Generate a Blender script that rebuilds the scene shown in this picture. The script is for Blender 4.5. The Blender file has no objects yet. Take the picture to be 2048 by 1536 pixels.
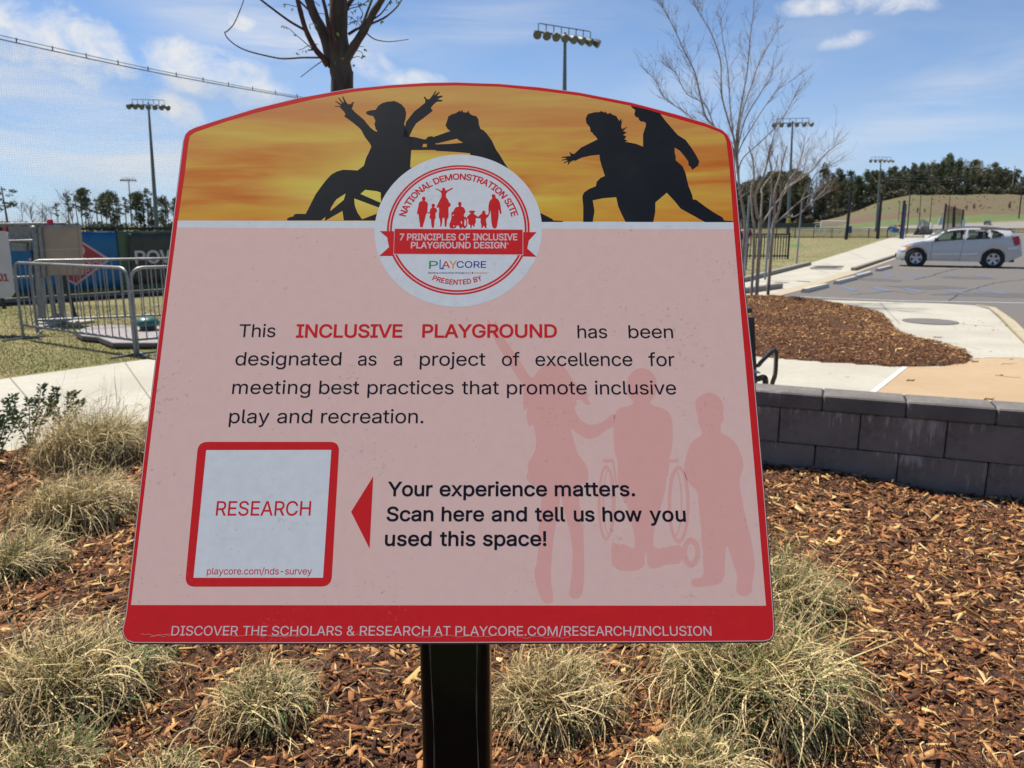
import bpy, bmesh, math, random, json, zlib, base64
import numpy as np
from mathutils import Vector, Matrix
R = math.radians
random.seed(7); RNG = np.random.default_rng(11)
scene = bpy.context.scene
COL = scene.collection

# ---------------------------------------------------------------- camera
EYE = 1.58; PITCH = R(11.6); FPX = 1540.0
cam_d = bpy.data.cameras.new('camera'); cam = bpy.data.objects.new('camera', cam_d); COL.objects.link(cam)
cam.location = (0, 0, EYE); cam.rotation_euler = (R(90) - PITCH, 0, 0)
cam_d.sensor_width = 36; cam_d.lens = FPX / 2048 * 36; cam_d.clip_start = 0.02; cam_d.clip_end = 6000
cam_d.dof.use_dof = True; cam_d.dof.focus_distance = 1.05; cam_d.dof.aperture_fstop = 13.0
scene.camera = cam

# ---------------------------------------------------------------- light
SUN_EL = R(61); SUN_AZ = R(-50)      # azimuth from +Y towards +X
sun_d = bpy.data.lights.new('sun', 'SUN'); sun_d.energy = 4.4; sun_d.angle = R(0.5); sun_d.color = (1, .94, .85)
sun = bpy.data.objects.new('sun', sun_d); COL.objects.link(sun)
SD = Vector((math.sin(SUN_AZ) * math.cos(SUN_EL), math.cos(SUN_AZ) * math.cos(SUN_EL), math.sin(SUN_EL)))
sun.rotation_euler = SD.to_track_quat('Z', 'Y').to_euler(); sun.location = (0, 0, 20)

scene.view_settings.view_transform = 'Standard'; scene.view_settings.look = 'None'
scene.view_settings.exposure = 0.80; scene.view_settings.gamma = 1; scene.view_settings.use_curve_mapping = False

def ray(px, py):
    u = (px - 1024) / FPX; v = (768 - py) / FPX
    return Vector((u, math.cos(PITCH) + v * math.sin(PITCH), v * math.cos(PITCH) - math.sin(PITCH)))
def G(px, py, z=0.0):                      # point on the level z seen at a place of the photograph
    d = ray(px, py); t = (z - EYE) / d.z
    return Vector((0, 0, EYE)) + d * t
def D(px, py, Y):                          # point at distance Y
    d = ray(px, py); return Vector((0, 0, EYE)) + d * (Y / d.y)
def onplane(px, py, P, N):
    d = ray(px, py); t = (P - Vector((0, 0, EYE))).dot(N) / d.dot(N)
    return Vector((0, 0, EYE)) + d * t

world = bpy.data.worlds.new('World'); scene.world = world; world.use_nodes = True
def build_world():
    nt = world.node_tree; N = nt.nodes; L = nt.links; N.clear()
    def n(t, **k):
        o = N.new(t)
        for a, b in k.items(): setattr(o, a, b)
        return o
    def m(op, a, b=None, c=None, clamp=False):
        o = n('ShaderNodeMath', operation=op, use_clamp=clamp)
        for i, v in enumerate((a, b, c)):
            if v is None: continue
            if hasattr(v, 'node'): L.new(v, o.inputs[i])
            else: o.inputs[i].default_value = v
        return o.outputs[0]
    out = n('ShaderNodeOutputWorld'); bg = n('ShaderNodeBackground'); bg.inputs[1].default_value = 0.090
    sky = n('ShaderNodeTexSky', sky_type='NISHITA', sun_disc=False)
    sky.sun_elevation = SUN_EL; sky.sun_rotation = SUN_AZ; sky.altitude = 200; sky.air_density = 0.6; sky.dust_density = 0.0; sky.ozone_density = 3.0
    tc = n('ShaderNodeTexCoord'); sp = n('ShaderNodeSeparateXYZ'); L.new(tc.outputs['Generated'], sp.inputs[0])
    az = m('ARCTAN2', sp.outputs[0], sp.outputs[1]); el = m('ARCSINE', sp.outputs[2])
    def noise(sa, se, scale, detail, rough, dist=0.0, off=0.0):
        c = n('ShaderNodeCombineXYZ'); L.new(m('MULTIPLY', az, sa), c.inputs[0]); L.new(m('MULTIPLY_ADD', el, se, off), c.inputs[1])
        t = n('ShaderNodeTexNoise'); L.new(c.outputs[0], t.inputs['Vector'])
        t.inputs['Scale'].default_value = scale; t.inputs['Detail'].default_value = detail
        t.inputs['Roughness'].default_value = rough; t.inputs['Distortion'].default_value = dist
        return t.outputs[0]
    puff = noise(1, 1.3, 22, 7, .62, .3); wisp = noise(1, 3.2, 5.5, 8, .6, .8, 3.1); streak = noise(1, 9, 2.6, 6, .6, .5, 1.7)
    def ell(px, py, rx, ry, rot):
        d = ray(px, py).normalized(); a0 = math.atan2(d.x, d.y); e0 = math.asin(d.z)
        rx /= FPX; ry /= FPX
        da = m('SUBTRACT', az, a0); de = m('SUBTRACT', el, e0); c, s = math.cos(R(rot)), math.sin(R(rot))
        p = m('ADD', m('MULTIPLY', da, c / rx), m('MULTIPLY', de, s / rx)); q = m('ADD', m('MULTIPLY', da, -s / ry), m('MULTIPLY', de, c / ry))
        r2 = m('ADD', m('MULTIPLY', p, p), m('MULTIPLY', q, q))
        return m('SUBTRACT', 1.0, r2, clamp=True)
    fac = None
    for (px, py, rx, ry, rot, k, src) in [(60, 75, 190, 62, -30, .95, puff), (190, 95, 110, 60, -32, 1.0, puff), (420, 145, 170, 62, -14, .75, puff),
                                     (360, 225, 70, 40, -20, .6, puff), (735, 120, 70, 40, -20, .55, puff), (830, 160, 90, 26, 0, .5, puff),
                                     (480, 45, 70, 30, -25, .5, puff), (1720, 8, 170, 26, -3, .8, puff), (1690, 80, 60, 20, 10, .45, puff), (100, 135, 60, 20, -10, .4, puff)]:
        e = m('MULTIPLY', m('MULTIPLY', ell(px, py, rx, ry, rot), 1.0), 1.0)
        c = m('MULTIPLY', m('MULTIPLY', m('SUBTRACT', m('ADD', src, m('MULTIPLY', e, .34)), .58), 3.0, clamp=True), m('MULTIPLY', e, 2.2 * k, clamp=True), clamp=True)
        fac = c if fac is None else m('MAXIMUM', fac, c)
    for (px, py, rx, ry, rot, k) in [(170, 270, 440, 100, -8, .95), (120, 200, 300, 60, -12, .7), (560, 60, 330, 90, -10, .55), (1980, 165, 260, 60, 14, .5), (1500, 120, 300, 70, 15, .22), (620, 70, 330, 80, -5, .3), (1800, 260, 420, 60, 8, .35), (1000, 40, 300, 50, 3, .3)]:
        e = ell(px, py, rx, ry, rot)
        c = m('MULTIPLY', m('MULTIPLY', m('SUBTRACT', m('ADD', streak, m('MULTIPLY', e, .15)), .47), 3.0, clamp=True), m('MULTIPLY', e, 1.4 * k, clamp=True), clamp=True)
        fac = m('MAXIMUM', fac, c)
    # thin veil everywhere, thicker towards the horizon
    w = m('MULTIPLY', m('SUBTRACT', wisp, .43), 1.7, clamp=True)
    hz = m('SUBTRACT', 1.0, m('MULTIPLY', m('ABSOLUTE', el), 2.6), clamp=True)
    veil = m('ADD', m('MULTIPLY', w, .42), m('MULTIPLY', m('MULTIPLY', hz, hz), .80), clamp=True)
    mx = n('ShaderNodeMix', data_type='RGBA'); L.new(veil, mx.inputs[0])
    tint = n('ShaderNodeMix', data_type='RGBA', blend_type='MULTIPLY'); tint.inputs[0].default_value = 1
    L.new(sky.outputs[0], tint.inputs[6]); tint.inputs[7].default_value = (.86, .95, .99, 1)
    L.new(tint.outputs[2], mx.inputs[6]); mx.inputs[7].default_value = (2.9, 3.5, 4.4, 1)
    mx2 = n('ShaderNodeMix', data_type='RGBA'); L.new(fac, mx2.inputs[0]); L.new(mx.outputs[2], mx2.inputs[6]); mx2.inputs[7].default_value = (5.0, 5.15, 5.4, 1)
    L.new(mx2.outputs[2], bg.inputs[0]); L.new(bg.outputs[0], out.inputs[0])
build_world()

# ---------------------------------------------------------------- materials
def mat(name, c1, c2=None, scale=8.0, rough=.8, bump=0.0, detail=6, c3=None, metal=0.0, vec=(1, 1, 1), attr=None, coat=0.0, trans=0.0, spec=.5, big=None, bscale=None, stops=None, dist=.01):
    mt = bpy.data.materials.new(name); mt.use_nodes = True; nt = mt.node_tree; N = nt.nodes; L = nt.links
    b = N['Principled BSDF']; b.inputs['Roughness'].default_value = rough; b.inputs['Metallic'].default_value = metal
    b.inputs['Specular IOR Level'].default_value = spec; b.inputs['Coat Weight'].default_value = coat
    b.inputs['Base Color'].default_value = (*c1, 1)
    tc = N.new('ShaderNodeTexCoord'); mp = N.new('ShaderNodeMapping'); mp.inputs['Scale'].default_value = vec; L.new(tc.outputs['Object'], mp.inputs[0])
    no = N.new('ShaderNodeTexNoise'); no.inputs['Scale'].default_value = scale; no.inputs['Detail'].default_value = detail; no.inputs['Roughness'].default_value = .62; L.new(mp.outputs[0], no.inputs[0])
    col = None
    if c2 is not None:
        cr = N.new('ShaderNodeValToRGB'); e = cr.color_ramp.elements
        if stops:
            while len(e) < len(stops): e.new(.5)
            for i, (p, c) in enumerate(stops): e[i].position = p; e[i].color = (*c, 1)
        elif c3 is not None:
            e[0].position = .3; e[0].color = (*c1, 1); x = e.new(.5); x.color = (*c2, 1); e[-1].position = .7; e[-1].color = (*c3, 1)
        else:
            e[0].position = .35; e[0].color = (*c1, 1); e[1].position = .65; e[1].color = (*c2, 1)
        if attr:
            at = N.new('ShaderNodeAttribute'); at.attribute_name = attr; L.new(at.outputs['Fac'], cr.inputs[0])
        else: L.new(no.outputs[0], cr.inputs[0])
        col = cr.outputs[0]
    if big is not None:
        n2 = N.new('ShaderNodeTexNoise'); n2.inputs['Scale'].default_value = bscale or scale * .1; n2.inputs['Detail'].default_value = 4; L.new(tc.outputs['Object'], n2.inputs[0])
        r2 = N.new('ShaderNodeMapRange'); r2.inputs[1].default_value = .38; r2.inputs[2].default_value = .66; L.new(n2.outputs[0], r2.inputs[0])
        mx = N.new('ShaderNodeMix'); mx.data_type = 'RGBA'; L.new(r2.outputs[0], mx.inputs[0])
        if col: L.new(col, mx.inputs[6])
        else: mx.inputs[6].default_value = (*c1, 1)
        mx.inputs[7].default_value = (*big, 1); col = mx.outputs[2]
    if col: L.new(col, b.inputs['Base Color'])
    if bump:
        bp = N.new('ShaderNodeBump'); bp.inputs['Strength'].default_value = bump; bp.inputs['Distance'].default_value = dist
        n3 = N.new('ShaderNodeTexNoise'); n3.inputs['Scale'].default_value = scale * 3; n3.inputs['Detail'].default_value = 5; L.new(mp.outputs[0], n3.inputs[0])
        L.new(n3.outputs[0], bp.inputs['Height']); L.new(bp.outputs[0], b.inputs['Normal'])
    if trans:
        tr = N.new('ShaderNodeBsdfTranslucent'); ms = N.new('ShaderNodeMixShader'); ms.inputs[0].default_value = trans
        if col: L.new(col, tr.inputs[0])
        else: tr.inputs[0].default_value = (*c1, 1)
        L.new(b.outputs[0], ms.inputs[1]); L.new(tr.outputs[0], ms.inputs[2]); L.new(ms.outputs[0], N['Material Output'].inputs[0])
    return mt

# ---------------------------------------------------------------- mesh helpers
def tag(o, label=None, cat=None, group=None, kind=None):
    if label: o['label'] = label
    if cat: o['category'] = cat
    if group: o['group'] = group
    if kind: o['kind'] = kind
    return o
def thing(name, loc, label, cat, group=None, rotz=0.0):
    o = bpy.data.objects.new(name, None); COL.objects.link(o); o.location = loc; o.rotation_euler = (0, 0, rotz)
    o.empty_display_size = .1
    return tag(o, label, cat, group)
def link_mesh(me, name, parent=None):
    o = bpy.data.objects.new(name, me); COL.objects.link(o)
    if parent is not None: o.parent = parent
    return o
def fast_mesh(name, V, F, mats, attrs=None, smooth=False, mi=None):
    V = np.asarray(V, dtype=np.float32); F = np.asarray(F, dtype=np.int32); k = F.shape[1]
    me = bpy.data.meshes.new(name); me.vertices.add(len(V)); me.vertices.foreach_set('co', V.ravel())
    me.loops.add(F.size); me.loops.foreach_set('vertex_index', F.ravel())
    me.polygons.add(len(F)); me.polygons.foreach_set('loop_start', np.arange(0, F.size, k, dtype=np.int32))
    for m_ in mats: me.materials.append(m_)
    if mi is not None: me.polygons.foreach_set('material_index', np.asarray(mi, dtype=np.int32))
    if attrs:
        for a, vals in attrs.items():
            at = me.attributes.new(a, 'FLOAT', 'FACE'); at.data.foreach_set('value', np.asarray(vals, dtype=np.float32))
    me.update(calc_edges=True)
    if smooth: me.polygons.foreach_set('use_smooth', np.ones(len(F), dtype=bool))
    return me
class MB:
    def __init__(s): s.v = []; s.f = []
    def box(s, c, size, M=None, taper=1.0):
        hx, hy, hz = size[0] / 2, size[1] / 2, size[2] / 2; b = len(s.v)
        for z in (-hz, hz):
            k = taper if z > 0 else 1
            for x, y in ((-hx, -hy), (hx, -hy), (hx, hy), (-hx, hy)):
                p = Vector((x * k, y * k, z))
                if M is not None: p = M @ p
                s.v.append(Vector(c) + p)
        s.f += [(b, b + 3, b + 2, b + 1), (b + 4, b + 5, b + 6, b + 7), (b, b + 1, b + 5, b + 4), (b + 1, b + 2, b + 6, b + 5), (b + 2, b + 3, b + 7, b + 6), (b + 3, b, b + 4, b + 7)]
        return s
    def tube(s, pts, r, n=6, cap=True):
        pts = [Vector(p) for p in pts]; rs = r if isinstance(r, (list, tuple)) else [r] * len(pts); b = len(s.v)
        up = None
        for i, p in enumerate(pts):
            t = (pts[min(i + 1, len(pts) - 1)] - pts[max(i - 1, 0)])
            if t.length < 1e-9: t = Vector((0, 0, 1))
            t.normalize()
            if up is None:
                up = Vector((1, 0, 0)) if abs(t.x) < .8 else Vector((0, 1, 0))
            a = (up - t * up.dot(t)).normalized(); c = t.cross(a); up = a
            for k in range(n):
                w = 2 * math.pi * k / n; s.v.append(p + (a * math.cos(w) + c * math.sin(w)) * rs[i])
        for i in range(len(pts) - 1):
            for k in range(n):
                q = b + i * n; k2 = (k + 1) % n
                s.f.append((q + k, q + k2, q + n + k2, q + n + k))
        if cap:
            s.f.append(tuple(b + k for k in reversed(range(n)))); s.f.append(tuple(b + (len(pts) - 1) * n + k for k in range(n)))
        return s
    def prism(s, poly, z0, z1):
        b = len(s.v); n = len(poly)
        for z in (z0, z1):
            for p in poly: s.v.append(Vector((p[0], p[1], z if not callable(z) else z(p))))
        s.f.append(tuple(b + n + i for i in range(n)))
        for i in range(n):
            j = (i + 1) % n; s.f.append((b + i, b + j, b + n + j, b + n + i))
        return s
    def poly(s, pts):
        b = len(s.v); s.v += [Vector(p) for p in pts]; s.f.append(tuple(range(b, b + len(pts)))); return s
    def build(s, name, m, parent=None, smooth=False, bevel=0.0, local=False):
        off = Vector((0, 0, 0)) if (parent is None or local) else parent.matrix_basis.to_translation()
        if parent is not None and not local and parent.parent is not None: off = off + parent.parent.matrix_basis.to_translation()
        me = bpy.data.meshes.new(name); me.from_pydata([tuple(v - off) for v in s.v], [], s.f)
        if bevel:
            bm = bmesh.new(); bm.from_mesh(me); bmesh.ops.bevel(bm, geom=bm.edges[:], offset=bevel, segments=1, affect='EDGES'); bm.to_mesh(me); bm.free()
        me.materials.append(m); me.update()
        if smooth:
            me.polygons.foreach_set('use_smooth', [True] * len(me.polygons))
            me.set_sharp_from_angle(angle=R(40))
        return link_mesh(me, name, parent)
def sheet(name, px_poly, z, m, kind='structure'):         # level ground polygon with boundary smoothed and subdivided edges
    pts = [G(*p) if len(p) == 2 else Vector((p[0], p[1], 0)) for p in px_poly]
    mb = MB(); mb.prism([(p.x, p.y) for p in pts], z - .1, z)
    me_o = mb.build(name, m)
    bm = bmesh.new(); bm.from_mesh(me_o.data); bmesh.ops.triangulate(bm, faces=[f for f in bm.faces if len(f.verts) > 4]); bm.to_mesh(me_o.data); bm.free()
    return tag(me_o, kind=kind)
def smooth_closed(P, n=6):
    P = [Vector((p[0], p[1], 0)) for p in P]; out = []; L = len(P)
    for i in range(L):
        p0, p1, p2, p3 = P[i - 1], P[i], P[(i + 1) % L], P[(i + 2) % L]
        for k in range(n):
            t = k / n
            out.append(.5 * ((2 * p1) + (p2 - p0) * t + (2 * p0 - 5 * p1 + 4 * p2 - p3) * t * t + (-p0 + 3 * p1 - 3 * p2 + p3) * t ** 3))
    return [(p.x, p.y) for p in out]
def inpoly(x, y, P):
    x = np.asarray(x); y = np.asarray(y); c = np.zeros(x.shape, bool); j = len(P) - 1
    for i in range(len(P)):
        xi, yi = P[i]; xj, yj = P[j]
        if yi != yj:
            c ^= ((yi > y) != (yj > y)) & (x < (xj - xi) * (y - yi) / (yj - yi) + xi)
        j = i
    return c
def vnoise(x, y, seed=0):
    return (np.sin(x * 1.7 + seed) * np.cos(y * 2.1 - seed * 2) + .5 * np.sin(x * 4.3 + y * 3.1 + seed * 3) + .35 * np.sin(x * 9.1 - y * 7.7 + seed) + .2 * np.cos(x * 17.3 + y * 15.9)) / 2.0
# ================================================================ SETTING
M_grass = mat('dry_grass', (.15, .135, .05), (.22, .18, .08), scale=3.0, rough=1, bump=.6, c3=(.115, .125, .033), big=(.13, .13, .04), bscale=.35, dist=.02)
M_conc = mat('pale_concrete', (.375, .35, .285), (.43, .405, .335), scale=14, rough=.9, bump=.15, big=(.35, .325, .265), bscale=1.1, dist=.003)
M_conc_d = mat('grey_concrete', (.20, .185, .15), (.27, .25, .21), scale=18, rough=.9, bump=.3, dist=.004)
M_tan = mat('tan_concrete', (.365, .26, .15), (.405, .29, .17), scale=10, rough=.9, bump=.12, big=(.35, .245, .135), bscale=.8, dist=.003)
M_gutter = mat('gutter_concrete', (.33, .28, .19), (.40, .34, .24), scale=9, rough=.9, bump=.15)
M_asph = mat('asphalt', (.095, .090, .086), (.135, .126, .118), scale=30, rough=.92, bump=.4, big=(.125, .108, .092), bscale=.35, dist=.004)
M_soil = mat('mulch_soil', (.028, .011, .006), (.085, .033, .013), scale=45, rough=1, bump=1.0, c3=(.17, .070, .026), dist=.02)
M_white = mat('white_paint', (.36, .36, .35), (.46, .46, .45), scale=20, rough=.8)
M_bluep = mat('blue_paint', (.06, .10, .25), (.10, .14, .24), scale=9, rough=.9, c3=(.125, .13, .15))
M_hillm = mat('hill_scrub', (.125, .078, .048), (.11, .10, .045), scale=.18, rough=1, c3=(.075, .10, .03), bump=1.0, big=(.125, .072, .048), bscale=.025, dist=.5)
M_verge = mat('green_verge', (.075, .115, .03), (.11, .13, .045), scale=.3, rough=1)

# ground sheet to the horizon, rising gently and then as a scrubby hill on the far right
def hill_z(x, y):
    x = np.asarray(x, float); y = np.asarray(y, float)
    sx = np.clip((x - 85) / 60, 0, 1); ramp = np.clip((y - 230) / 60, 0, 1) * (1.3 * sx + 2.6 * np.clip((x - 125) / 60, 0, 1))
    az = x / np.maximum(y, 1)
    H = np.interp(az, [.36, .40, .44, .465, .50, .60, .75], [0, 2.2, 6.5, 10.5, 13, 13.5, 12])
    s = np.clip((y - 285) / 95, 0, 1); s = s * s * (3 - 2 * s)
    far = np.clip((y - 700) / 800, 0, 1)
    return np.where(y > 200, ramp * (1 - far) + H * s * (1 - far) * .95, 0.0)
def build_ground():
    xs = np.concatenate([[-4000, -1500, -600, -200, 0, 60], np.arange(80, 420, 8), [500, 700, 1500, 4000]])
    ys = np.concatenate([[-40, 0, 50, 120, 180], np.arange(205, 460, 8), [520, 700, 1100, 2000, 4500]])
    X, Y = np.meshgrid(xs, ys); Z = hill_z(X, Y) + np.where((Y > 300) & (X > 100) & (Y < 700), vnoise(X * .1, Y * .1, 3) * .5, 0)
    V = np.stack([X, Y, Z], -1).reshape(-1, 3); nx = len(xs)
    F = [(j * nx + i, j * nx + i + 1, (j + 1) * nx + i + 1, (j + 1) * nx + i) for j in range(len(ys) - 1) for i in range(nx - 1)]
    cy = V[np.array(F), 1].mean(1); cx = V[np.array(F), 0].mean(1)
    mi = np.where((cy > 292) & (cx > 110) & (cy < 900), 1, 0); mi = np.where((cy > 283) & (cy < 306) & (cx > 100), 2, mi)
    me = fast_mesh('ground', V, F, [M_grass, M_hillm, M_verge], smooth=True, mi=mi)
    tag(link_mesh(me, 'ground'), kind='structure')
build_ground()

# far road climbing towards the right
def strip(name, pts, w, z_off, m, up=None):
    mb = MB()
    for a, b in zip(pts[:-1], pts[1:]):
        a = Vector(a); b = Vector(b); d = (b - a); n = Vector((-d.y, d.x, 0)).normalized() * w / 2
        mb.poly([(a - n) + Vector((0, 0, z_off)), (b - n) + Vector((0, 0, z_off)), (b + n) + Vector((0, 0, z_off)), (a + n) + Vector((0, 0, z_off))][::1])
    return tag(mb.build(name, m), kind='structure')
def hz(x, y): return float(hill_z(x, y))
M_road = mat('far_road', (.19, .175, .155), (.23, .21, .19), scale=.5, rough=.9)
rv = []; rf = []
for i, x in enumerate(range(96, 420, 12)):
    for y in (246, 262, 278): rv.append((x, y, hz(x, y) + .12))
n_ = len(rv) // 3
for i in range(n_ - 1):
    for k in range(2): rf.append((i * 3 + k, (i + 1) * 3 + k, (i + 1) * 3 + k + 1, i * 3 + k + 1))
tag(link_mesh(fast_mesh('road', rv, rf, [M_road]), 'road'), kind='structure')

# parking lot, paving
lot = [(1530, 592), (1640, 599), (1785, 604), (1880, 607), (1951, 611), (1990, 628), (2020, 652), (2060, 690), (2600, 900), (3200, 700), (2700, 470), (1985, 466), (1850, 486), (1792, 515), (1700, 547), (1600, 578)]
sheet('asphalt', lot, .004, M_asph)
walk = [(1180, 640), (1300, 600), (1478, 560), (1560, 541), (1622, 526), (1690, 505), (1760, 482), (1808, 468), (1905, 462), (1985, 464), (1850, 488), (1795, 513), (1700, 545), (1600, 576), (1530, 592), (1510, 600), (1180, 660)]
sheet('pavement', walk, .010, M_conc)
gut = [(1512, 598), (1600, 571), (1700, 541), (1795, 510), (1800, 515), (1705, 549), (1606, 580), (1535, 599)]
sheet('gutter', gut, .014, M_gutter)
apron = [(1180, 680), (1510, 597), (1570, 600), (1640, 600.5), (1785, 605), (1880, 608), (1950, 612), (1978, 620), (2000, 640), (2020, 662), (2048, 690), (2120, 740), (2700, 780), (2700, 1100), (1500, 1000), (1000, 900), (900, 780)]
sheet('plaza', apron, .012, M_conc)
curb = [(1951, 611), (1978, 617), (1996, 631), (2016, 652), (2048, 686), (2110, 735), (2125, 728), (2070, 685), (2040, 655), (2030, 645), (2012, 632), (1990, 617)]
sheet('kerb', curb, .026, M_gutter)
tanp = [(1690, 835), (1740, 792), (1812, 736), (1880, 738), (1940, 722), (1975, 717), (2060, 718), (2700, 730), (2700, 1100), (1600, 1000)]
sheet('tan_paving', tanp, .018, M_tan)
gp = G(1592, 491); sheet('green_patch', [(1572, 491), (1580, 488.5), (1594, 487.5), (1604, 488.5), (1606, 491), (1596, 493.5), (1580, 494)], .012, mat('clover', (.05, .13, .02), (.09, .17, .03), scale=4, rough=1, bump=.5))
def stripe_px(name, a, b, w, z, m):
    A = G(*a); B = G(*b); n = Vector((-(B - A).y, (B - A).x, 0)).normalized() * w / 2
    mb = MB(); mb.poly([(A - n) + Vector((0, 0, z)), (B - n) + Vector((0, 0, z)), (B + n) + Vector((0, 0, z)), (A + n) + Vector((0, 0, z))]); return tag(mb.build(name, m), kind='structure')
M_joint = mat('light_joint', (.48, .47, .44), (.56, .55, .52), scale=20)
M_jd = mat('dark_joint', (.20, .18, .15), rough=1)
stripe_px('paving_joint', (1727, 803), (1810, 737), .055, .022, M_joint)
stripe_px('paving_joint', (1945, 718), (2300, 717), .03, .022, M_joint)
for a, b in [((1540, 562), (1500, 600)), ((1655, 548), (1580, 520)), ((1735, 520), (1690, 500)), ((1790, 500), (1745, 486)), ((1990, 655), (1780, 640)), ((1760, 607), (1800, 650))]:
    stripe_px('paving_joint', a, b, .015, .0165, M_jd)
# painted lines of the lot
for a, b, w in [((1548, 592), (1790, 602), .10), ((1790, 602), (2300, 611), .10), ((1800, 537), (2300, 540), .10), ((1880, 500), (2300, 503), .1), ((1930, 484), (2300, 486), .1), ((1960, 475), (2300, 476), .1)]:
    stripe_px('parking_line', a, b, w, .009, M_white)
for a, b in [((1613, 577), (1634, 571)), ((1680, 573), (1712, 582)), ((1745, 575), (1778, 583)), ((1808, 577), (1845, 585)), ((1765, 548), (1785, 553)), ((1815, 549), (1845, 554)), ((1705, 549), (1725, 544)), ((1880, 548), (1915, 553)), ((1890, 580), (1930, 587)), ((1960, 580), (2010, 588)), ((1950, 550), (1990, 556))]:
    stripe_px('parking_hatching', a, b, .16, .0095, M_bluep)
# far lot beyond the car
sheet('asphalt', [(1960, 466), (2110, 462), (2700, 462), (2700, 470), (1985, 468)], .009, mat('far_asphalt', (.15, .135, .12), (.18, .16, .145), scale=2))
def kerb_block(name, a, b, w, h, m, label=None):
    A = G(*a); B = G(*b); d = B - A; ang = math.atan2(d.y, d.x); mb = MB(); mb.box(((A + B) / 2 + Vector((0, 0, h / 2)))[:], (d.length, w, h), Matrix.Rotation(ang, 3, 'Z'))
    return tag(mb.build(name, m, bevel=.015), kind='structure')
kerb_block('kerb', (1480, 588), (1560, 577), .16, .14, M_conc_d)
kerb_block('kerb', (1100, 640), (1490, 563), .18, .14, M_conc_d); kerb_block('kerb', (1490, 563), (1618, 530), .18, .14, M_conc_d)
kerb_block('kerb', (1706, 542), (1792, 513), .16, .13, M_conc_d); kerb_block('kerb', (1792, 513), (1860, 487), .16, .13, M_conc_d)
kerb_block('kerb', (1960, 461), (2070, 460), .3, .3, M_conc); kerb_block('kerb', (2085, 461), (2300, 461), .3, .3, M_conc)

# left path
path = [(-500, 840), (-200, 790), (0, 761), (150, 740), (305, 719), (480, 697), (700, 672), (900, 690), (900, 760), (700, 800), (520, 822), (380, 836), (290, 846), (150, 872), (40, 900), (-100, 930), (-500, 1010)]
sheet('path', path, .012, M_conc)
for a, b in [((120, 874), (20, 758)), ((330, 842), (250, 727))]: stripe_px('path_joint', a, b, .012, .0165, M_jd)

# near planting bed (bumpy soil) with loose bark chips
WALL0 = G(1530, 951); WALL1 = G(2048, 1010); WD = (WALL1 - WALL0).normalized(); WD.z = 0; WD.normalize(); WN = Vector((WD.y, -WD.x, 0))
WA = WALL0 - WD * 1.9; WB = WALL0 + WD * 4.4
bedp = [G(*p) for p in [(-700, 1020), (-100, 935), (40, 903), (150, 875), (290, 849), (380, 839), (520, 825), (700, 803), (900, 770)]]
bedp = [(p.x, p.y) for p in bedp] + [(WA.x, WA.y + .1), (WB.x, WB.y), (4.6, 1.0), (4.6, -.6), (-5.5, -.6)]
def bed_h(x, y):
    h = .022 + .016 * vnoise(x * 1.9, y * 2.3, 1) + .008 * vnoise(x * 6, y * 7, 4)
    w = np.abs((x - WALL0.x) * WN.x + (y - WALL0.y) * WN.y); al = (x - WALL0.x) * WD.x + (y - WALL0.y) * WD.y
    h = h + .05 * np.exp(-(w / .35) ** 2) * (.5 + .5 * np.sin(al * 3.3 + 1)) * (x > .5)
    return np.maximum(h, .004)
def bed_sheet(name, P, hf, step, m, z_edge=-.03):
    xs = np.arange(min(p[0] for p in P), max(p[0] for p in P) + step, step); ys = np.arange(min(p[1] for p in P), max(p[1] for p in P) + step, step)
    X, Y = np.meshgrid(xs, ys); Z = hf(X, Y); ins = inpoly(X.ravel(), Y.ravel(), P).reshape(X.shape); Z = np.where(ins, Z, z_edge)
    nx = len(xs); V = np.stack([X, Y, Z], -1).reshape(-1, 3); I = np.arange(len(V)).reshape(X.shape)
    F = np.stack([I[:-1, :-1], I[:-1, 1:], I[1:, 1:], I[1:, :-1]], -1).reshape(-1, 4); k = ins.ravel()[F].any(1)
    return tag(link_mesh(fast_mesh(name, V, F[k], [m], smooth=True), name), kind='structure')
bed_sheet('mulch_bed', bedp, bed_h, .06, M_soil)
M_chip = mat('bark_chips', (.05, .02, .01), (.3, .15, .07), attr='rnd', rough=.9, scale=120, bump=.5, dist=.002,
             stops=[(0, (.035, .014, .007)), (.22, (.095, .034, .014)), (.45, (.21, .076, .024)), (.66, (.33, .135, .042)), (.80, (.40, .20, .070)), (.92, (.56, .35, .13)), (1, (.64, .46, .21))])
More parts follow.
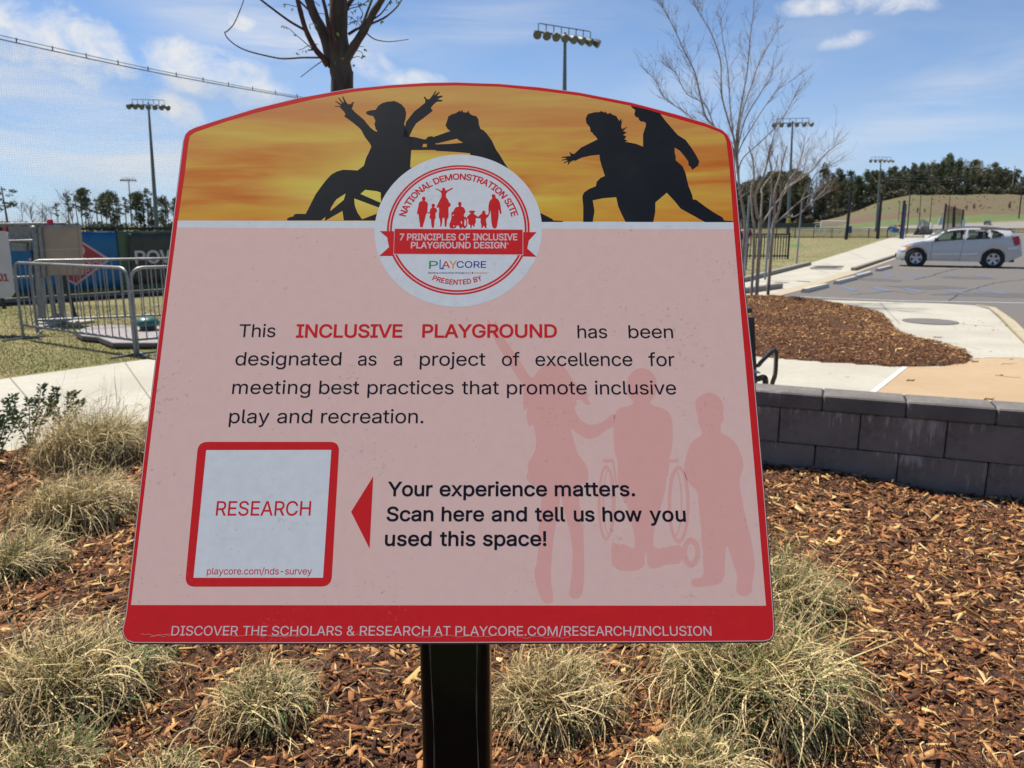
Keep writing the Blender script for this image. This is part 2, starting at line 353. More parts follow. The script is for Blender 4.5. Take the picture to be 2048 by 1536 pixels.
def chips(name, n, sampler, hf, lmin, lmax, P, label, size_fn=None, zj=.016, tilt=34, dark=1.15):
    x, y = sampler(n); k = inpoly(x, y, P); x, y = x[k], y[k]; n = len(x)
    rnd = RNG.random(n) ** dark
    L = lmin + (lmax - lmin) * RNG.random(n) ** 2.6; W = np.maximum(.0025, L * (.10 + .38 * RNG.random(n) ** 1.5)); T = np.maximum(.0010, W * .16)
    sliver = rnd > .84; L = np.where(sliver, L * 1.5, L); W = np.where(sliver, W * .42, W)
    if size_fn is not None: s = size_fn(x, y); L, W, T = L * s, W * s, T * s
    z = hf(x, y) + zj * RNG.random(n) ** 1.5
    az = RNG.random(n) * 2 * np.pi; ti = np.radians(tilt) * RNG.normal(0, .55, n); ro = np.radians(tilt) * RNG.normal(0, .7, n)
    base = np.array([[-1, -.35], [.7, -1], [1, .45], [-.6, 1]])
    B = np.repeat(base[None], n, 0) + RNG.normal(0, .24, (n, 4, 2))
    px = B[..., 0] * L[:, None] / 2; py = B[..., 1] * W[:, None] / 2
    tw = RNG.normal(0, .10, (n, 4)) * L[:, None]
    top = np.stack([px * .95, py * .85, T[:, None] / 2 + tw], -1); bot = np.stack([px, py, -T[:, None] / 2 + tw], -1)
    Q = np.concatenate([bot, top], 1)
    cr, sr = np.cos(ro)[:, None], np.sin(ro)[:, None]; yq = Q[..., 1] * cr - Q[..., 2] * sr; zq = Q[..., 1] * sr + Q[..., 2] * cr
    ct, st = np.cos(ti)[:, None], np.sin(ti)[:, None]; xq = Q[..., 0] * ct - zq * st; zq = Q[..., 0] * st + zq * ct
    ca, sa = np.cos(az)[:, None], np.sin(az)[:, None]
    V = np.stack([x[:, None] + xq * ca - yq * sa, y[:, None] + xq * sa + yq * ca, z[:, None] + zq], -1).reshape(-1, 3)
    f = np.array([[4, 5, 6, 7]] + [[i, (i + 1) % 4, 4 + (i + 1) % 4, 4 + i] for i in range(4)])
    F = (np.arange(n) * 8)[:, None, None] + f[None]; F = F.reshape(-1, 4)
    me = fast_mesh(name, V, F, [M_chip], {'rnd': np.repeat(rnd, 5)})
    return tag(link_mesh(me, name), label=label, kind='stuff')
def near_sampler(n):
    # density falls with distance, like the size a chip has in view
    y = .7 + 4.9 * RNG.random(n) ** .85; half = .75 + .86 * np.maximum(y, 0); x = (RNG.random(n) * 2 - 1) * half + .05 * y
    return x, y
chips('bark_mulch', 165000, near_sampler, bed_h, .006, .060, bedp, 'brown bark mulch covering the planting bed around the sign', size_fn=lambda x, y: 1 + .10 * np.maximum(y - 1.5, 0))

# far mulch mound
mound = smooth_closed([(G(*p).x, G(*p).y) for p in [(1300, 612), (1420, 599), (1540, 601), (1640, 608), (1710, 617), (1762, 632), (1785, 655), (1812, 672), (1870, 690), (1925, 706), (1944, 720), (1930, 731), (1870, 736), (1800, 737), (1720, 731), (1600, 723), (1480, 714), (1300, 706)]], 5)
mc = G(1600, 655)
EDGE = np.array(mound)
def mound_h(x, y):
    sh = np.shape(x); xf = np.ravel(x); yf = np.ravel(y)
    d = np.full(xf.shape, 9.0)
    for i in range(len(EDGE)): d = np.minimum(d, np.hypot(xf - EDGE[i, 0], yf - EDGE[i, 1]))
    h = .02 + .20 * (1 - np.exp(-d / .8)) + .03 * vnoise(xf * 1.3, yf * 1.1, 2) - .12 * np.exp(-(((yf - mc.y + .9) / .5) ** 2)) * (xf < mc.x + .4)
    return np.maximum(h, .015).reshape(sh)
bed_sheet('mulch_mound', mound, mound_h, .12, M_soil, z_edge=-.03)
def mound_sampler(n):
    return EDGE[:, 0].min() + RNG.random(n) * np.ptp(EDGE[:, 0]), EDGE[:, 1].min() + RNG.random(n) * np.ptp(EDGE[:, 1])
chips('bark_mulch', 95000, mound_sampler, mound_h, .016, .050, mound, 'brown bark mulch heaped in the bed beside the far plaza', zj=.03, tilt=40, dark=1.45)

# grass blades on the near lawn left, and on the bank to the right
M_blade = mat('lawn_blades', (.2, .16, .07), (.1, .12, .03), attr='rnd', rough=.9, trans=.25, stops=[(0, (.33, .26, .13)), (.5, (.26, .215, .09)), (.8, (.17, .18, .05)), (1, (.11, .17, .035))])
def blades(name, n, sampler, hmin, hmax, w, label, P, clump=1.4):
    x, y = sampler(n); k = inpoly(x, y, P); x, y = x[k], y[k]; n = len(x)
    rnd = np.clip(.5 + .35 * vnoise(x * clump, y * clump, 5) + RNG.normal(0, .2, n), 0, 1)
    h = hmin + (hmax - hmin) * RNG.random(n); a = RNG.random(n) * 6.283; l = RNG.normal(0, .7, n) * h; ww = w * (.6 + .8 * RNG.random(n)) * (1 + .05 * y)
    dx, dy = np.cos(a), np.sin(a)
    V = np.stack([np.stack([x - dy * ww, y + dx * ww, 0 * x], -1), np.stack([x + dy * ww, y - dx * ww, 0 * x], -1), np.stack([x + dx * l, y + dy * l, h], -1)], 1).reshape(-1, 3)
    me = fast_mesh(name, V, np.arange(3 * n).reshape(-1, 3), [M_blade], {'rnd': rnd}); return tag(link_mesh(me, name), label=label, kind='stuff')
lawn = [(p.x, p.y) for p in [G(*q) for q in [(-500, 830), (-200, 785), (0, 757), (150, 737), (305, 716), (480, 694), (560, 640), (560, 596), (-200, 600)]]]
def lawn_s(n): y = 7.6 + 8 * RNG.random(n) ** 1.3; return -y * (.1 + .75 * RNG.random(n)), y
blades('lawn_grass', 60000, lawn_s, .010, .032, .004, 'short half dormant grass between the path and the banner fence', lawn)
bank = [(p.x, p.y) for p in [G(*q) for q in [(1440, 566), (1618, 524), (1700, 498), (1800, 466), (1440, 470)]]]
def bank_s(n): y = 20 + 90 * RNG.random(n) ** 1.6; return y * (.25 + .3 * RNG.random(n)), y
blades('bank_grass', 9000, bank_s, .01, .03, .010, 'short olive grass on the bank beside the pavement', bank, .5)

# cracks, stains and stray chips on the hard surfaces
M_tarc = mat('tar_crack', (.03, .028, .027), rough=.8); M_stain = mat('oil_stain', (.07, .064, .060), (.10, .092, .086), scale=5, rough=.8)
def crack(name, pxs, w, z, m):
    r_ = random.Random(int(pxs[0][0])); P = [G(*p) for p in pxs]; Q = []
    for p, q in zip(P[:-1], P[1:]):
        for i in range(8): t = i / 8; v = p.lerp(q, t); Q.append(v + Vector((r_.uniform(-.04, .04), r_.uniform(-.06, .06), 0)))
    mb = MB()
    for p, q in zip(Q[:-1], Q[1:]): n_ = Vector((-(q - p).y, (q - p).x, 0)).normalized() * w / 2; u = Vector((0, 0, z)); mb.poly([p - n_ + u, q - n_ + u, q + n_ + u, p + n_ + u])
    o = mb.build(name, m); tag(o, kind='structure')
crack('asphalt_crack', [(1830, 560), (1862, 552), (1900, 541), (1960, 530)], .05, .0078, M_tarc); crack('asphalt_crack', [(1900, 603), (1925, 585), (1990, 566), (2060, 558)], .035, .0078, M_tarc); crack('asphalt_crack', [(1700, 590), (1790, 583), (1840, 590)], .03, .0078, M_tarc)
crack('pavement_crack', [(1960, 700), (1900, 688), (1850, 700), (1790, 690)], .008, .0162, M_jd); crack('pavement_crack', [(20, 820), (90, 800), (150, 812), (240, 790)], .006, .0162, M_jd)
for (px, py, rx, ry) in [(1850, 575, 1.1, .8), (1980, 590, 1.4, .7), (1760, 560, .7, .9), (1930, 556, .9, .8)]:
    c = G(px, py); r_ = random.Random(px); mb = MB(); mb.poly([(c.x + rx * math.cos(t) * r_.uniform(.6, 1.1), c.y + ry * math.sin(t) * r_.uniform(.6, 1.1), .0068) for t in [i * math.pi / 9 for i in range(18)]]); tag(mb.build('asphalt_stain', M_stain), kind='structure')
def stray_s(n):
    x = mc.x + RNG.normal(1.6, 2.6, n); y = mc.y + RNG.normal(-.6, 1.9, n); return x, y
apw = [(p.x, p.y) for p in [G(*q) for q in [(1500, 760), (1720, 735), (1860, 738), (1950, 728), (1975, 700), (1860, 640), (2040, 640), (2300, 740), (2200, 850), (1500, 800)]]]
chips('bark_mulch', 420, stray_s, lambda x, y: .024 + 0 * x, .015, .05, apw, 'stray bark chips scattered on the plaza paving', zj=.004, tilt=10)
def stray_l(n): return -3.4 + RNG.normal(0, 1.2, n), 5.2 + RNG.normal(0, .7, n)
chips('bark_mulch', 260, stray_l, lambda x, y: .016 + 0 * x, .012, .04, [(p.x, p.y) for p in [G(*q) for q in path]], 'stray bark chips on the left path', zj=.004, tilt=10)
# letter outlines: character code -> [advance, [contours as x, y, left handle x, y, right handle x, y ...]] in thousandths
GLYPHS = {
 32: [187,[]],
 33: [196,[[67,160,87,160,66,277,63,509,65,393,86,509,132,509,109,509,131,393,128,160,129,277,108,160],[98,-4,111,-4,85,-4,66,9,75,0,57,18,52,41,52,28,52,53,66,73,57,64,75,82,98,86,85,86,111,86,130,73,121,82,139,64,143,41,143,53,143,28,130,9,139,18,121,0]]],
 38: [448,[[197,-7,221,-7,163,-7,110,12,135,-1,86,24,54,62,67,41,41,83,34,133,34,107,34,155,47,189,39,174,56,205,85,235,69,220,101,249,140,279,119,263,166,298,216,335,191,316,223,340,237,352,230,346,244,359,255,375,250,366,259,384,262,405,262,394,262,421,245,445,256,434,235,456,201,461,220,461,189,461,168,453,178,458,158,448,145,431,151,441,140,422,137,399,137,411,137,386,145,363,140,374,151,352,169,327,159,340,179,315,204,284,190,300,282,189,438,0,360,95,413,0,364,0,389,0,300,77,171,231,236,154,152,255,121,293,135,275,107,310,87,344,95,327,79,361,75,398,75,379,75,421,91,458,81,441,101,475,134,499,116,489,153,509,200,513,175,513,225,513,266,499,247,509,284,489,308,459,298,476,319,443,324,404,324,424,324,389,315,362,321,375,309,348,291,325,302,336,281,314,256,293,269,303,222,268,154,217,188,243,133,202,110,174,119,188,101,161,97,131,97,147,97,115,109,87,101,100,117,75,143,57,129,65,158,50,193,46,174,46,213,46,251,59,233,51,270,68,301,95,286,80,316,111,336,151,328,130,345,173,349,224,349,197,368,224,408,224,388,224,408,192,397,144,404,165,389,122,371,92,381,105,361,79,345,62,352,69,341,57,333,47,337,52,316,29,271,7,296,16,246,-2]]],
 39: [206,[[78,318,95,318,75,381,70,509,73,445,92,509,136,509,114,509,133,445,128,318,131,381,112,318]]],
 45: [453,[[337,244,263,244,337,226,337,188,337,207,263,188,114,188,188,188,114,207,114,244,114,226,188,244]]],
 46: [188,[[95,-4,108,-4,83,-4,63,9,72,0,54,18,50,41,50,28,50,54,63,73,54,65,72,82,95,87,83,87,108,87,128,73,119,82,137,65,141,41,141,54,141,28,128,9,137,18,119,0]]],
 47: [249,[[235,533,216,533,180,330,71,-76,126,127,52,-76,14,-76,33,-76,69,127,178,533,124,330,197,533]]],
 48: [453,[[227,-7,264,-7,189,-7,130,24,157,3,103,45,69,113,83,74,55,152,48,254,48,199,48,309,69,395,55,356,83,434,130,484,104,464,157,505,227,516,189,516,264,516,323,484,296,505,350,464,384,395,370,434,398,356,405,254,405,309,405,199,384,113,398,152,370,74,323,24,350,45,297,3],[227,50,202,50,252,50,290,74,273,58,308,90,330,144,321,113,339,174,344,254,344,211,344,297,330,365,339,334,321,395,290,435,308,419,273,451,227,460,252,460,202,460,163,435,180,451,146,419,123,365,132,395,114,334,109,254,109,297,109,211,123,144,114,174,132,113,163,74,146,90,180,58]]],
 49: [453,[[76,0,181,0,76,18,76,55,76,36,181,55,391,55,286,55,391,36,391,0,391,18,286,0],[276,509,250,509,276,339,276,0,276,170,255,0,212,0,234,0,212,149,212,448,212,299,211,448,209,448,210,448,168,418,86,358,127,388,86,381,86,427,86,404,123,454,198,509,161,481,224,509]]],
 55: [453,[[97,0,120,0,172,149,323,448,248,299,323,450,323,452,323,451,236,452,62,452,149,452,62,471,62,509,62,490,172,509,391,509,281,509,391,489,391,449,391,469,315,299,165,0,240,150,142,0]]],
 65: [480,[[16,0,39,0,78,170,201,509,140,339,226,509,276,509,251,509,338,339,463,0,401,170,440,0,395,0,418,0,359,101,287,302,323,202,281,321,264,372,273,344,255,400,232,478,245,435,236,478,245,478,241,478,233,435,213,371,222,399,204,343,191,302,196,320,155,202,85,0,120,101,62,0],[110,142,197,142,110,161,110,199,110,180,197,199,370,199,283,199,370,180,370,142,370,161,283,142]]],
 66: [456,[[60,0,122,0,60,170,60,509,60,339,120,509,241,509,181,509,276,509,329,491,306,503,352,479,381,442,369,462,392,422,398,374,398,399,398,352,387,320,394,334,379,306,356,286,369,294,344,277,315,267,330,271,315,265,315,262,315,264,331,261,363,245,347,255,379,235,402,203,392,221,413,185,418,136,418,163,418,111,400,67,412,87,388,46,344,18,370,30,319,6,247,0,287,0,184,0],[125,57,125,115,165,57,245,57,205,57,284,57,330,80,313,65,347,95,355,137,355,114,355,154,342,184,351,170,334,198,306,218,321,209,290,227,248,231,271,231,207,231,125,231,166,231,125,173],[125,285,125,341,162,285,238,285,200,285,257,285,288,296,273,289,303,303,323,326,315,313,332,339,336,372,336,355,336,395,313,429,328,414,297,444,240,452,273,452,202,452,125,452,163,452,125,396]]],
 67: [510,[[267,-7,293,-7,223,-7,150,25,184,4,116,46,70,115,89,76,50,154,40,254,40,201,40,308,70,393,50,354,89,432,150,484,116,462,184,505,267,516,223,516,293,516,340,504,317,512,363,497,402,471,384,486,420,457,448,418,436,439,460,398,473,348,468,374,451,348,408,348,430,348,404,366,389,395,398,381,381,408,357,428,370,419,345,438,315,449,331,444,300,454,267,456,284,456,236,456,184,432,208,448,159,417,125,364,139,394,111,334,103,254,103,297,103,211,125,145,111,175,140,115,184,76,159,92,209,61,267,53,236,53,284,53,315,60,300,55,331,65,357,81,345,71,370,90,389,114,381,101,398,128,408,160,404,143,430,160,473,160,451,160,469,135,448,91,460,111,436,70,402,38,421,52,384,23,341,5,363,12,318,-3]]],
 68: [502,[[219,0,271,0,178,0,96,0,137,0,96,19,96,57,96,38,136,57,215,57,175,57,256,57,318,81,291,65,345,97,379,149,366,119,392,179,399,255,399,214,399,296,379,361,392,331,366,390,320,428,346,412,293,444,221,452,260,452,178,452,93,452,136,452,93,471,93,509,93,490,137,509,225,509,181,509,275,509,353,478,317,499,388,458,433,391,415,429,452,353,462,255,462,308,462,202,433,119,452,157,414,81,351,31,387,51,314,10],[125,509,103,509,125,339,125,0,125,170,103,0,60,0,82,0,60,170,60,509,60,339,82,509]]],
 69: [419,[[60,0,165,0,60,170,60,509,60,339,164,509,372,509,268,509,372,490,372,452,372,471,290,452,125,452,207,452,125,396,125,286,125,341,202,286,355,286,278,286,355,267,355,229,355,248,278,229,125,229,202,229,125,172,125,57,125,114,208,57,375,57,292,57,375,38,375,0,375,19,270,0]]],
 70: [410,[[60,0,82,0,60,170,60,509,60,339,163,509,369,509,266,509,369,490,369,452,369,471,288,452,125,452,206,452,125,394,125,278,125,336,198,278,346,278,272,278,346,259,346,221,346,240,272,221,125,221,198,221,125,147,125,0,125,74,103,0]]],
 71: [520,[[269,-7,309,-7,223,-7,149,25,184,4,115,46,69,116,88,77,50,155,40,254,40,201,40,308,69,393,50,354,88,432,149,484,115,462,183,505,265,516,221,516,292,516,340,504,317,512,364,496,403,469,385,484,422,454,449,416,437,437,461,396,474,349,470,373,452,349,408,349,430,349,403,365,387,393,396,380,379,406,356,427,368,417,344,436,315,448,330,444,300,453,265,456,283,456,235,456,183,432,208,448,159,417,125,364,139,394,111,334,103,254,103,297,103,211,125,145,111,175,140,115,184,76,159,92,209,61,269,53,237,53,297,53,345,71,323,59,367,83,396,123,384,101,409,146,415,202,415,172,421,201,434,199,428,200,384,199,283,199,333,199,283,218,283,256,283,237,348,256,478,256,413,256,478,237,478,200,478,219,478,158,451,91,469,122,433,60,377,19,408,36,345,2]]],
 72: [517,[[60,0,82,0,60,170,60,509,60,339,82,509,125,509,103,509,125,435,125,289,125,362,214,289,392,289,303,289,392,362,392,509,392,435,414,509,457,509,435,509,457,339,457,0,457,170,435,0,392,0,414,0,392,77,392,232,392,155,303,232,125,232,214,232,125,155,125,0,125,77,103,0]]],
 73: [300,[[31,0,111,0,31,19,31,57,31,38,60,57,118,57,89,57,118,189,118,452,118,320,89,452,31,452,60,452,31,471,31,509,31,490,111,509,269,509,190,509,269,490,269,452,269,471,240,452,183,452,212,452,183,320,183,57,183,189,212,57,269,57,240,57,269,38,269,0,269,19,190,0]]],
 76: [393,[[60,0,160,0,60,170,60,509,60,339,82,509,125,509,103,509,125,358,125,57,125,208,203,57,361,57,282,57,361,38,361,0,361,19,261,0]]],
 77: [628,[[60,0,81,0,60,170,60,509,60,339,91,509,152,509,121,509,193,402,277,187,235,294,280,180,287,159,284,170,291,148,299,123,295,136,303,110,311,84,307,97,315,71,322,49,319,59,317,49,307,49,312,49,310,59,318,83,314,70,322,95,330,121,326,108,334,134,342,158,338,147,346,170,352,187,349,179,394,294,476,509,435,402,507,509,568,509,537,509,568,339,568,0,568,170,547,0,504,0,525,0,504,97,504,291,504,194,504,302,504,327,504,314,505,340,505,369,505,354,505,383,506,413,506,398,506,428,507,457,507,443,509,457,513,457,511,457,508,441,498,409,503,426,492,393,482,363,487,378,477,348,467,322,472,334,463,309,456,291,459,299,418,194,342,0,380,97,323,0,286,0,305,0,248,97,170,291,209,194,167,299,159,321,163,309,155,333,145,361,150,346,140,376,129,408,135,391,124,424,112,457,118,441,114,457,119,457,117,457,119,444,120,416,120,431,120,401,121,372,121,387,121,357,122,328,121,342,122,315,122,291,122,302,122,194,122,0,122,97,101,0]]],
 78: [523,[[60,0,82,0,60,170,60,509,60,339,85,509,136,509,111,509,205,400,343,183,274,291,349,174,363,151,355,164,370,138,388,107,379,123,396,90,414,55,405,73,411,55,405,54,408,54,403,72,401,108,401,90,400,126,399,157,399,142,399,172,399,195,399,185,399,300,399,509,399,404,420,509,463,509,442,509,463,339,463,0,463,170,438,0,387,0,412,0,325,97,202,290,264,193,194,303,177,331,186,316,169,345,148,381,159,362,137,400,108,452,123,424,111,453,119,454,115,453,120,428,122,384,121,405,123,362,124,328,124,344,125,312,125,291,125,300,125,194,125,0,125,97,103,0]]],
 79: [533,[[267,-7,311,-7,223,-7,150,25,184,4,116,46,70,115,90,76,50,154,40,254,40,201,40,308,70,393,50,354,90,432,150,484,116,462,184,505,267,516,223,516,311,516,384,484,350,505,418,462,464,393,444,432,483,354,493,254,493,308,493,201,464,115,483,154,444,76,384,25,418,46,350,4],[267,53,236,53,297,53,349,76,325,61,374,91,408,144,394,114,423,174,430,254,430,211,430,298,408,365,423,335,394,395,349,433,374,417,325,448,267,456,297,456,236,456,184,433,209,448,159,417,125,364,140,394,111,334,103,254,103,297,103,211,125,144,111,174,140,114,184,76,159,92,209,61]]],
 80: [445,[[60,0,82,0,60,170,60,509,60,339,118,509,235,509,177,509,274,509,332,487,307,502,358,473,390,430,377,454,402,405,409,348,409,378,409,317,390,265,402,290,377,241,332,207,358,222,307,193,235,186,274,186,193,186,109,186,151,186,109,205,109,242,109,224,150,242,233,242,191,242,259,242,297,256,281,247,313,265,333,294,325,278,341,310,344,348,344,328,344,368,333,402,341,386,325,417,297,439,313,430,280,448,232,452,259,452,196,452,125,452,160,452,125,301,125,0,125,151,103,0]]],
 82: [449,[[60,0,82,0,60,170,60,509,60,339,119,509,236,509,177,509,275,509,333,489,307,502,359,475,390,433,378,457,403,410,409,352,409,382,409,321,390,271,403,295,378,248,333,217,359,230,307,204,236,198,275,198,189,198,96,198,143,198,96,217,96,255,96,236,142,255,234,255,188,255,260,255,298,267,281,259,314,275,334,300,326,286,341,315,345,352,345,332,345,372,334,405,341,390,326,420,298,440,314,431,281,448,233,452,259,452,197,452,125,452,161,452,125,301,125,0,125,151,103,0],[353,0,378,0,312,76,230,229,271,153,254,229,303,229,279,229,344,153,428,0,386,76,403,0]]],
 83: [447,[[224,-9,263,-9,187,-9,128,9,155,-3,100,21,64,60,79,38,49,82,38,137,40,107,60,137,104,137,82,137,106,117,123,88,112,101,134,75,166,59,149,65,184,52,224,49,203,49,247,49,286,60,268,53,304,68,329,92,319,78,340,105,346,139,346,121,346,155,332,179,341,169,323,189,296,205,311,198,281,211,245,222,264,217,224,228,184,239,204,234,142,251,86,289,109,268,63,311,52,372,52,339,52,401,75,448,60,426,90,469,138,498,111,486,164,510,227,516,194,516,261,516,316,498,290,510,342,486,377,449,362,469,392,428,401,378,400,404,380,378,337,378,358,378,335,403,302,437,323,423,281,451,225,459,256,459,203,459,167,448,184,455,151,441,129,418,138,431,120,406,115,376,115,391,115,358,131,334,120,344,142,323,169,308,154,314,184,302,212,293,199,297,230,289,264,279,247,284,279,275,312,264,295,270,328,257,359,238,344,248,373,227,395,198,385,214,404,181,408,139,408,162,408,111,386,64,401,86,372,41,323,11,351,24,296,-2]]],
 84: [449,[[32,452,85,452,32,471,32,509,32,490,160,509,417,509,288,509,417,490,417,452,417,471,363,452,257,452,310,452,257,301,257,0,257,151,235,0,193,0,214,0,193,151,193,452,193,301,139,452]]],
 85: [517,[[259,-8,299,-8,219,-8,154,15,184,0,124,31,85,80,101,53,68,107,60,173,60,138,60,285,60,509,60,397,81,509,124,509,103,509,124,399,124,178,124,288,124,154,141,113,130,132,152,94,187,68,167,79,207,57,259,52,231,52,287,52,331,68,311,57,351,79,377,113,366,94,387,132,393,178,393,154,393,288,393,509,393,399,414,509,457,509,436,509,457,397,457,173,457,285,457,138,433,80,449,107,416,53,363,15,393,31,334,0]]],
 86: [480,[[204,0,229,0,141,170,16,509,79,339,39,509,84,509,62,509,120,408,192,206,156,307,198,189,215,137,206,166,224,109,248,31,235,73,243,31,235,31,239,31,247,74,267,138,258,110,276,166,290,206,284,189,325,307,395,509,360,408,417,509,463,509,440,509,401,339,278,0,340,170,253,0]]],
 87: [686,[[155,0,180,0,109,170,16,509,63,339,38,509,82,509,60,509,109,404,163,196,136,300,168,179,175,145,172,163,179,128,187,94,183,111,190,76,197,40,194,58,194,40,189,40,192,40,193,58,200,94,196,76,203,111,211,145,207,128,215,163,224,196,220,179,251,300,306,509,279,404,331,509,380,509,355,509,407,404,462,196,434,300,466,179,474,145,470,163,478,128,486,94,482,111,490,76,497,40,494,58,494,40,488,40,491,40,492,58,499,94,495,76,502,111,510,145,506,128,515,163,523,196,519,179,550,300,603,509,576,404,625,509,670,509,647,509,623,339,530,0,577,170,505,0,455,0,480,0,426,108,368,323,397,215,362,344,351,391,357,367,346,416,336,475,341,444,341,475,350,475,345,475,345,445,335,395,340,419,330,371,318,323,324,347,289,215,230,0,260,108,205,0]]],
 89: [472,[[203,0,225,0,203,69,203,208,203,139,141,308,16,509,79,409,41,509,91,509,66,509,125,454,192,344,159,399,203,326,222,292,213,309,231,275,250,230,240,255,241,230,224,230,232,230,233,255,251,293,242,276,260,310,280,344,270,327,314,399,381,509,347,454,406,509,455,509,430,509,393,409,268,208,330,308,268,139,268,0,268,69,247,0]]],
 97: [389,[[160,-9,182,-9,136,-9,94,5,114,-4,75,14,48,45,59,27,36,62,30,108,30,83,30,130,43,161,35,147,52,175,78,193,63,185,92,201,125,211,108,207,143,215,178,220,160,218,201,223,234,227,219,225,248,228,265,235,258,231,272,239,276,255,276,245,276,255,276,257,276,256,276,272,267,297,273,286,261,308,240,322,252,316,228,328,196,331,213,331,178,331,149,322,162,328,136,317,118,301,126,309,110,292,100,274,104,283,80,280,41,291,61,285,50,314,79,346,62,332,95,360,133,375,113,369,153,381,194,384,173,384,208,384,239,379,223,383,255,376,286,360,271,370,301,351,322,320,313,338,332,303,337,251,337,280,337,168,337,0,337,84,317,0,277,0,297,0,277,17,277,52,277,35,275,52,272,52,274,52,268,43,252,25,261,34,243,15,215,1,230,7,200,-5],[170,45,155,45,193,45,228,59,212,50,243,68,263,93,255,79,271,107,276,138,276,122,276,155,276,190,276,173,273,187,259,182,268,184,251,180,231,176,242,178,221,174,200,171,210,172,190,170,175,168,182,169,161,166,134,159,147,163,121,154,103,139,111,148,96,131,92,105,92,119,92,92,102,72,95,81,109,63,130,52,118,57,142,48]]],
 98: [424,[[229,-8,261,-8,206,-8,172,4,187,-4,158,12,138,31,146,21,129,42,118,59,123,51,116,59,112,59,114,59,112,39,112,0,112,20,92,0,53,0,72,0,53,170,53,509,53,339,73,509,114,509,93,509,114,446,114,319,114,382,115,319,118,319,117,319,123,327,137,346,129,336,145,356,171,373,157,365,186,381,229,384,205,384,261,384,313,361,289,376,337,345,370,293,356,322,383,263,390,189,390,229,390,149,370,84,383,114,356,55,313,16,337,32,289,0],[220,47,197,47,244,47,279,66,263,53,295,78,316,117,308,95,324,138,328,189,328,162,328,216,316,261,324,240,308,282,280,311,296,299,264,324,220,330,244,330,197,330,161,312,177,324,145,300,125,263,133,284,117,242,113,189,113,217,113,161,125,115,117,136,133,94,162,65,146,77,178,53]]],
 99: [396,[[207,-8,226,-8,173,-8,117,16,143,0,91,33,56,85,71,56,41,114,34,187,34,149,34,227,56,291,41,262,71,321,117,360,91,343,143,376,207,384,173,384,226,384,260,377,243,382,276,372,305,356,292,365,319,347,340,322,330,335,350,309,362,277,357,294,342,272,303,262,322,267,300,272,290,289,296,281,285,297,270,311,278,305,262,317,242,325,253,322,232,328,207,330,220,330,182,330,145,310,161,323,129,297,108,258,116,280,100,237,96,187,96,213,96,162,108,117,100,139,116,96,145,66,129,79,161,53,207,46,182,46,220,46,243,52,232,48,253,55,271,66,263,60,279,72,292,89,286,80,297,97,304,117,301,107,324,112,363,102,343,107,358,85,341,56,351,70,332,43,306,21,320,31,293,12,261,-1,277,4,244,-6]]],
 100: [424,[[195,-8,219,-8,164,-8,111,16,136,0,87,32,55,84,68,55,41,114,34,189,34,149,34,229,55,293,41,263,69,322,112,361,88,345,136,376,196,384,164,384,219,384,253,373,238,381,268,365,287,346,279,356,296,336,306,319,302,327,308,319,311,319,309,319,311,382,311,509,311,446,331,509,372,509,351,509,372,339,372,0,372,170,352,0,313,0,332,0,313,20,313,59,313,39,311,59,307,59,309,59,302,51,287,31,295,42,278,21,252,4,267,12,238,-4],[205,47,181,47,227,47,263,65,247,53,279,77,299,115,291,94,308,136,312,189,312,161,312,217,300,263,308,242,292,284,263,312,279,300,247,324,205,330,228,330,181,330,145,311,161,324,129,299,108,261,116,282,100,240,96,189,96,216,96,162,109,117,100,138,117,95,145,66,129,78,161,53]]],
 101: [404,[[212,-8,238,-8,175,-8,117,16,143,0,90,33,56,85,70,56,41,114,34,187,34,148,34,226,55,290,41,260,69,319,115,359,89,343,141,376,205,384,171,384,226,384,266,374,246,381,285,367,319,341,303,356,335,326,357,282,348,306,366,258,371,194,371,228,371,186,371,169,371,178,272,169,75,169,174,169,75,187,75,221,75,204,163,221,338,221,250,221,329,215,310,202,319,208,310,227,298,269,306,249,290,288,263,314,278,303,247,325,205,330,228,330,182,330,146,313,163,325,130,302,109,270,118,288,100,251,96,211,96,232,96,200,96,178,96,189,96,150,110,106,101,126,120,87,151,61,134,72,168,51,212,46,189,46,228,46,254,53,241,48,266,57,285,73,277,64,294,82,306,105,301,93,325,101,365,91,345,96,359,71,335,39,349,54,321,24,283,4,303,13,262,-4]]],
 102: [254,[[228,379,154,379,228,362,228,327,228,344,154,327,6,327,80,327,6,344,6,379,6,362,80,379],[81,0,101,0,81,144,81,432,81,288,81,453,96,486,86,471,106,500,135,519,119,511,152,526,187,530,169,530,201,530,222,527,213,529,232,525,243,521,238,523,238,503,227,468,233,486,224,470,215,472,220,471,210,473,195,474,203,474,176,474,154,460,163,469,146,451,142,419,142,437,142,279,142,0,142,140,121,0]]],
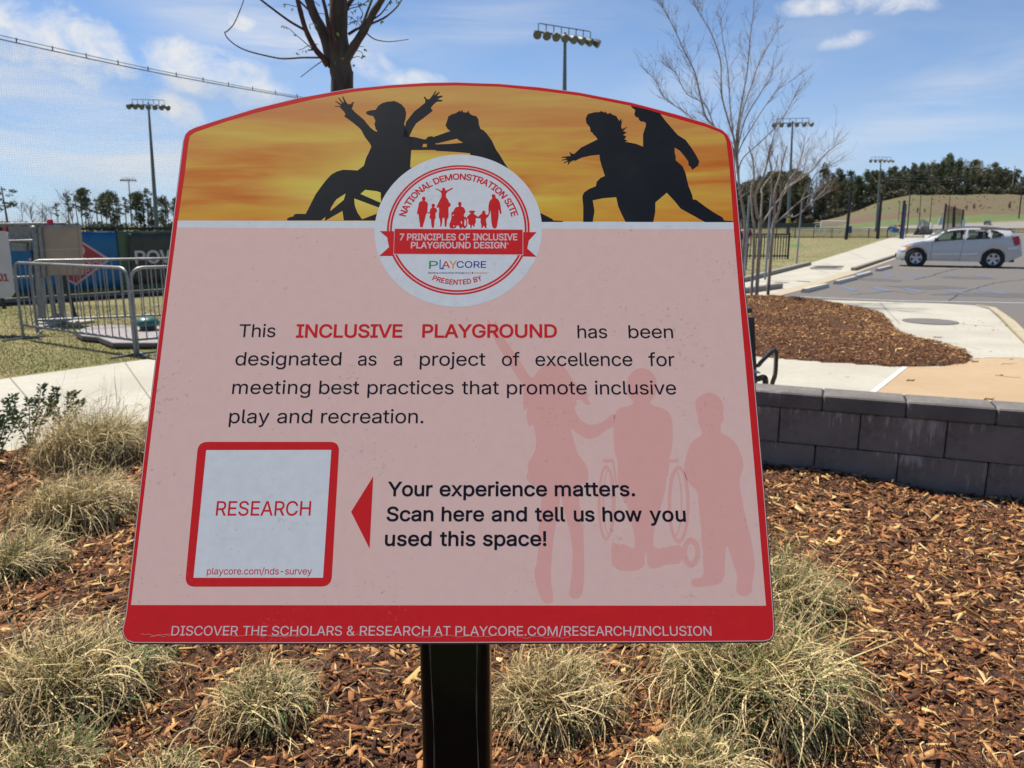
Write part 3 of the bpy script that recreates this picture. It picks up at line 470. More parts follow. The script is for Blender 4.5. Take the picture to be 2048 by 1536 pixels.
 103: [425,[[207,-151,238,-151,179,-151,134,-140,155,-147,113,-132,82,-110,96,-123,69,-98,51,-69,58,-84,67,-60,101,-41,84,-50,107,-49,122,-66,113,-57,130,-75,154,-88,141,-82,168,-94,207,-97,186,-97,238,-97,282,-75,263,-90,302,-60,311,-6,311,-37,311,19,311,68,311,44,310,68,306,68,308,68,301,60,287,41,295,51,278,32,252,16,267,23,238,8,195,5,219,5,164,5,113,27,137,12,88,41,55,90,69,62,41,118,34,191,34,152,34,230,55,293,41,264,69,322,112,361,88,345,137,376,196,384,165,384,220,384,253,373,239,381,268,365,288,346,280,356,297,336,308,319,303,327,309,319,313,319,311,319,313,339,313,379,313,359,333,379,372,379,353,379,372,250,372,-9,372,121,372,-42,350,-90,365,-69,335,-111,291,-136,316,-126,266,-146],[205,59,181,59,228,59,264,75,248,64,280,86,300,121,292,101,308,141,312,193,312,165,312,220,300,264,308,243,292,284,264,312,280,301,248,324,205,330,228,330,181,330,145,312,161,324,129,299,109,262,117,283,100,242,96,193,96,219,96,166,109,123,100,143,117,103,145,76,129,87,162,65]]],
 104: [410,[[114,227,114,249,114,151,114,0,114,76,93,0,53,0,73,0,53,170,53,509,53,339,73,509,114,509,93,509,114,435,114,287,114,361,110,287,102,287,106,287,114,322,152,362,131,347,174,377,227,384,199,384,253,384,295,369,276,379,315,358,341,321,330,342,352,299,357,240,357,273,357,160,357,0,357,80,337,0,296,0,316,0,296,78,296,235,296,157,296,265,273,304,288,288,258,321,210,329,237,329,192,329,161,317,175,325,146,309,126,283,135,298,118,267]]],
 105: [167,[[53,0,73,0,53,126,53,379,53,253,73,379,114,379,93,379,114,253,114,0,114,126,93,0],[84,443,95,443,72,443,54,455,62,447,45,462,41,483,41,472,41,494,54,512,45,504,62,520,84,524,72,524,95,524,114,512,106,520,122,504,126,483,126,494,126,472,114,455,122,462,106,447]]],
 106: [167,[[53,379,53,243,73,379,114,379,93,379,114,243,114,-30,114,106,114,-53,102,-90,110,-73,93,-107,65,-129,81,-120,48,-138,4,-143,28,-143,-1,-143,-10,-143,-5,-143,-10,-124,-10,-87,-10,-105,-6,-87,2,-87,-2,-87,20,-87,40,-72,32,-82,49,-62,53,-29,53,-48,53,107],[83,443,95,443,72,443,53,455,62,447,45,462,41,483,41,472,41,494,53,512,45,504,62,520,83,524,72,524,95,524,114,512,105,520,122,504,126,483,126,494,126,472,114,455,122,462,105,447]]],
 108: [189,[[139,-2,147,-2,110,-2,74,20,88,5,60,35,53,84,53,57,53,226,53,509,53,367,73,509,114,509,93,509,114,372,114,99,114,235,114,81,120,62,116,69,125,55,146,52,133,52,152,52,160,53,157,52,164,53,170,54,167,54,173,37,181,3,177,20,175,1,162,-1,169,0,154,-2]]],
 109: [610,[[53,0,73,0,53,126,53,379,53,253,72,379,112,379,92,379,112,351,112,295,112,323,111,295,108,295,109,295,113,316,132,346,121,332,144,359,172,376,157,369,187,383,219,386,203,386,247,386,287,361,270,378,305,344,321,295,316,322,318,295,312,295,315,295,317,313,337,343,325,329,349,357,381,375,364,367,398,382,437,386,416,386,459,386,497,372,479,381,515,362,541,328,530,348,551,309,557,255,557,285,557,170,557,0,557,85,536,0,496,0,516,0,496,85,496,254,496,169,496,281,473,313,488,301,457,325,419,330,439,330,402,330,374,320,387,327,362,313,345,290,352,303,339,278,335,247,335,263,335,165,335,0,335,82,315,0,274,0,295,0,274,87,274,260,274,173,274,281,253,311,267,298,239,324,199,330,221,330,185,330,158,320,171,327,144,313,126,289,134,303,118,276,114,238,114,258,114,159,114,0,114,79,93,0]]],
 110: [410,[[114,227,114,249,114,151,114,0,114,76,93,0,53,0,73,0,53,126,53,379,53,253,72,379,112,379,92,379,112,349,112,287,112,318,109,287,102,287,106,287,114,322,152,362,131,347,174,377,227,384,199,384,253,384,295,369,276,379,314,358,341,321,330,342,352,299,357,240,357,273,357,160,357,0,357,80,337,0,296,0,316,0,296,78,296,235,296,157,296,265,273,304,288,288,258,321,210,329,237,329,192,329,161,317,175,325,146,309,126,283,135,298,118,267]]],
 111: [415,[[207,-8,242,-8,173,-8,117,16,143,0,91,33,56,85,71,56,41,114,34,187,34,149,34,227,56,291,41,262,71,321,117,360,91,343,143,376,207,384,173,384,242,384,299,360,273,376,325,343,359,291,345,321,374,262,381,187,381,227,381,149,359,85,374,114,345,56,299,16,325,33,273,0],[207,46,182,46,233,46,270,66,254,53,287,79,307,117,299,96,315,139,319,187,319,162,319,213,307,258,315,236,299,280,270,310,287,297,254,323,207,330,233,330,182,330,145,310,161,323,129,297,108,258,116,280,100,237,96,187,96,213,96,162,108,117,100,139,116,96,145,66,129,79,161,53]]],
 112: [424,[[53,-143,73,-143,53,31,53,379,53,205,72,379,112,379,92,379,112,359,112,319,112,339,114,319,118,319,116,319,123,327,137,346,129,336,145,356,171,373,157,365,186,381,229,384,205,384,261,384,313,361,289,376,337,345,370,293,356,322,383,263,390,189,390,229,390,149,370,84,383,114,356,55,313,16,337,32,289,0,229,-8,261,-8,206,-8,173,4,187,-4,158,12,138,31,146,21,130,42,118,59,123,51,117,59,114,59,115,59,114,-8,114,-143,114,-76,93,-143],[220,47,197,47,244,47,279,66,263,53,295,78,316,117,308,95,324,138,328,189,328,162,328,216,316,261,324,240,308,282,280,311,296,299,264,324,220,330,244,330,197,330,161,312,177,324,145,300,125,263,133,284,117,242,113,189,113,217,113,161,125,115,117,136,133,94,162,65,146,77,178,53]]],
 114: [259,[[53,0,73,0,53,126,53,379,53,253,72,379,112,379,92,379,112,360,112,321,112,340,113,321,115,321,114,321,122,340,152,367,135,355,170,379,213,385,190,385,218,385,229,384,223,385,235,384,243,384,240,384,243,363,243,322,243,343,242,323,230,324,237,323,223,325,207,326,215,326,189,326,159,315,173,322,145,307,126,284,134,297,118,270,114,237,114,255,114,158,114,0,114,79,93,0]]],
 115: [365,[[182,-8,211,-8,156,-8,112,3,133,-4,92,11,62,38,75,23,49,53,36,94,40,72,55,98,94,107,74,102,99,86,124,60,109,70,139,50,181,45,158,45,208,45,244,62,229,51,260,74,268,103,268,87,268,116,254,136,263,127,245,144,212,155,231,151,191,160,149,170,170,165,115,178,72,208,89,191,55,225,47,274,47,247,47,296,65,332,53,315,77,348,115,370,94,361,136,380,187,384,160,384,213,384,254,372,235,380,272,365,299,339,287,353,310,325,324,290,319,309,305,286,268,277,287,281,263,292,243,316,255,304,230,327,187,333,212,333,165,333,131,317,146,327,116,306,109,277,109,293,109,263,124,243,114,252,134,235,172,223,150,228,191,218,229,209,210,214,264,201,306,171,290,188,323,154,331,107,331,133,331,84,312,47,325,64,300,30,260,6,282,16,237,-3]]],
 116: [227,[[204,379,138,379,204,362,204,327,204,344,138,327,6,327,72,327,6,344,6,379,6,362,72,379],[65,471,65,345,85,471,126,471,106,471,126,347,126,98,126,222,126,81,136,61,129,69,143,54,170,50,154,50,174,50,185,51,179,50,191,52,202,54,197,53,206,36,213,2,209,19,207,0,192,-3,200,-2,184,-4,168,-4,176,-4,136,-4,92,21,110,4,74,38,65,93,65,62,65,219]]],
 117: [410,[[182,-5,211,-5,157,-5,115,11,134,0,95,21,69,59,80,37,58,80,53,139,53,107,53,219,53,379,53,299,73,379,114,379,93,379,114,301,114,144,114,222,114,114,137,75,121,91,152,58,200,50,173,50,218,50,249,62,235,54,264,70,283,97,275,81,292,112,296,153,296,131,296,228,296,379,296,304,316,379,357,379,337,379,357,253,357,0,357,126,337,0,298,0,318,0,298,31,298,92,298,61,301,92,307,92,304,92,295,57,257,17,279,32,235,2]]],
 118: [389,[[163,0,184,0,114,126,17,379,66,253,40,379,84,379,62,379,111,305,165,155,138,230,174,132,187,87,181,110,193,64,206,21,199,42,198,21,184,21,191,21,191,42,203,87,197,64,209,110,224,155,216,132,251,230,305,379,278,305,327,379,371,379,349,379,323,253,226,0,275,126,205,0]]],
 119: [567,[[138,0,158,0,99,126,23,379,61,253,44,379,87,379,66,379,103,324,133,214,118,269,140,191,154,137,147,165,161,108,175,41,168,76,172,41,165,41,168,41,172,75,186,135,179,106,193,163,206,214,199,190,221,269,252,379,237,324,273,379,316,379,295,379,332,324,362,214,347,269,368,190,382,136,375,164,388,107,402,41,395,76,399,41,391,41,395,41,399,75,413,135,406,107,420,164,434,214,427,190,449,269,480,379,465,324,502,379,545,379,523,379,506,253,429,0,468,126,409,0,368,0,389,0,352,57,319,172,335,114,314,189,305,225,309,207,300,243,291,280,295,261,286,299,277,338,281,318,281,338,291,338,286,338,286,319,277,280,281,299,272,261,263,225,267,243,258,206,248,172,253,189,231,114,199,0,215,57,178,0]]],
 120: [379,[[21,0,44,0,71,73,171,218,121,145,171,202,171,171,171,187,124,240,29,379,76,310,52,379,100,379,76,379,116,355,147,306,132,330,160,287,179,253,170,270,188,237,207,206,198,221,197,206,175,206,186,206,185,221,202,253,194,237,211,270,233,306,221,287,249,330,282,379,266,355,305,379,352,379,328,379,304,309,209,169,256,239,209,184,209,214,209,199,258,143,358,0,308,71,334,0,287,0,310,0,268,28,231,85,249,57,219,103,200,136,209,120,191,152,173,182,182,167,183,182,205,182,194,182,195,167,178,136,186,152,170,120,148,85,160,103,129,57,91,0,110,28,68,0]]],
 121: [389,[[47,-139,51,-140,52,-121,61,-86,57,-103,65,-86,71,-87,68,-87,83,-90,104,-89,94,-91,114,-87,130,-74,122,-82,138,-66,151,-36,145,-53,155,-24,163,-1,159,-13,114,126,17,379,66,252,40,379,84,379,62,379,111,305,165,155,138,230,174,132,187,87,181,109,193,64,206,21,199,42,198,21,184,21,191,21,190,42,202,87,196,64,209,110,224,155,216,132,251,230,305,379,278,305,327,379,371,379,349,379,316,234,204,-58,260,88,196,-78,177,-107,187,-94,166,-120,139,-136,153,-129,125,-142,91,-145,109,-145,81,-145,65,-143,72,-144,57,-142]]],
 174: [463,[[231,118,259,118,204,118,154,134,179,123,130,144,91,177,109,158,73,195,48,240,59,216,38,264,33,317,33,290,33,344,48,394,38,370,59,418,91,457,73,439,109,475,154,500,130,490,179,510,231,516,204,516,259,516,309,500,285,510,333,490,372,457,354,475,390,439,415,394,405,418,425,370,430,317,430,344,430,290,415,240,425,264,405,216,372,177,390,195,354,158,309,134,333,144,285,123],[231,166,204,166,259,166,307,187,285,173,330,200,362,241,348,218,375,264,382,317,382,289,382,345,362,393,375,370,348,415,307,447,330,434,285,461,231,467,259,467,204,467,156,447,179,461,133,434,101,393,115,415,88,370,81,317,81,345,81,289,101,241,88,264,115,218,156,187,133,200,179,173],[273,226,288,226,258,254,228,312,243,283,243,312,273,312,258,312,288,283,319,226,304,254,303,226],[161,226,175,226,161,287,161,409,161,348,192,409,253,409,222,409,261,409,279,402,270,407,288,398,302,383,296,391,308,374,311,350,311,363,311,337,302,316,308,325,295,307,278,295,287,299,268,290,250,287,259,287,228,287,185,287,207,287,185,298,185,319,185,308,203,319,239,319,221,319,245,319,257,327,251,321,264,332,267,350,267,340,267,361,257,372,263,368,251,376,239,378,245,378,227,378,203,378,215,378,203,327,203,226,203,276,189,226]]],
 8482: [424,[[289,326,295,326,262,387,209,509,235,448,220,509,242,509,231,509,261,464,298,375,279,420,316,420,354,509,335,464,365,509,387,509,376,509,360,448,307,326,334,387,301,326],[202,326,213,326,202,387,202,509,202,448,213,509,235,509,224,509,235,448,235,326,235,387,224,326],[361,326,372,326,361,387,361,509,361,448,372,509,394,509,383,509,394,448,394,326,394,387,383,326],[82,326,93,326,82,381,82,492,82,437,93,492,115,492,104,492,115,437,115,326,115,381,104,326],[27,480,75,480,27,490,27,509,27,499,75,509,170,509,122,509,170,499,170,480,170,490,122,480]]],
}
FONT = {chr(k): v for k, v in GLYPHS.items()}
# ================================================================ SIGN
SU = Vector((1, 0, 0)); SUPA = R(90 - 27.2) ; SV = Vector((0, math.cos(SUPA), math.sin(SUPA))); SNRM = SU.cross(SV)   # points to the reader? fixed below
if SNRM.y > 0: SNRM = -SNRM
DS = .94
SORG = Vector((0, 0, EYE)) + ray(900, 1288) * (DS)      # middle of the lower edge
M_face = SU.cross(SV)
def S(px, py):
    p = onplane(px, py, SORG, M_face) - SORG
    return (p.dot(SU), p.dot(SV))
sign = bpy.data.objects.new('information_sign', None); COL.objects.link(sign)
tag(sign, 'pink and red information sign with sunset picture on a black post', 'sign')
sign.matrix_basis = Matrix((( SU.x, SV.x, M_face.x, SORG.x), (SU.y, SV.y, M_face.y, SORG.y), (SU.z, SV.z, M_face.z, SORG.z), (0, 0, 0, 1)))
def ink(name, c, c2=None, rough=.45, **k): return mat(name, c, c2 or tuple(v * .93 for v in c), scale=60, rough=rough, spec=.16, **k)
I_red = ink('sign_red', (.76, .020, .022)); I_pink = ink('sign_pink', (.92, .60, .515), (.89, .575, .495))
I_white = ink('sign_white', (.82, .82, .82)); I_navy = ink('sign_black', (.010, .008, .016)); I_kid = ink('sign_rose', (.91, .46, .395), (.89, .445, .38))
I_sil = ink('sign_silhouette', (.010, .012, .016), rough=.5)
I_txtp = ink('sign_pale_lettering', (.82, .62, .62)); I_green = ink('sign_green', (.02, .33, .12)); I_blue = ink('sign_blue', (.03, .14, .62)); I_or = ink('sign_orange', (.85, .30, .03)); I_nb = ink('sign_dark_blue', (.02, .03, .30))
def specks(m, amt=.5, sc=90, thr=.63, c=(.25, .22, .18)):
    nt = m.node_tree; N = nt.nodes; L = nt.links; b = N['Principled BSDF']; src = b.inputs['Base Color'].links[0].from_socket
    t = N.new('ShaderNodeTexCoord'); a = N.new('ShaderNodeTexNoise'); a.inputs['Scale'].default_value = sc; a.inputs['Detail'].default_value = 3; L.new(t.outputs['Object'], a.inputs[0])
    a2 = N.new('ShaderNodeTexNoise'); a2.inputs['Scale'].default_value = 11; L.new(t.outputs['Object'], a2.inputs[0])
    s = N.new('ShaderNodeMath'); s.operation = 'MULTIPLY_ADD'; L.new(a2.outputs[0], s.inputs[0]); s.inputs[1].default_value = .55; L.new(a.outputs[0], s.inputs[2])
    r = N.new('ShaderNodeMapRange'); r.inputs[1].default_value = thr + .28; r.inputs[2].default_value = thr + .40; r.inputs[4].default_value = amt; L.new(s.outputs[0], r.inputs[0])
    x = N.new('ShaderNodeMix'); x.data_type = 'RGBA'; L.new(r.outputs[0], x.inputs[0]); L.new(src, x.inputs[6]); x.inputs[7].default_value = (*c, 1); L.new(x.outputs[2], b.inputs['Base Color'])
specks(I_pink, .36, 170, .66); specks(I_white, .22, 170, .66); specks(I_red, .15, 260, .66, (.7, .35, .3)); specks(I_sil, .10, 1100, .60, (.30, .30, .26)); specks(I_kid, .28, 170, .66)
def sunset_mat():
    m = mat('sunset_print', (.6, .3, .05), (.7, .4, .1), rough=.45, spec=.16); nt = m.node_tree; N = nt.nodes; L = nt.links; b = N['Principled BSDF']
    tc = N.new('ShaderNodeTexCoord'); sp = N.new('ShaderNodeSeparateXYZ'); L.new(tc.outputs['Object'], sp.inputs[0])
    mp = N.new('ShaderNodeMapping'); mp.inputs['Scale'].default_value = (3.2, 26, 1); L.new(tc.outputs['Object'], mp.inputs[0])
    n = N.new('ShaderNodeTexNoise'); n.inputs['Scale'].default_value = 1; n.inputs['Detail'].default_value = 5; n.inputs['Roughness'].default_value = .55; n.inputs['Distortion'].default_value = .5; L.new(mp.outputs[0], n.inputs[0])
    cr = N.new('ShaderNodeValToRGB'); e = cr.color_ramp.elements
    e[0].position = .30; e[0].color = (.66, .15, .020, 1); e[1].position = .72; e[1].color = (.86, .62, .09, 1)
    for p, c in ((.42, (.74, .24, .035)), (.50, (.78, .34, .06)), (.58, (.80, .45, .06))):
        x = e.new(p); x.color = (*c, 1)
    L.new(n.outputs[0], cr.inputs[0])
    # glow of the low sun printed behind the wheelchair, warmer band near the horizon, duller top
    c0 = S(735, 400); g = N.new('ShaderNodeVectorMath'); g.operation = 'DISTANCE'; g.inputs[1].default_value = (c0[0], c0[1], 0); L.new(tc.outputs['Object'], g.inputs[0])
    gr = N.new('ShaderNodeMapRange'); gr.inputs[1].default_value = .015; gr.inputs[2].default_value = .16; gr.inputs[3].default_value = .8; gr.inputs[4].default_value = 0; L.new(g.outputs['Value'], gr.inputs[0])
    mx = N.new('ShaderNodeMix'); mx.data_type = 'RGBA'; L.new(gr.outputs[0], mx.inputs[0]); L.new(cr.outputs[0], mx.inputs[6]); mx.inputs[7].default_value = (.90, .76, .14, 1)
    y0 = S(900, 441)[1]; y1 = S(900, 330)[1]; y2 = S(900, 200)[1]
    lo = N.new('ShaderNodeMapRange'); lo.inputs[1].default_value = y0; lo.inputs[2].default_value = y0 + (y1 - y0) * .4; lo.inputs[3].default_value = .5; lo.inputs[4].default_value = 0; L.new(sp.outputs[1], lo.inputs[0])
    m2 = N.new('ShaderNodeMix'); m2.data_type = 'RGBA'; L.new(lo.outputs[0], m2.inputs[0]); L.new(mx.outputs[2], m2.inputs[6]); m2.inputs[7].default_value = (.82, .33, .02, 1)
    hi = N.new('ShaderNodeMapRange'); hi.inputs[1].default_value = y1; hi.inputs[2].default_value = y2; hi.inputs[4].default_value = .6; L.new(sp.outputs[1], hi.inputs[0])
    m3 = N.new('ShaderNodeMix'); m3.data_type = 'RGBA'; L.new(hi.outputs[0], m3.inputs[0]); L.new(m2.outputs[2], m3.inputs[6]); m3.inputs[7].default_value = (.76, .40, .13, 1)
    L.new(m3.outputs[2], b.inputs['Base Color']); return m
I_sun = sunset_mat()
LV = {'red_border': 1, 'sunset_picture': 2, 'white_stripe': 2, 'pink_panel': 2, 'badge': 5, 'badge_ring': 6, 'ribbon_end': 6.5, 'ribbon_edge': 7, 'ribbon': 8, 'card_frame': 5, 'card': 6, 'arrow': 5, 'scratch': 9}
LCNT = [0.0]
def nl(name):
    LCNT[0] += .004
    return (LV.get(name, 3 if ('silhouette' in name or 'outline' in name or 'arm' in name) else 9) + LCNT[0]) * 1.0e-5
def curve_part(name, splines, m, parent, offset=0.0, z=None, bez=False, res=4):
    cu = bpy.data.curves.new(name, 'CURVE'); cu.dimensions = '2D'; cu.fill_mode = 'BOTH'; cu.resolution_u = res; cu.offset = offset
    for s in splines:
        if bez:
            sp = cu.splines.new('BEZIER'); sp.bezier_points.add(len(s) - 1)
            for bp, p in zip(sp.bezier_points, s):
                bp.handle_left_type = bp.handle_right_type = 'FREE'
                bp.co = (p[0], p[1], 0); bp.handle_left = (p[2], p[3], 0); bp.handle_right = (p[4], p[5], 0)
        else:
            sp = cu.splines.new('POLY'); sp.points.add(len(s) - 1)
            for bp, p in zip(sp.points, s): bp.co = (p[0], p[1], 0, 1)
        sp.use_cyclic_u = True
    ob = bpy.data.objects.new(name, cu); COL.objects.link(ob); dg = bpy.context.evaluated_depsgraph_get(); me = bpy.data.meshes.new_from_object(ob.evaluated_get(dg))
    bpy.data.objects.remove(ob); bpy.data.curves.remove(cu); me.name = name
    zz = nl(name) if z is None else z
    n = len(me.vertices); co = np.empty(n * 3, np.float32); me.vertices.foreach_get('co', co); co = co.reshape(-1, 3); co[:, 2] = zz; me.vertices.foreach_set('co', co.ravel())
    # make the faces look at the reader
    if len(me.polygons) and sum(p.normal.z * p.area for p in me.polygons) < 0: me.flip_normals()
    me.materials.clear(); me.materials.append(m); me.update()
    return link_mesh(me, name, parent)
def spx(zs, ox, oy, pts): return [S(ox + x / zs, oy + y / zs) for x, y in pts]
def chaikin(P, it=1, keep=.0):
    for _ in range(it):
        Q = []
        for i in range(len(P)):
            a = P[i]; b = P[(i + 1) % len(P)]
            Q.append((a[0] * .75 + b[0] * .25, a[1] * .75 + b[1] * .25)); Q.append((a[0] * .25 + b[0] * .75, a[1] * .25 + b[1] * .75))
        P = Q
    return P
def glyph_run(text, track=0.0):
    out = []; x = 0
    for ch in text:
        adv, cs = FONT[ch]
        for c in cs:
            out.append([(c[i] + x, c[i + 1], c[i + 2] + x, c[i + 3], c[i + 4] + x, c[i + 5]) for i in range(0, len(c), 6)])
        x += adv + track
    return out
def bounds(sp): xs = [p[0] for s in sp for p in s]; return min(xs), max(xs)
def word(text, x0, x1, base, cap, capref=509.0, maxw=1.12):
    """bezier splines for a word spanning plane x0..x1 at baseline, cap height cap (plane units)"""
    k = cap / capref; kx = k * maxw
    sp = glyph_run(text); a, b = bounds(sp); need = (x1 - x0) / kx
    tr = (need - (b - a)) / max(1, len(text) - 1) if len(text) > 1 else 0
    if tr < -14: kx = (x1 - x0) / (b - a - 14 * (len(text) - 1)); tr = -14
    sp = glyph_run(text, tr); a, b = bounds(sp)
    if len(text) == 1: kx = (x1 - x0) / (b - a)
    return [[(x0 + (p[0] - a) * kx, base + p[1] * k, x0 + (p[2] - a) * kx, base + p[3] * k, x0 + (p[4] - a) * kx, base + p[5] * k) for p in s] for s in sp]
from mathutils.geometry import delaunay_2d_cdt
def letter_mesh(name, glyphs, m, parent, offset):
    """each glyph: list of bezier contours; filled by winding number so overlapping strokes stay solid"""
    V = []; F = []; zz = nl(name)
    for cs in glyphs:
        P = []
        for s in cs:
            poly = []; n = len(s)
            for i in range(n):
                a = s[i]; b = s[(i + 1) % n]
                p0 = (a[0], a[1]); p1 = (a[4], a[5]); p2 = (b[2], b[3]); p3 = (b[0], b[1])
                d = abs((p3[0] - p0[0]) * (p1[1] - p0[1]) - (p3[1] - p0[1]) * (p1[0] - p0[0])) + abs((p3[0] - p0[0]) * (p2[1] - p0[1]) - (p3[1] - p0[1]) * (p2[0] - p0[0]))
                L2 = (p3[0] - p0[0]) ** 2 + (p3[1] - p0[1]) ** 2
                k = 1 if d < .02 * L2 else 5
                for j in range(k):
                    t = j / k; u = 1 - t
                    poly.append((u ** 3 * p0[0] + 3 * u * u * t * p1[0] + 3 * u * t * t * p2[0] + t ** 3 * p3[0], u ** 3 * p0[1] + 3 * u * u * t * p1[1] + 3 * u * t * t * p2[1] + t ** 3 * p3[1]))
            q = [poly[0]]
            for p in poly[1:]:
                if (p[0] - q[-1][0]) ** 2 + (p[1] - q[-1][1]) ** 2 > 1e-12: q.append(p)
            if (q[0][0] - q[-1][0]) ** 2 + (q[0][1] - q[-1][1]) ** 2 < 1e-12: q.pop()
            if len(q) > 2: P.append(q)
        if not P: continue
        ars = [sum(q[i][0] * q[(i + 1) % len(q)][1] - q[(i + 1) % len(q)][0] * q[i][1] for i in range(len(q))) for q in P]
        sg = 1 if max(ars, key=abs) > 0 else -1
        if offset:
            N = []
            for q in P:
                n = len(q); o = []
                for i in range(n):
                    a = Vector(q[i - 1]); b = Vector(q[i]); cc = Vector(q[(i + 1) % n]); e1 = (b - a).normalized(); e2 = (cc - b).normalized()
                    n1 = Vector((e1.y, -e1.x)) * sg; n2 = Vector((e2.y, -e2.x)) * sg; mm = n1 + n2; mm = mm * (2 / max(mm.length_squared, .9)) if mm.length > 1e-6 else n1
                    r_ = b + mm * offset; o.append((r_.x, r_.y))
                N.append(o)
            P = N
        vs = []; es = []
        for q in P:
            b0 = len(vs); vs += [Vector(p) for p in q]; es += [(b0 + i, b0 + (i + 1) % len(q)) for i in range(len(q))]
        K = 1000.0
        ov, oe, of = delaunay_2d_cdt([v * K for v in vs], es, [], 0, 1e-4)[:3]
        b0 = len(V); V += [(v.x / K, v.y / K, zz) for v in ov]
        for f in of:
            x = sum(ov[i].x for i in f) / len(f) / K; y = sum(ov[i].y for i in f) / len(f) / K; w = 0
            for q in P:
                x1, y1 = q[-1]
                for x2, y2 in q:
                    if (y1 > y) != (y2 > y):
                        if x < (x2 - x1) * (y - y1) / (y2 - y1) + x1: w += 1 if y2 > y1 else -1
                    x1, y1 = x2, y2
            if w != 0: F.append(tuple(b0 + i for i in f))
    me = bpy.data.meshes.new(name); me.from_pydata(V, [], F); me.materials.append(m)
    if len(me.polygons) and sum(p.normal.z * p.area for p in me.polygons) < 0: me.flip_normals()
    return link_mesh(me, name, parent)
def text_px(words, yb0, ycap0, m, parent, offset=0.0, yb1=None, xa=0, xb=1, name='lettering', label=None, maxw=1.12):
    """words: [(text, px0, px1)]; base line yb0..yb1 over px xa..xb"""
    sp = []
    for t, p0, p1 in words:
        yb = yb0 if yb1 is None else yb0 + (yb1 - yb0) * ((p0 + p1) / 2 - xa) / (xb - xa)
        c = S((p0 + p1) / 2, yb - (yb0 - ycap0))[1] - S((p0 + p1) / 2, yb)[1]
        x0 = S(p0, yb - (yb0 - ycap0) / 2)[0]; x1 = S(p1, yb - (yb0 - ycap0) / 2)[0]
        sp.append((t, word(t, x0, x1, S(p0, yb)[1], c, maxw=maxw)))
    gl = []
    for t, ws in sp:
        i = 0
        for ch in t:
            k = len(FONT[ch][1]); gl.append(ws[i:i + k]); i += k
    o = letter_mesh(name, gl, m, parent, offset)
    if label: o['label'] = label
    return o
# board
outer = [S(*p) for p in [(249, 1226), (241.5, 1262), (244, 1274), (252, 1284), (266, 1289), (400, 1289.5), (900, 1289), (1400, 1287), (1528, 1286), (1541, 1283), (1549, 1274), (1551.5, 1262), (1550, 1226), (1532.5, 1000), (1509, 730), (1492, 576), (1479, 420), (1468.5, 300), (1465, 283), (1458, 268), (1446, 257.5), (1412, 243.5), (1353, 226), (1263, 202.5), (1160, 182.5), (1080, 172), (999, 165), (911, 162), (853, 163), (780, 167.5), (700, 175), (598, 193), (512, 214), (440, 236), (389, 252.5), (376, 259), (368, 267), (364, 280), (333, 525), (289, 875)]]
def inset(P, d):
    n = len(P); out = []; ar = sum(P[i][0] * P[(i + 1) % n][1] - P[(i + 1) % n][0] * P[i][1] for i in range(n)); sg = 1 if ar > 0 else -1
    for i in range(n):
        a = Vector(P[i - 1]); b = Vector(P[i]); c = Vector(P[(i + 1) % n]); e1 = (b - a).normalized(); e2 = (c - b).normalized()
        n1 = Vector((-e1.y, e1.x)) * sg; n2 = Vector((-e2.y, e2.x)) * sg; m_ = (n1 + n2); m_ = m_ / max(.3, m_.length_squared) * 2 if m_.length > 1e-6 else n1
        q = b + m_ * d; out.append((q.x, q.y))
    return out
M_edge = mat('board_core', (.030, .029, .034), (.05, .048, .055), scale=90, rough=.55, bump=.1, dist=.001)
def board():
    P0 = outer; P1 = inset(outer, .0026); n = len(P0); V = [(x, y, -.012) for x, y in P0] + [(x, y, -.0030) for x, y in P0] + [(x, y, 0) for x, y in P1]
    F = [tuple(range(n))[::-1], tuple(range(2 * n, 3 * n))] + [(k * n + i, k * n + (i + 1) % n, (k + 1) * n + (i + 1) % n, (k + 1) * n + i) for k in (0, 1) for i in range(n)]
    me = bpy.data.meshes.new('board'); me.from_pydata(V, [], F); bm = bmesh.new(); bm.from_mesh(me); bmesh.ops.recalc_face_normals(bm, faces=bm.faces); bm.to_mesh(me); bm.free(); me.materials.append(M_edge); link_mesh(me, 'board', sign)
board()
M_prot = ink('laminate_edge', (.80, .62, .58))
curve_part('laminate_edge', [inset(outer, .0020)], M_prot, sign, z=.000004)
curve_part('red_border', [inset(outer, .0028)], I_red, sign, z=.00001)
sunp = [(356, 441), (370, 345), (377, 285), (380, 272), (390, 265), (450, 244), (512, 226), (560, 214.5), (632, 197.5), (706.5, 184), (780, 176), (853, 172), (911.6, 171), (999.5, 173.5), (1080, 181.5), (1160, 191.5), (1263, 212), (1353, 237.5), (1412, 254), (1440, 264.5), (1448, 270.5), (1452.5, 281), (1459, 336), (1466.7, 444)]
curve_part('sunset_picture', [[S(*p) for p in sunp]], I_sun, sign)
curve_part('white_stripe', [[S(*p) for p in [(355.5, 441), (1466.7, 444), (1467.6, 458.3), (354, 455)]]], I_white, sign)
curve_part('pink_panel', [[S(*p) for p in [(354, 455), (1467.6, 458.3), (1483, 640), (1508, 925), (1532, 1211.5), (262, 1210), (301, 880), (333, 620)]]], I_pink, sign)
A = (5.486, 560, 170); B = (3.413, 560, 150); C6 = (6.145, 800, 200); D6 = (5.12, 1080, 180)
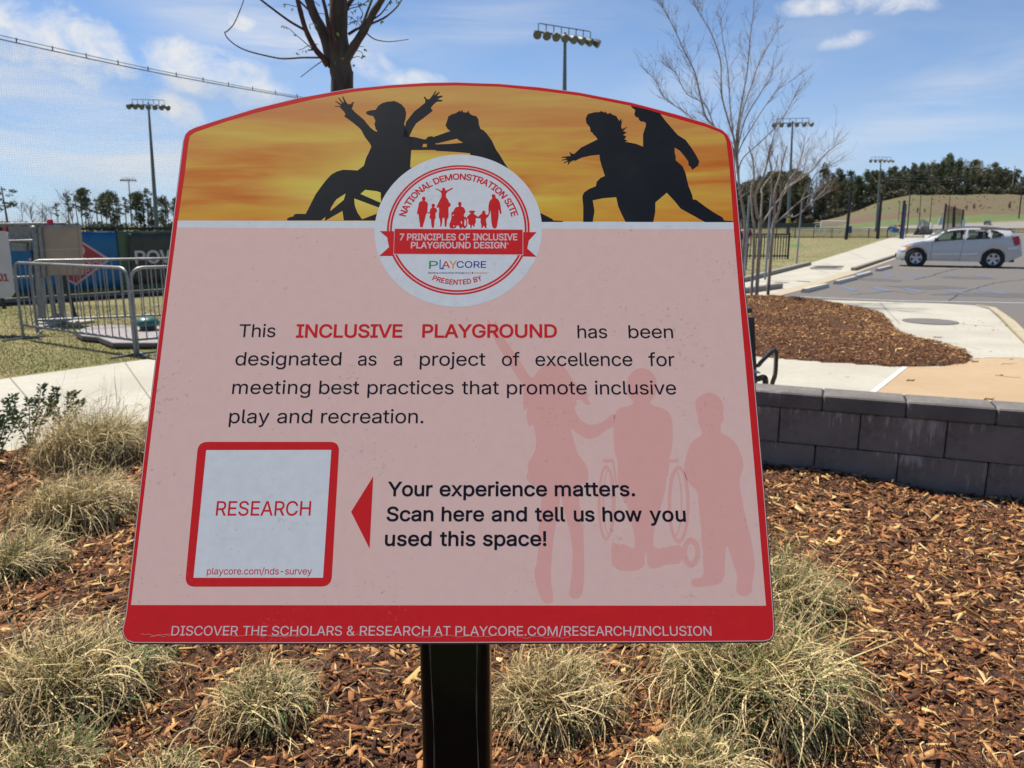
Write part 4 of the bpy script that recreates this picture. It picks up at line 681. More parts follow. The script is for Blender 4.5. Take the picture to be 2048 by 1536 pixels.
boy = [(80,1487),(78,1465),(110,1450),(150,1440),(155,1420),(190,1413),(280,1415),(300,1380),(390,1200),(440,1130),(500,1050),(560,985),(620,950),(690,930),(770,932),(850,938),(920,885),(945,800),(975,740),(1002,675),(985,640),(930,570),(900,510),(880,480),(840,445),(770,390),(705,345),(718,318),(700,290),(665,255),(660,243),(602,236),(600,228),(655,233),(665,225),(605,180),(610,173),(672,208),(678,200),(638,143),(648,138),(692,192),(702,188),(682,127),(693,124),(725,185),(745,210),(775,210),(795,188),(815,184),(812,192),(803,205),(800,230),(787,258),(830,305),(880,345),(925,385),(960,430),(995,470),(1040,505),(1066,512),(1062,495),(1045,488),(1050,470),(1040,460),(1043,445),(1033,430),(1045,405),(1045,385),(1030,360),(1022,342),(985,335),(950,320),(943,300),(960,285),(1000,277),(1050,272),(1075,230),(1120,200),(1180,182),(1230,180),(1245,174),(1275,182),(1330,210),(1370,255),(1385,310),(1378,370),(1362,430),(1415,560),(1442,580),(1440,715),(1428,905),(1440,905),(1600,1010),(1600,1487)]
holes = [[(720,1190),(700,1260),(550,1385),(560,1345),(600,1280),(620,1255)], [(685,1382),(700,1486),(502,1486)], [(815,1245),(1085,1345),(1062,1412),(900,1473),(850,1400),(820,1320)], [(882,1195),(935,1150),(1060,1165),(1105,1180),(1108,1290),(1098,1290)], [(450,1486),(500,1445),(490,1486)]]
curve_part('child_silhouette', [spx(*A, boy)] + [spx(*A, h) for h in holes], I_sil, sign)['label'] = 'black silhouette of a child in a cap with raised arms in a wheelchair'
arm = [(850,372),(860,320),(915,250),(960,215),(990,190),(992,170),(980,150),(990,148),(1003,165),(1020,165),(1040,140),(1060,110),(1068,112),(1052,140),(1085,115),(1092,118),(1070,145),(1105,140),(1112,147),(1075,165),(1108,172),(1110,180),(1070,183),(1045,205),(1030,225),(1043,245),(985,290),(930,330),(905,370),(880,425),(840,425)]
curve_part('raised_arm', [spx(*B, arm)], I_sil, sign)
push = [(112,448),(175,455),(300,485),(320,480),(345,450),(395,445),(410,455),(620,380),(600,370),(580,350),(560,310),(580,250),(595,200),(640,175),(690,160),(735,128),(745,145),(765,120),(775,150),(820,155),(845,130),(850,160),(880,185),(940,200),(965,240),(970,300),(990,355),(1030,375),(1080,430),(1130,500),(1180,610),(1230,680),(1270,750),(1325,835),(1250,900),(870,800),(862,655),(700,640),(445,625),(430,615),(140,615),(112,600)]
ph = [[(285,540),(330,540),(330,577),(275,580)], [(435,532),(465,532),(700,475),(715,490),(775,525),(600,540),(440,545)]]
curve_part('child_silhouette', [spx(*C6, push)] + [spx(*C6, h) for h in ph], I_sil, sign)['label'] = 'black silhouette of a curly haired child pushing the wheelchair'
curve_part('silhouette_foot', [spx(*C6, [(1715,1385),(1800,1425),(1875,1465),(1880,1480),(2000,1488),(2005,1499),(1730,1499)])], I_sil, sign)
girl = [(928,163),(940,180),(975,205),(965,250),(980,275),(1010,285),(1010,300),(1030,322),(1065,325),(1085,340),(1080,380),(1055,450),(1055,580),(980,550),(900,535),(870,530),(900,520),(865,505),(885,475),(850,460),(890,435),(850,420),(900,372),(840,400),(830,370),(852,275),(835,330),(828,290),(812,318),(780,265),(745,255),(720,235),(690,245),(665,215),(662,232),(620,212),(618,225),(560,228),(490,245),(468,290),(475,340),(510,380),(520,430),(540,440),(545,455),(565,470),(590,505),(500,550),(420,590),(350,655),(325,650),(300,632),(305,650),(315,675),(222,685),(222,695),(265,695),(270,703),(220,715),(222,723),(275,715),(280,722),(240,745),(245,752),(290,730),(282,760),(290,766),(312,735),(350,720),(360,727),(420,695),(520,672),(608,662),(615,720),(635,790),(665,880),(620,900),(580,940),(572,985),(500,1015),(450,1050),(433,1090),(443,1200),(442,1351),(540,1351),(558,1240),(540,1130),(650,1108),(780,1098),(800,1190),(830,1260),(875,1351),(1160,1352),(1180,1250),(1182,1150),(1230,1110),(1298,1052),(1380,1140),(1440,1215),(1550,1275),(1690,1353),(1980,1353),(1975,1342),(1885,1335),(1870,1305),(1790,1260),(1700,1200),(1600,1125),(1565,1120),(1560,1080),(1520,980),(1490,850),(1460,780),(1390,720),(1390,680),(1378,640),(1380,590),(1430,620),(1480,680),(1520,735),(1520,770),(1540,785),(1560,817),(1620,775),(1630,730),(1600,670),(1550,590),(1490,510),(1410,460),(1340,380),(1280,310),(1240,255),(1225,236),(1100,200),(980,172)]
curve_part('children_silhouette', [spx(*D6, girl)], I_sil, sign)['label'] = 'black silhouettes of two children running to the left'
P4 = (2.439, 940, 600)
kg = [(80,92),(90,92),(112,130),(118,110),(126,100),(136,132),(165,185),(190,220),(240,290),(290,375),(310,380),(325,350),(360,320),(400,305),(440,310),(470,340),(500,390),(540,430),(585,462),(570,480),(592,512),(560,510),(540,482),(512,492),(525,505),(508,520),(520,560),(555,600),(600,612),(660,590),(690,555),(712,560),(700,620),(660,635),(620,670),(570,680),(520,650),(488,620),(505,680),(520,745),(560,790),(580,840),(575,890),(535,900),(530,990),(550,1080),(558,1250),(555,1400),(540,1450),(510,1462),(480,1440),(490,1390),(500,1300),(500,1200),(480,1100),(455,1020),(440,930),(438,1000),(410,1130),(395,1280),(395,1390),(408,1440),(403,1480),(365,1480),(340,1450),(320,1380),(312,1320),(330,1270),(335,1100),(350,990),(340,920),(300,900),(272,870),(285,830),(280,800),(300,770),(325,720),(318,640),(305,600),(290,625),(275,580),(280,520),(265,545),(258,500),(262,420),(245,395),(200,330),(115,190)]
curve_part('child_silhouette', [chaikin(spx(*P4, kg))], I_kid, sign)['label'] = 'rose silhouette of a girl with one arm raised'
head = [(838 + 75 * math.cos(t), 420 - 88 * math.sin(t)) for t in [i * math.pi / 14 for i in range(28)]]
def orient(P, ccw):
    a = sum(P[i][0] * P[(i + 1) % len(P)][1] - P[(i + 1) % len(P)][0] * P[i][1] for i in range(len(P)))
    return P if (a > 0) == ccw else P[::-1]
def ringp(cx, cy, rx, ry, t, n=40): return [[(cx + rx * math.cos(a), cy + ry * math.sin(a)) for a in [i * 2 * math.pi / n for i in range(n)]], [(cx + (rx - t) * math.cos(a), cy + (ry - t * 1.2) * math.sin(a)) for a in [i * 2 * math.pi / n for i in range(n)]]]
kb = [(800,490),(790,515),(730,525),(700,560),(698,640),(705,740),(720,780),(720,900),(740,960),(770,1010),(790,1090),(810,1200),(790,1215),(760,1190),(720,1195),(690,1172),(690,1290),(700,1300),(740,1325),(850,1315),(855,1230),(862,1230),(865,1310),(920,1308),(950,1290),(1040,1285),(1040,1190),(960,1205),(910,1215),(890,1190),(900,1100),(930,1010),(960,900),(960,790),(985,740),(990,640),(985,570),(960,535),(880,510),(878,485)]
wc = [orient(spx(*P4, head), True), orient(chaikin(spx(*P4, kb)), True)]
for args in [(664, 990, 42, 185, 15), (678, 985, 32, 165, 8), (1018, 998, 54, 190, 17), (1000, 990, 36, 165, 8), (1078, 1232, 46, 73, 26)]:
    o_, i_ = ringp(*args); wc += [orient(spx(*P4, o_), True), orient(spx(*P4, i_), False)]
for p in [[(648,776),(702,775),(720,900),(708,900),(695,792),(650,794)], [(958,776),(1018,776),(1018,792),(975,794),(965,860),(955,860)]]: wc.append(orient(spx(*P4, p), True))
LV['child_wheelchair_silhouette'] = 3
letter_mesh_later = [('child_wheelchair_silhouette', [[[(x, y, x, y, x, y) for x, y in P] for P in wc]], I_kid)]
ks = [(1135,460),(1165,450),(1180,455),(1215,470),(1238,510),(1235,560),(1240,590),(1222,600),(1222,650),(1260,665),(1300,700),(1330,770),(1335,820),(1310,880),(1325,960),(1345,1060),(1370,1160),(1390,1280),(1385,1340),(1375,1380),(1375,1430),(1335,1448),(1298,1430),(1300,1380),(1305,1340),(1285,1290),(1250,1180),(1245,1260),(1240,1370),(1190,1392),(1100,1402),(1075,1385),(1080,1358),(1140,1355),(1138,1280),(1130,1150),(1115,1000),(1110,930),(1060,890),(1040,830),(1060,740),(1080,690),(1140,655),(1115,610),(1110,560),(1097,520),(1105,480)]
curve_part('child_silhouette', [chaikin(spx(*P4, ks))], I_kid, sign)['label'] = 'rose silhouette of a standing child at the right'

# paragraph
for nm_, g_, m_ in letter_mesh_later: letter_mesh(nm_, g_, m_, sign, 0.0)['label'] = 'rose silhouette of a child sitting in a wheelchair'
text_px([('This', 478.6, 551.2)], 674, 648.6, I_navy, sign, .00009); text_px([('has', 1155, 1214), ('been', 1257, 1345.6)], 676, 650.4, I_navy, sign, .00009)
text_px([('INCLUSIVE', 593.4, 803.9), ('PLAYGROUND', 845.4, 1112.9)], 674.6, 649.2, I_red, sign, .00062)
text_px([('designated', 471.4, 682.6), ('as', 716.3, 753.3), ('a', 787.5, 804.3), ('project', 839.8, 970.8), ('of', 1003.8, 1039.2), ('excellence', 1070.9, 1264.3), ('for', 1296.7, 1348.7)], 730.4, 704, I_navy, sign, .00009, yb1=732, xa=471, xb=1349)
text_px([('meeting', 465.2, 620.8), ('best', 638.8, 718.5), ('practices', 735.4, 907.3), ('that', 923.7, 997.7), ('promote', 1014, 1173), ('inclusive', 1190, 1351.7)], 787.6, 761, I_navy, sign, .00009, yb1=788.8, xa=465, xb=1352)
text_px([('play', 459, 538.8), ('and', 555, 624.2), ('recreation.', 642.6, 847)], 846.2, 819, I_navy, sign, .00009)
text_px([('Your', 776.7, 864.4), ('experience', 880, 1093.2), ('matters.', 1110.2, 1269)], 991.7, 964, I_navy, sign, .00054)
text_px([('Scan', 774.2, 866.1), ('here', 884, 967.3), ('and', 984, 1053), ('tell', 1070.6, 1129.6), ('us', 1148.3, 1188.2), ('how', 1205.5, 1282.8), ('you', 1300, 1370.2)], 1041.6, 1014, I_navy, sign, .00054, yb1=1042.6, xa=774, xb=1370)
text_px([('used', 770.8, 862.3), ('this', 880.7, 950), ('space!', 966.7, 1092)], 1091.2, 1063, I_navy, sign, .00054)
text_px([('DISCOVER', 343.3, 476), ('THE', 486, 534), ('SCHOLARS', 544, 684), ('&', 694, 709.5), ('RESEARCH', 720, 860), ('AT', 868.5, 901), ('PLAYCORE.COM/RESEARCH/INCLUSION', 911, 1422.7)], 1271, 1252, I_txtp, sign, .00004, yb1=1271.6, xa=343, xb=1423)
curve_part('arrow', [[S(746.5, 952.5), S(702.1, 1023.6), S(739.2, 1097.4)]], I_red, sign)
# red framed card
def rounded(P, r, n=6):
    out = []
    for i in range(4):
        a = Vector(P[i - 1]); b = Vector(P[i]); c = Vector(P[(i + 1) % 4]); u = (a - b).normalized(); w = (c - b).normalized()
        p0 = b + u * r; p1 = b + w * r
        for k in range(n + 1):
            t = k / n; q = p0 * (1 - t) ** 2 + b * 2 * t * (1 - t) + p1 * t * t; out.append((q.x, q.y))
    return out
curve_part('card_frame', [rounded([S(*p) for p in [(396.3, 883.7), (679, 883.7), (662.6, 1173), (369.6, 1173.4)]], .0125)], I_red, sign)
card = curve_part('card', [[S(*p) for p in [(412.5, 900.3), (662.6, 899.8), (646, 1155.5), (387, 1155.5)]]], I_white, sign)
text_px([('RESEARCH', 433, 621.6)], 1031, 1002.5, I_red, sign, .00020, maxw=.96)
text_px([('playcore.com/nds-survey', 414.2, 623.8)], 1148.8, 1135.4, I_red, sign, .00008)
# round badge
BZ = (4.8, 740, 300)
def bz(x, y): return S(BZ[1] + x / BZ[0], BZ[2] + y / BZ[0])
l_, r_, t_, b_ = bz(45, 775), bz(1650, 790), bz(850, 41), bz(848, 1508)
BC = ((l_[0] + r_[0]) / 2, (t_[1] + b_[1]) / 2); BR = ((r_[0] - l_[0]) / 2 + (t_[1] - b_[1]) / 2) / 2
def circ(r, n=96): return [(BC[0] + r * math.cos(a), BC[1] + r * math.sin(a)) for a in [i * 2 * math.pi / n for i in range(n)]]
curve_part('badge', [circ(BR)], I_white, sign)
ro = BR * .852; curve_part('badge_ring', [circ(ro), circ(ro - BR * .023)], I_red, sign); curve_part('badge_ring', [circ(ro - BR * .023), circ(ro - BR * .037)], I_txtp, sign); curve_part('badge_ring', [circ(ro - BR * .037), circ(ro - BR * .060)], I_red, sign)
curve_part('ribbon_end', [[bz(*p) for p in [(92,778),(238,780),(232,1018),(88,1018),(190,925),(175,850)]]], I_red, sign); curve_part('ribbon_end', [[bz(*p) for p in [(1600,788),(1462,788),(1462,1022),(1600,1026),(1510,945),(1525,870)]]], I_red, sign)
curve_part('ribbon_edge', [[bz(*p) for p in [(234,752),(1470,760),(1471,1009),(224,1003)]]], I_txtp, sign)
curve_part('ribbon', [[bz(*p) for p in [(238,757),(1465,766),(1466,1003),(228,997)]]], I_red, sign)
def bt(words, yb, yc, m, off, mw=1.0): return text_px([(t, 740 + a / 4.8, 740 + b / 4.8) for t, a, b in words], 300 + yb / 4.8, 300 + yc / 4.8, m, sign, off, maxw=mw)
bt([('7', 287, 325), ('PRINCIPLES', 358, 822), ('OF', 853, 958), ('INCLUSIVE', 990, 1412)], 866, 804, I_txtp, .00034); bt([('PLAYGROUND', 395, 965), ('DESIGN', 1000, 1303)], 943, 885, I_txtp, .00034); bt([('®', 1306, 1332)], 912, 892, I_txtp, 0)
bt([('P', 568, 652)], 1138, 1066, I_green, .0001); bt([('L', 668, 712)], 1143, 1052, I_blue, .0001); bt([('A', 690, 768)], 1132, 1068, I_red, .0001); bt([('Y', 760, 835)], 1138, 1062, I_or, .0001); bt([('CORE', 832, 1114)], 1130, 1068, I_nb, .0001, 1.2)
bt([('Building', 562, 652)], 1186, 1172, I_navy, .0001); bt([('communities', 662, 810)], 1186, 1172, I_nb, .0001); bt([('through', 820, 908)], 1186, 1172, I_navy, .0001); bt([('play', 918, 968)], 1186, 1172, I_red, .0001); bt([('&', 976, 993)], 1186, 1172, I_navy, .0001); bt([('recreation', 1002, 1122)], 1186, 1172, I_or, .0001); bt([('™', 1124, 1138)], 1180, 1172, I_navy, 0)
def arc_text(text, a0, a1, rb, cap, inside, m, off):
    k = cap / 509.0; n = len(text); sp0 = glyph_run(text); x0, x1 = bounds(sp0)
    if inside: L_ = rb * abs(R(a1 - a0))
    else: L_ = rb * abs(R(a1 - a0))
    tr = (L_ / k - (x1 - x0)) / (n - 1); sp = glyph_run(text, tr); x0, x1 = bounds(sp); out = []
    for ch_s in sp:
        cx = (min(p[0] for p in ch_s) + max(p[0] for p in ch_s)) / 2
        q = []
        for p in ch_s:
            r6 = []
            for j in (0, 2, 4):
                t = (p[j] - x0) / (x1 - x0); ang = R(a0 + (a1 - a0) * t); rr = rb + p[j + 1] * k if not inside else rb - p[j + 1] * k
                r6 += [BC[0] + rr * math.cos(ang), BC[1] + rr * math.sin(ang)]
            q.append(tuple(r6))
        out.append(q)
    gl = []; i = 0
    for ch in text:
        k_ = len(FONT[ch][1]); gl.append(out[i:i + k_]); i += k_
    letter_mesh('lettering', gl, m, sign, off)
arc_text('NATIONAL DEMONSTRATION SITE', 166, 14, BR * .655, BR * .080, False, I_red, .00042)
arc_text('PRESENTED BY', 246, 294, BR * .722, BR * .060, True, I_red, .00030)
FZ = (10.24, 820, 365)
figs = {'man_figure': [(245,300),(280,288),(315,300),(318,350),(300,375),(345,395),(370,440),(360,500),(358,600),(330,640),(300,780),(270,860),(265,915),(235,920),(200,905),(205,860),(190,790),(175,650),(140,640),(145,600),(170,490),(185,400),(240,378),(255,360),(242,340)],
 'girl_figure': [(475,430),(515,450),(510,490),(490,510),(530,525),(560,560),(545,610),(520,625),(528,735),(505,745),(500,820),(490,930),(450,935),(430,830),(430,740),(392,735),(415,640),(410,630),(340,635),(345,615),(405,610),(410,540),(460,510),(437,480),(440,450)],
 'parent_and_child_figure': [(655,180),(660,115),(690,103),(718,115),(725,175),(830,125),(850,108),(880,110),(878,130),(740,205),(735,300),(780,350),(800,410),(835,430),(830,480),(800,505),(785,510),(792,720),(765,735),(745,880),(750,905),(705,905),(708,735),(680,715),(665,735),(650,900),(600,905),(625,870),(605,735),(585,715),(600,515),(570,510),(540,520),(550,480),(600,380),(620,335),(650,290),(640,200),(555,145),(515,135),(520,122),(560,125)],
 'wheelchair_figure': [(985,410),(1018,392),(1055,410),(1055,460),(1040,495),(1095,505),(1125,550),(1138,610),(1105,645),(1105,705),(1150,705),(1175,780),(1175,870),(1140,935),(1100,940),(1070,900),(1055,940),(1020,940),(1000,880),(960,880),(930,935),(880,940),(820,940),(800,870),(840,770),(850,700),(845,640),(840,625),(890,590),(920,520),(960,500),(1005,495),(985,455)],
 'child_in_hat_figure': [(1200,600),(1210,580),(1270,572),(1330,580),(1335,605),(1305,620),(1310,645),(1400,705),(1420,700),(1410,740),(1350,720),(1345,770),(1350,830),(1325,840),(1325,905),(1290,905),(1290,865),(1265,880),(1265,935),(1235,940),(1235,870),(1190,850),(1195,740),(1160,745),(1165,700),(1230,645),(1240,620)],
 'toddler_figure': [(1475,600),(1508,568),(1543,590),(1540,640),(1580,670),(1610,630),(1640,620),(1590,720),(1555,730),(1560,820),(1575,850),(1560,890),(1580,935),(1530,930),(1510,870),(1490,930),(1455,930),(1465,870),(1440,820),(1450,730),(1410,740),(1400,690),(1470,640)],
 'second_man_figure': [(1670,250),(1710,238),(1753,255),(1750,310),(1820,355),(1850,440),(1870,600),(1875,640),(1850,645),(1835,620),(1815,520),(1815,700),(1795,800),(1775,940),(1690,940),(1665,800),(1655,640),(1645,540),(1640,630),(1610,650),(1605,540),(1610,440),(1640,360),(1690,325),(1672,290)]}
for nm, P in figs.items():
    sp = [chaikin(spx(*FZ, P))]
    if nm == 'wheelchair_figure': sp += [spx(*FZ, [(1040,790),(1065,800),(1060,860),(1045,840)]), spx(*FZ, [(1120,740),(1150,790),(1150,860),(1125,900),(1110,860)]), spx(*FZ, [(870,655),(905,655),(880,690)]), spx(*FZ, [(880,880),(920,880),(900,915)])]
    curve_part(nm.replace('second_', ''), sp, I_red, sign)
# scratches near the lower edge
M_scr = ink('scratch', (.75, .52, .42))
rs = random.Random(4)
for grp in ([(282, 340, 1270), (300, 345, 1271)], [(440, 640, 1270), (520, 600, 1273), (700, 790, 1270)], [(830, 1000, 1272), (1030, 1140, 1275), (1250, 1290, 1270)]):
    for xa, xb, y in grp:
        pts = []; n = 14
        for i in range(n + 1): pts.append((xa + (xb - xa) * i / n, y + rs.uniform(-2.4, 2.4)))
        up = [S(x, yy - .30) for x, yy in pts]; dn = [S(x, yy + .22) for x, yy in pts][::-1]
        curve_part('scratch', [up + dn], M_scr, sign)
# post: rounded square tube, standing behind the lower part of the board
mb = MB(); mb.box((.013, .06, -.035), (.07, .11, .045)); mb.v and None
M_black = mat('black_powder_coat', (.003, .003, .003), (.005, .005, .005), scale=40, rough=.14, spec=.14)
PW = .0895
pc = SORG + SV * .055 - M_face * .0
Pp = D(914, 1330, SORG.y + .022 + PW / 2)
def rsq(w, r, n=5):
    out = []
    for cx, cy, a0 in ((w / 2 - r, w / 2 - r, 0), (-w / 2 + r, w / 2 - r, 90), (-w / 2 + r, -w / 2 + r, 180), (w / 2 - r, -w / 2 + r, 270)):
        for k in range(n + 1): a = R(a0 + 90 * k / n); out.append((cx + r * math.cos(a), cy + r * math.sin(a)))
    return out
mb = MB(); mb.prism([(Pp.x + x, Pp.y + y) for x, y in rsq(PW, .016)], -.05, SORG.z + .012)
inv = sign.matrix_basis.inverted(); mb.v = [inv @ v for v in mb.v]
po = mb.build('post', M_black, sign, smooth=True, local=True)
M_glint = mat('sky_glint', (.09, .075, .05), rough=.7)  # pale tubes stand in for the sky's reflection along the post's front corners
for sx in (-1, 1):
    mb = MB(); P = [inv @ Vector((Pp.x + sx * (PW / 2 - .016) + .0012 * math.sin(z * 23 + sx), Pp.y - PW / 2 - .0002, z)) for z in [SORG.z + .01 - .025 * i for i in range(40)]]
    mb.tube(P, [.0007 + .0004 * math.sin(i * 1.9) for i in range(40)], 4); mb.build('corner_glint', M_glint, sign, local=True)
mb = MB(); mb.box((0.012, .16, -.0165), (.16, .24, .008)); mb.build('mounting_plate', M_black, sign, local=True)
# ================================================================ THINGS NEAR BY
# ---- retaining wall of dark blocks
M_blk = mat('dark_block', (.105, .092, .082), (.155, .136, .122), scale=26, rough=.95, bump=.9, big=(.17, .15, .135), bscale=3.5, dist=.004)
M_cap = mat('grey_cap_block', (.13, .116, .105), (.18, .163, .15), scale=30, rough=.95, bump=.4, big=(.10, .09, .082), bscale=3, dist=.003)
M_capd = M_cap
def streaky(m, sc=(9, 9, 1.6), thr=.60, amt=.75, c=(.36, .335, .31)):
    nt = m.node_tree; N = nt.nodes; L = nt.links; b = N['Principled BSDF']; src = b.inputs['Base Color'].links[0].from_socket
    t = N.new('ShaderNodeTexCoord'); mp = N.new('ShaderNodeMapping'); mp.inputs['Scale'].default_value = sc; L.new(t.outputs['Object'], mp.inputs[0]); g = N.new('ShaderNodeNewGeometry'); mg = N.new('ShaderNodeMapping'); mg.inputs['Scale'].default_value = sc; L.new(g.outputs['Position'], mg.inputs[0])
    a = N.new('ShaderNodeTexNoise'); a.inputs['Scale'].default_value = 4.0; a.inputs['Detail'].default_value = 6; a.inputs['Roughness'].default_value = .7; L.new(mg.outputs[0], a.inputs[0])
    a2 = N.new('ShaderNodeTexNoise'); a2.inputs['Scale'].default_value = 2.6; L.new(g.outputs['Position'], a2.inputs[0])
    s = N.new('ShaderNodeMath'); s.operation = 'MULTIPLY_ADD'; L.new(a2.outputs[0], s.inputs[0]); s.inputs[1].default_value = .7; L.new(a.outputs[0], s.inputs[2])
    sz = N.new('ShaderNodeSeparateXYZ'); L.new(t.outputs['Object'], sz.inputs[0]); s2 = N.new('ShaderNodeMath'); s2.operation = 'MULTIPLY_ADD'; L.new(sz.outputs[2], s2.inputs[0]); s2.inputs[1].default_value = 1.1; L.new(s.outputs[0], s2.inputs[2])
    r = N.new('ShaderNodeMapRange'); r.inputs[1].default_value = thr + .36; r.inputs[2].default_value = thr + .52; r.inputs[4].default_value = amt; L.new(s2.outputs[0], r.inputs[0])
    x = N.new('ShaderNodeMix'); x.data_type = 'RGBA'; L.new(r.outputs[0], x.inputs[0]); L.new(src, x.inputs[6]); x.inputs[7].default_value = (*c, 1); L.new(x.outputs[2], b.inputs['Base Color'])
streaky(M_blk); streaky(M_cap, thr=.66, amt=.5)
NW = Vector((WD.y, -WD.x, 0))
if NW.y > 0: NW = -NW
wall = thing('retaining_wall', WALL0, 'low dark grey block wall with paler cap stones beside the right mulch bed', 'wall')
LB = .457
def alongwall(px, py):
    p = onplane(px, py, WALL0, NW); return (p - WALL0).dot(WD), p.z
cap_j = [alongwall(1645, 806)[0], alongwall(1808, 832)[0], alongwall(1988, 862)[0]]; c1_j = [alongwall(1558, 850)[0], alongwall(1717, 875)[0], alongwall(1889, 905)[0]]; c2_j = [alongwall(1628, 930)[0], alongwall(1790, 955)[0], alongwall(1970, 985)[0]]
def block_mesh(name, L, dpt, h, m, bev):
    bm = bmesh.new(); bmesh.ops.create_cube(bm, size=1)
    for v in bm.verts: v.co = Vector((v.co.x * L, v.co.y * dpt, v.co.z * h))
    bmesh.ops.bevel(bm, geom=bm.edges[:], offset=bev, segments=1, affect='EDGES'); me = bpy.data.meshes.new(name); bm.to_mesh(me); bm.free(); me.materials.append(m); return me
ang = math.atan2(WD.y, WD.x)
for row, (js, z0, z1, dpt, m, nm, over) in enumerate([(cap_j, .462, .560, .24, M_cap, 'cap_stone', .022), (c1_j, .233, .457, .20, M_blk, 'wall_block', 0), (c2_j, .006, .228, .20, M_blk, 'wall_block', 0), ([c1_j[0] + .1], -.22, .001, .20, M_blk, 'wall_block', 0)]):
    L = (js[-1] - js[0]) / max(1, len(js) - 1) if len(js) > 1 else LB
    me = block_mesh(nm, L - (.006 if row else .004), dpt, z1 - z0, m, .006 if row else .009)
    for k in range(-5, 12):
        c = js[0] + (k + .5) * L; p = WALL0 + WD * c - NW * (dpt / 2 - over + rs.uniform(-.002, .003)); p.z = (z0 + z1) / 2
        o = link_mesh(me, nm, wall); o.location = p - WALL0; o.rotation_euler = (rs.uniform(-.004, .004), rs.uniform(-.004, .004), ang + rs.uniform(-.006, .006))
# core so that no light passes the joints
mb = MB(); c = WALL0 + WD * 1.3 - NW * .12; mb.box((c.x, c.y, .165), (8.2, .15, .78), Matrix.Rotation(ang, 3, 'Z')); mb.build('wall_core', mat('joint_shadow', (.02, .02, .02), rough=1), wall)
# pale streaks on the wall faces
M_lime = mat('lime_streak', (.34, .31, .28), (.42, .39, .36), scale=50, rough=1)
def streaks():
    mb = MB()
    for (px, py, n, ln) in [(1658, 835, 2, .09), (1676, 836, 2, .06), (1866, 866, 2, .10)]:
        for _ in range(n):
            a, z = alongwall(px + rs.uniform(-14, 14), py); w = rs.uniform(.001, .0028); l = ln * rs.uniform(.3, 1.0)
            if z > .457: continue
            zt = min(z, .449); P0 = WALL0 + WD * a + NW * .0035
            mb.poly([P0 + WD * -w + Vector((0, 0, zt)), P0 + WD * w + Vector((0, 0, zt)), P0 + WD * (w * .3) + Vector((0, 0, zt - l)), P0 + WD * (-w * .4) + Vector((0, 0, zt - l * .9))])
    mb.build('lime_streaks', M_lime, wall)
streaks()

# ---- dry grass tussocks
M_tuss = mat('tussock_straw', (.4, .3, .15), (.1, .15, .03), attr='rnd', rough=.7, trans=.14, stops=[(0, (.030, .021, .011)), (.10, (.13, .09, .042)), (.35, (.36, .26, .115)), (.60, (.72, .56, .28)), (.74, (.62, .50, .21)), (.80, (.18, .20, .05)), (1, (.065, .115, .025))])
def tussock_mesh(name, n, spread, hgt, green, seed, upright=.5, w=.0024):
    g = np.random.default_rng(seed); S_ = 9
    r0 = spread * .42 * np.sqrt(g.random(n)); a0 = g.random(n) * 2 * np.pi
    x = r0 * np.cos(a0); y = r0 * np.sin(a0); z = np.zeros(n)
    out = a0 + g.normal(0, .7, n)
    th = np.radians(np.clip(g.normal(74 - 34 * (r0 / (spread * .42)) * (1 - upright), 14, n), 8, 100))
    ln = (hgt * 1.0 + spread * .55) * (.45 + .75 * g.random(n)); st = ln / S_
    droop = np.radians(g.normal(27, 12, n)) * (1 - upright * .45); curl = g.normal(0, .34, n); curl = np.where(g.random(n) < .3, curl * 2.4, curl)
    ww = w * (.45 + 1.15 * g.random(n) ** 1.8); P = [np.stack([x, y, z], -1)]; Sd = []
    for k in range(S_):
        dx, dy, dz = np.cos(th) * np.cos(out), np.cos(th) * np.sin(out), np.sin(th)
        x = x + dx * st; y = y + dy * st; z = np.maximum(z + dz * st, .004 + .012 * g.random(n)); P.append(np.stack([x, y, z], -1)); Sd.append(np.stack([-np.sin(out), np.cos(out), 0 * out], -1))
        th = th - droop * (.4 + .20 * k); th = np.where(th < np.radians(-75), th + .5, th); out = out + curl * (.4 + .3 * k)
    Sd.append(Sd[-1]); P = np.stack(P, 1); Sd = np.stack(Sd, 1)
    taper = np.linspace(1.0, .25, S_ + 1)[None, :, None]
    tw = g.random((n, 1, 1)) * .8; Sd = Sd + np.array([0, 0, 1.0]) * tw
    A = P - Sd * ww[:, None, None] * taper; B_ = P + Sd * ww[:, None, None] * taper
    V = np.stack([A, B_], 2).reshape(-1, 3); base = (np.arange(n) * (S_ + 1) * 2)[:, None]; k = np.arange(S_)[None] * 2 + base
    F = np.stack([k, k + 1, k + 3, k + 2], -1).reshape(-1, 4)
    rnd = np.where(g.random(n) < green * .6, .8 + .2 * g.random(n), .05 + .7 * g.random(n)); rr = np.repeat(rnd, S_)
    # blade bases are coloured darker, for the shade inside the tussock
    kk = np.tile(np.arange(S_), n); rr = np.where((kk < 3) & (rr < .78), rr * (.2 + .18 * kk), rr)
    return fast_mesh(name, V, F, [M_tuss], {'rnd': rr})
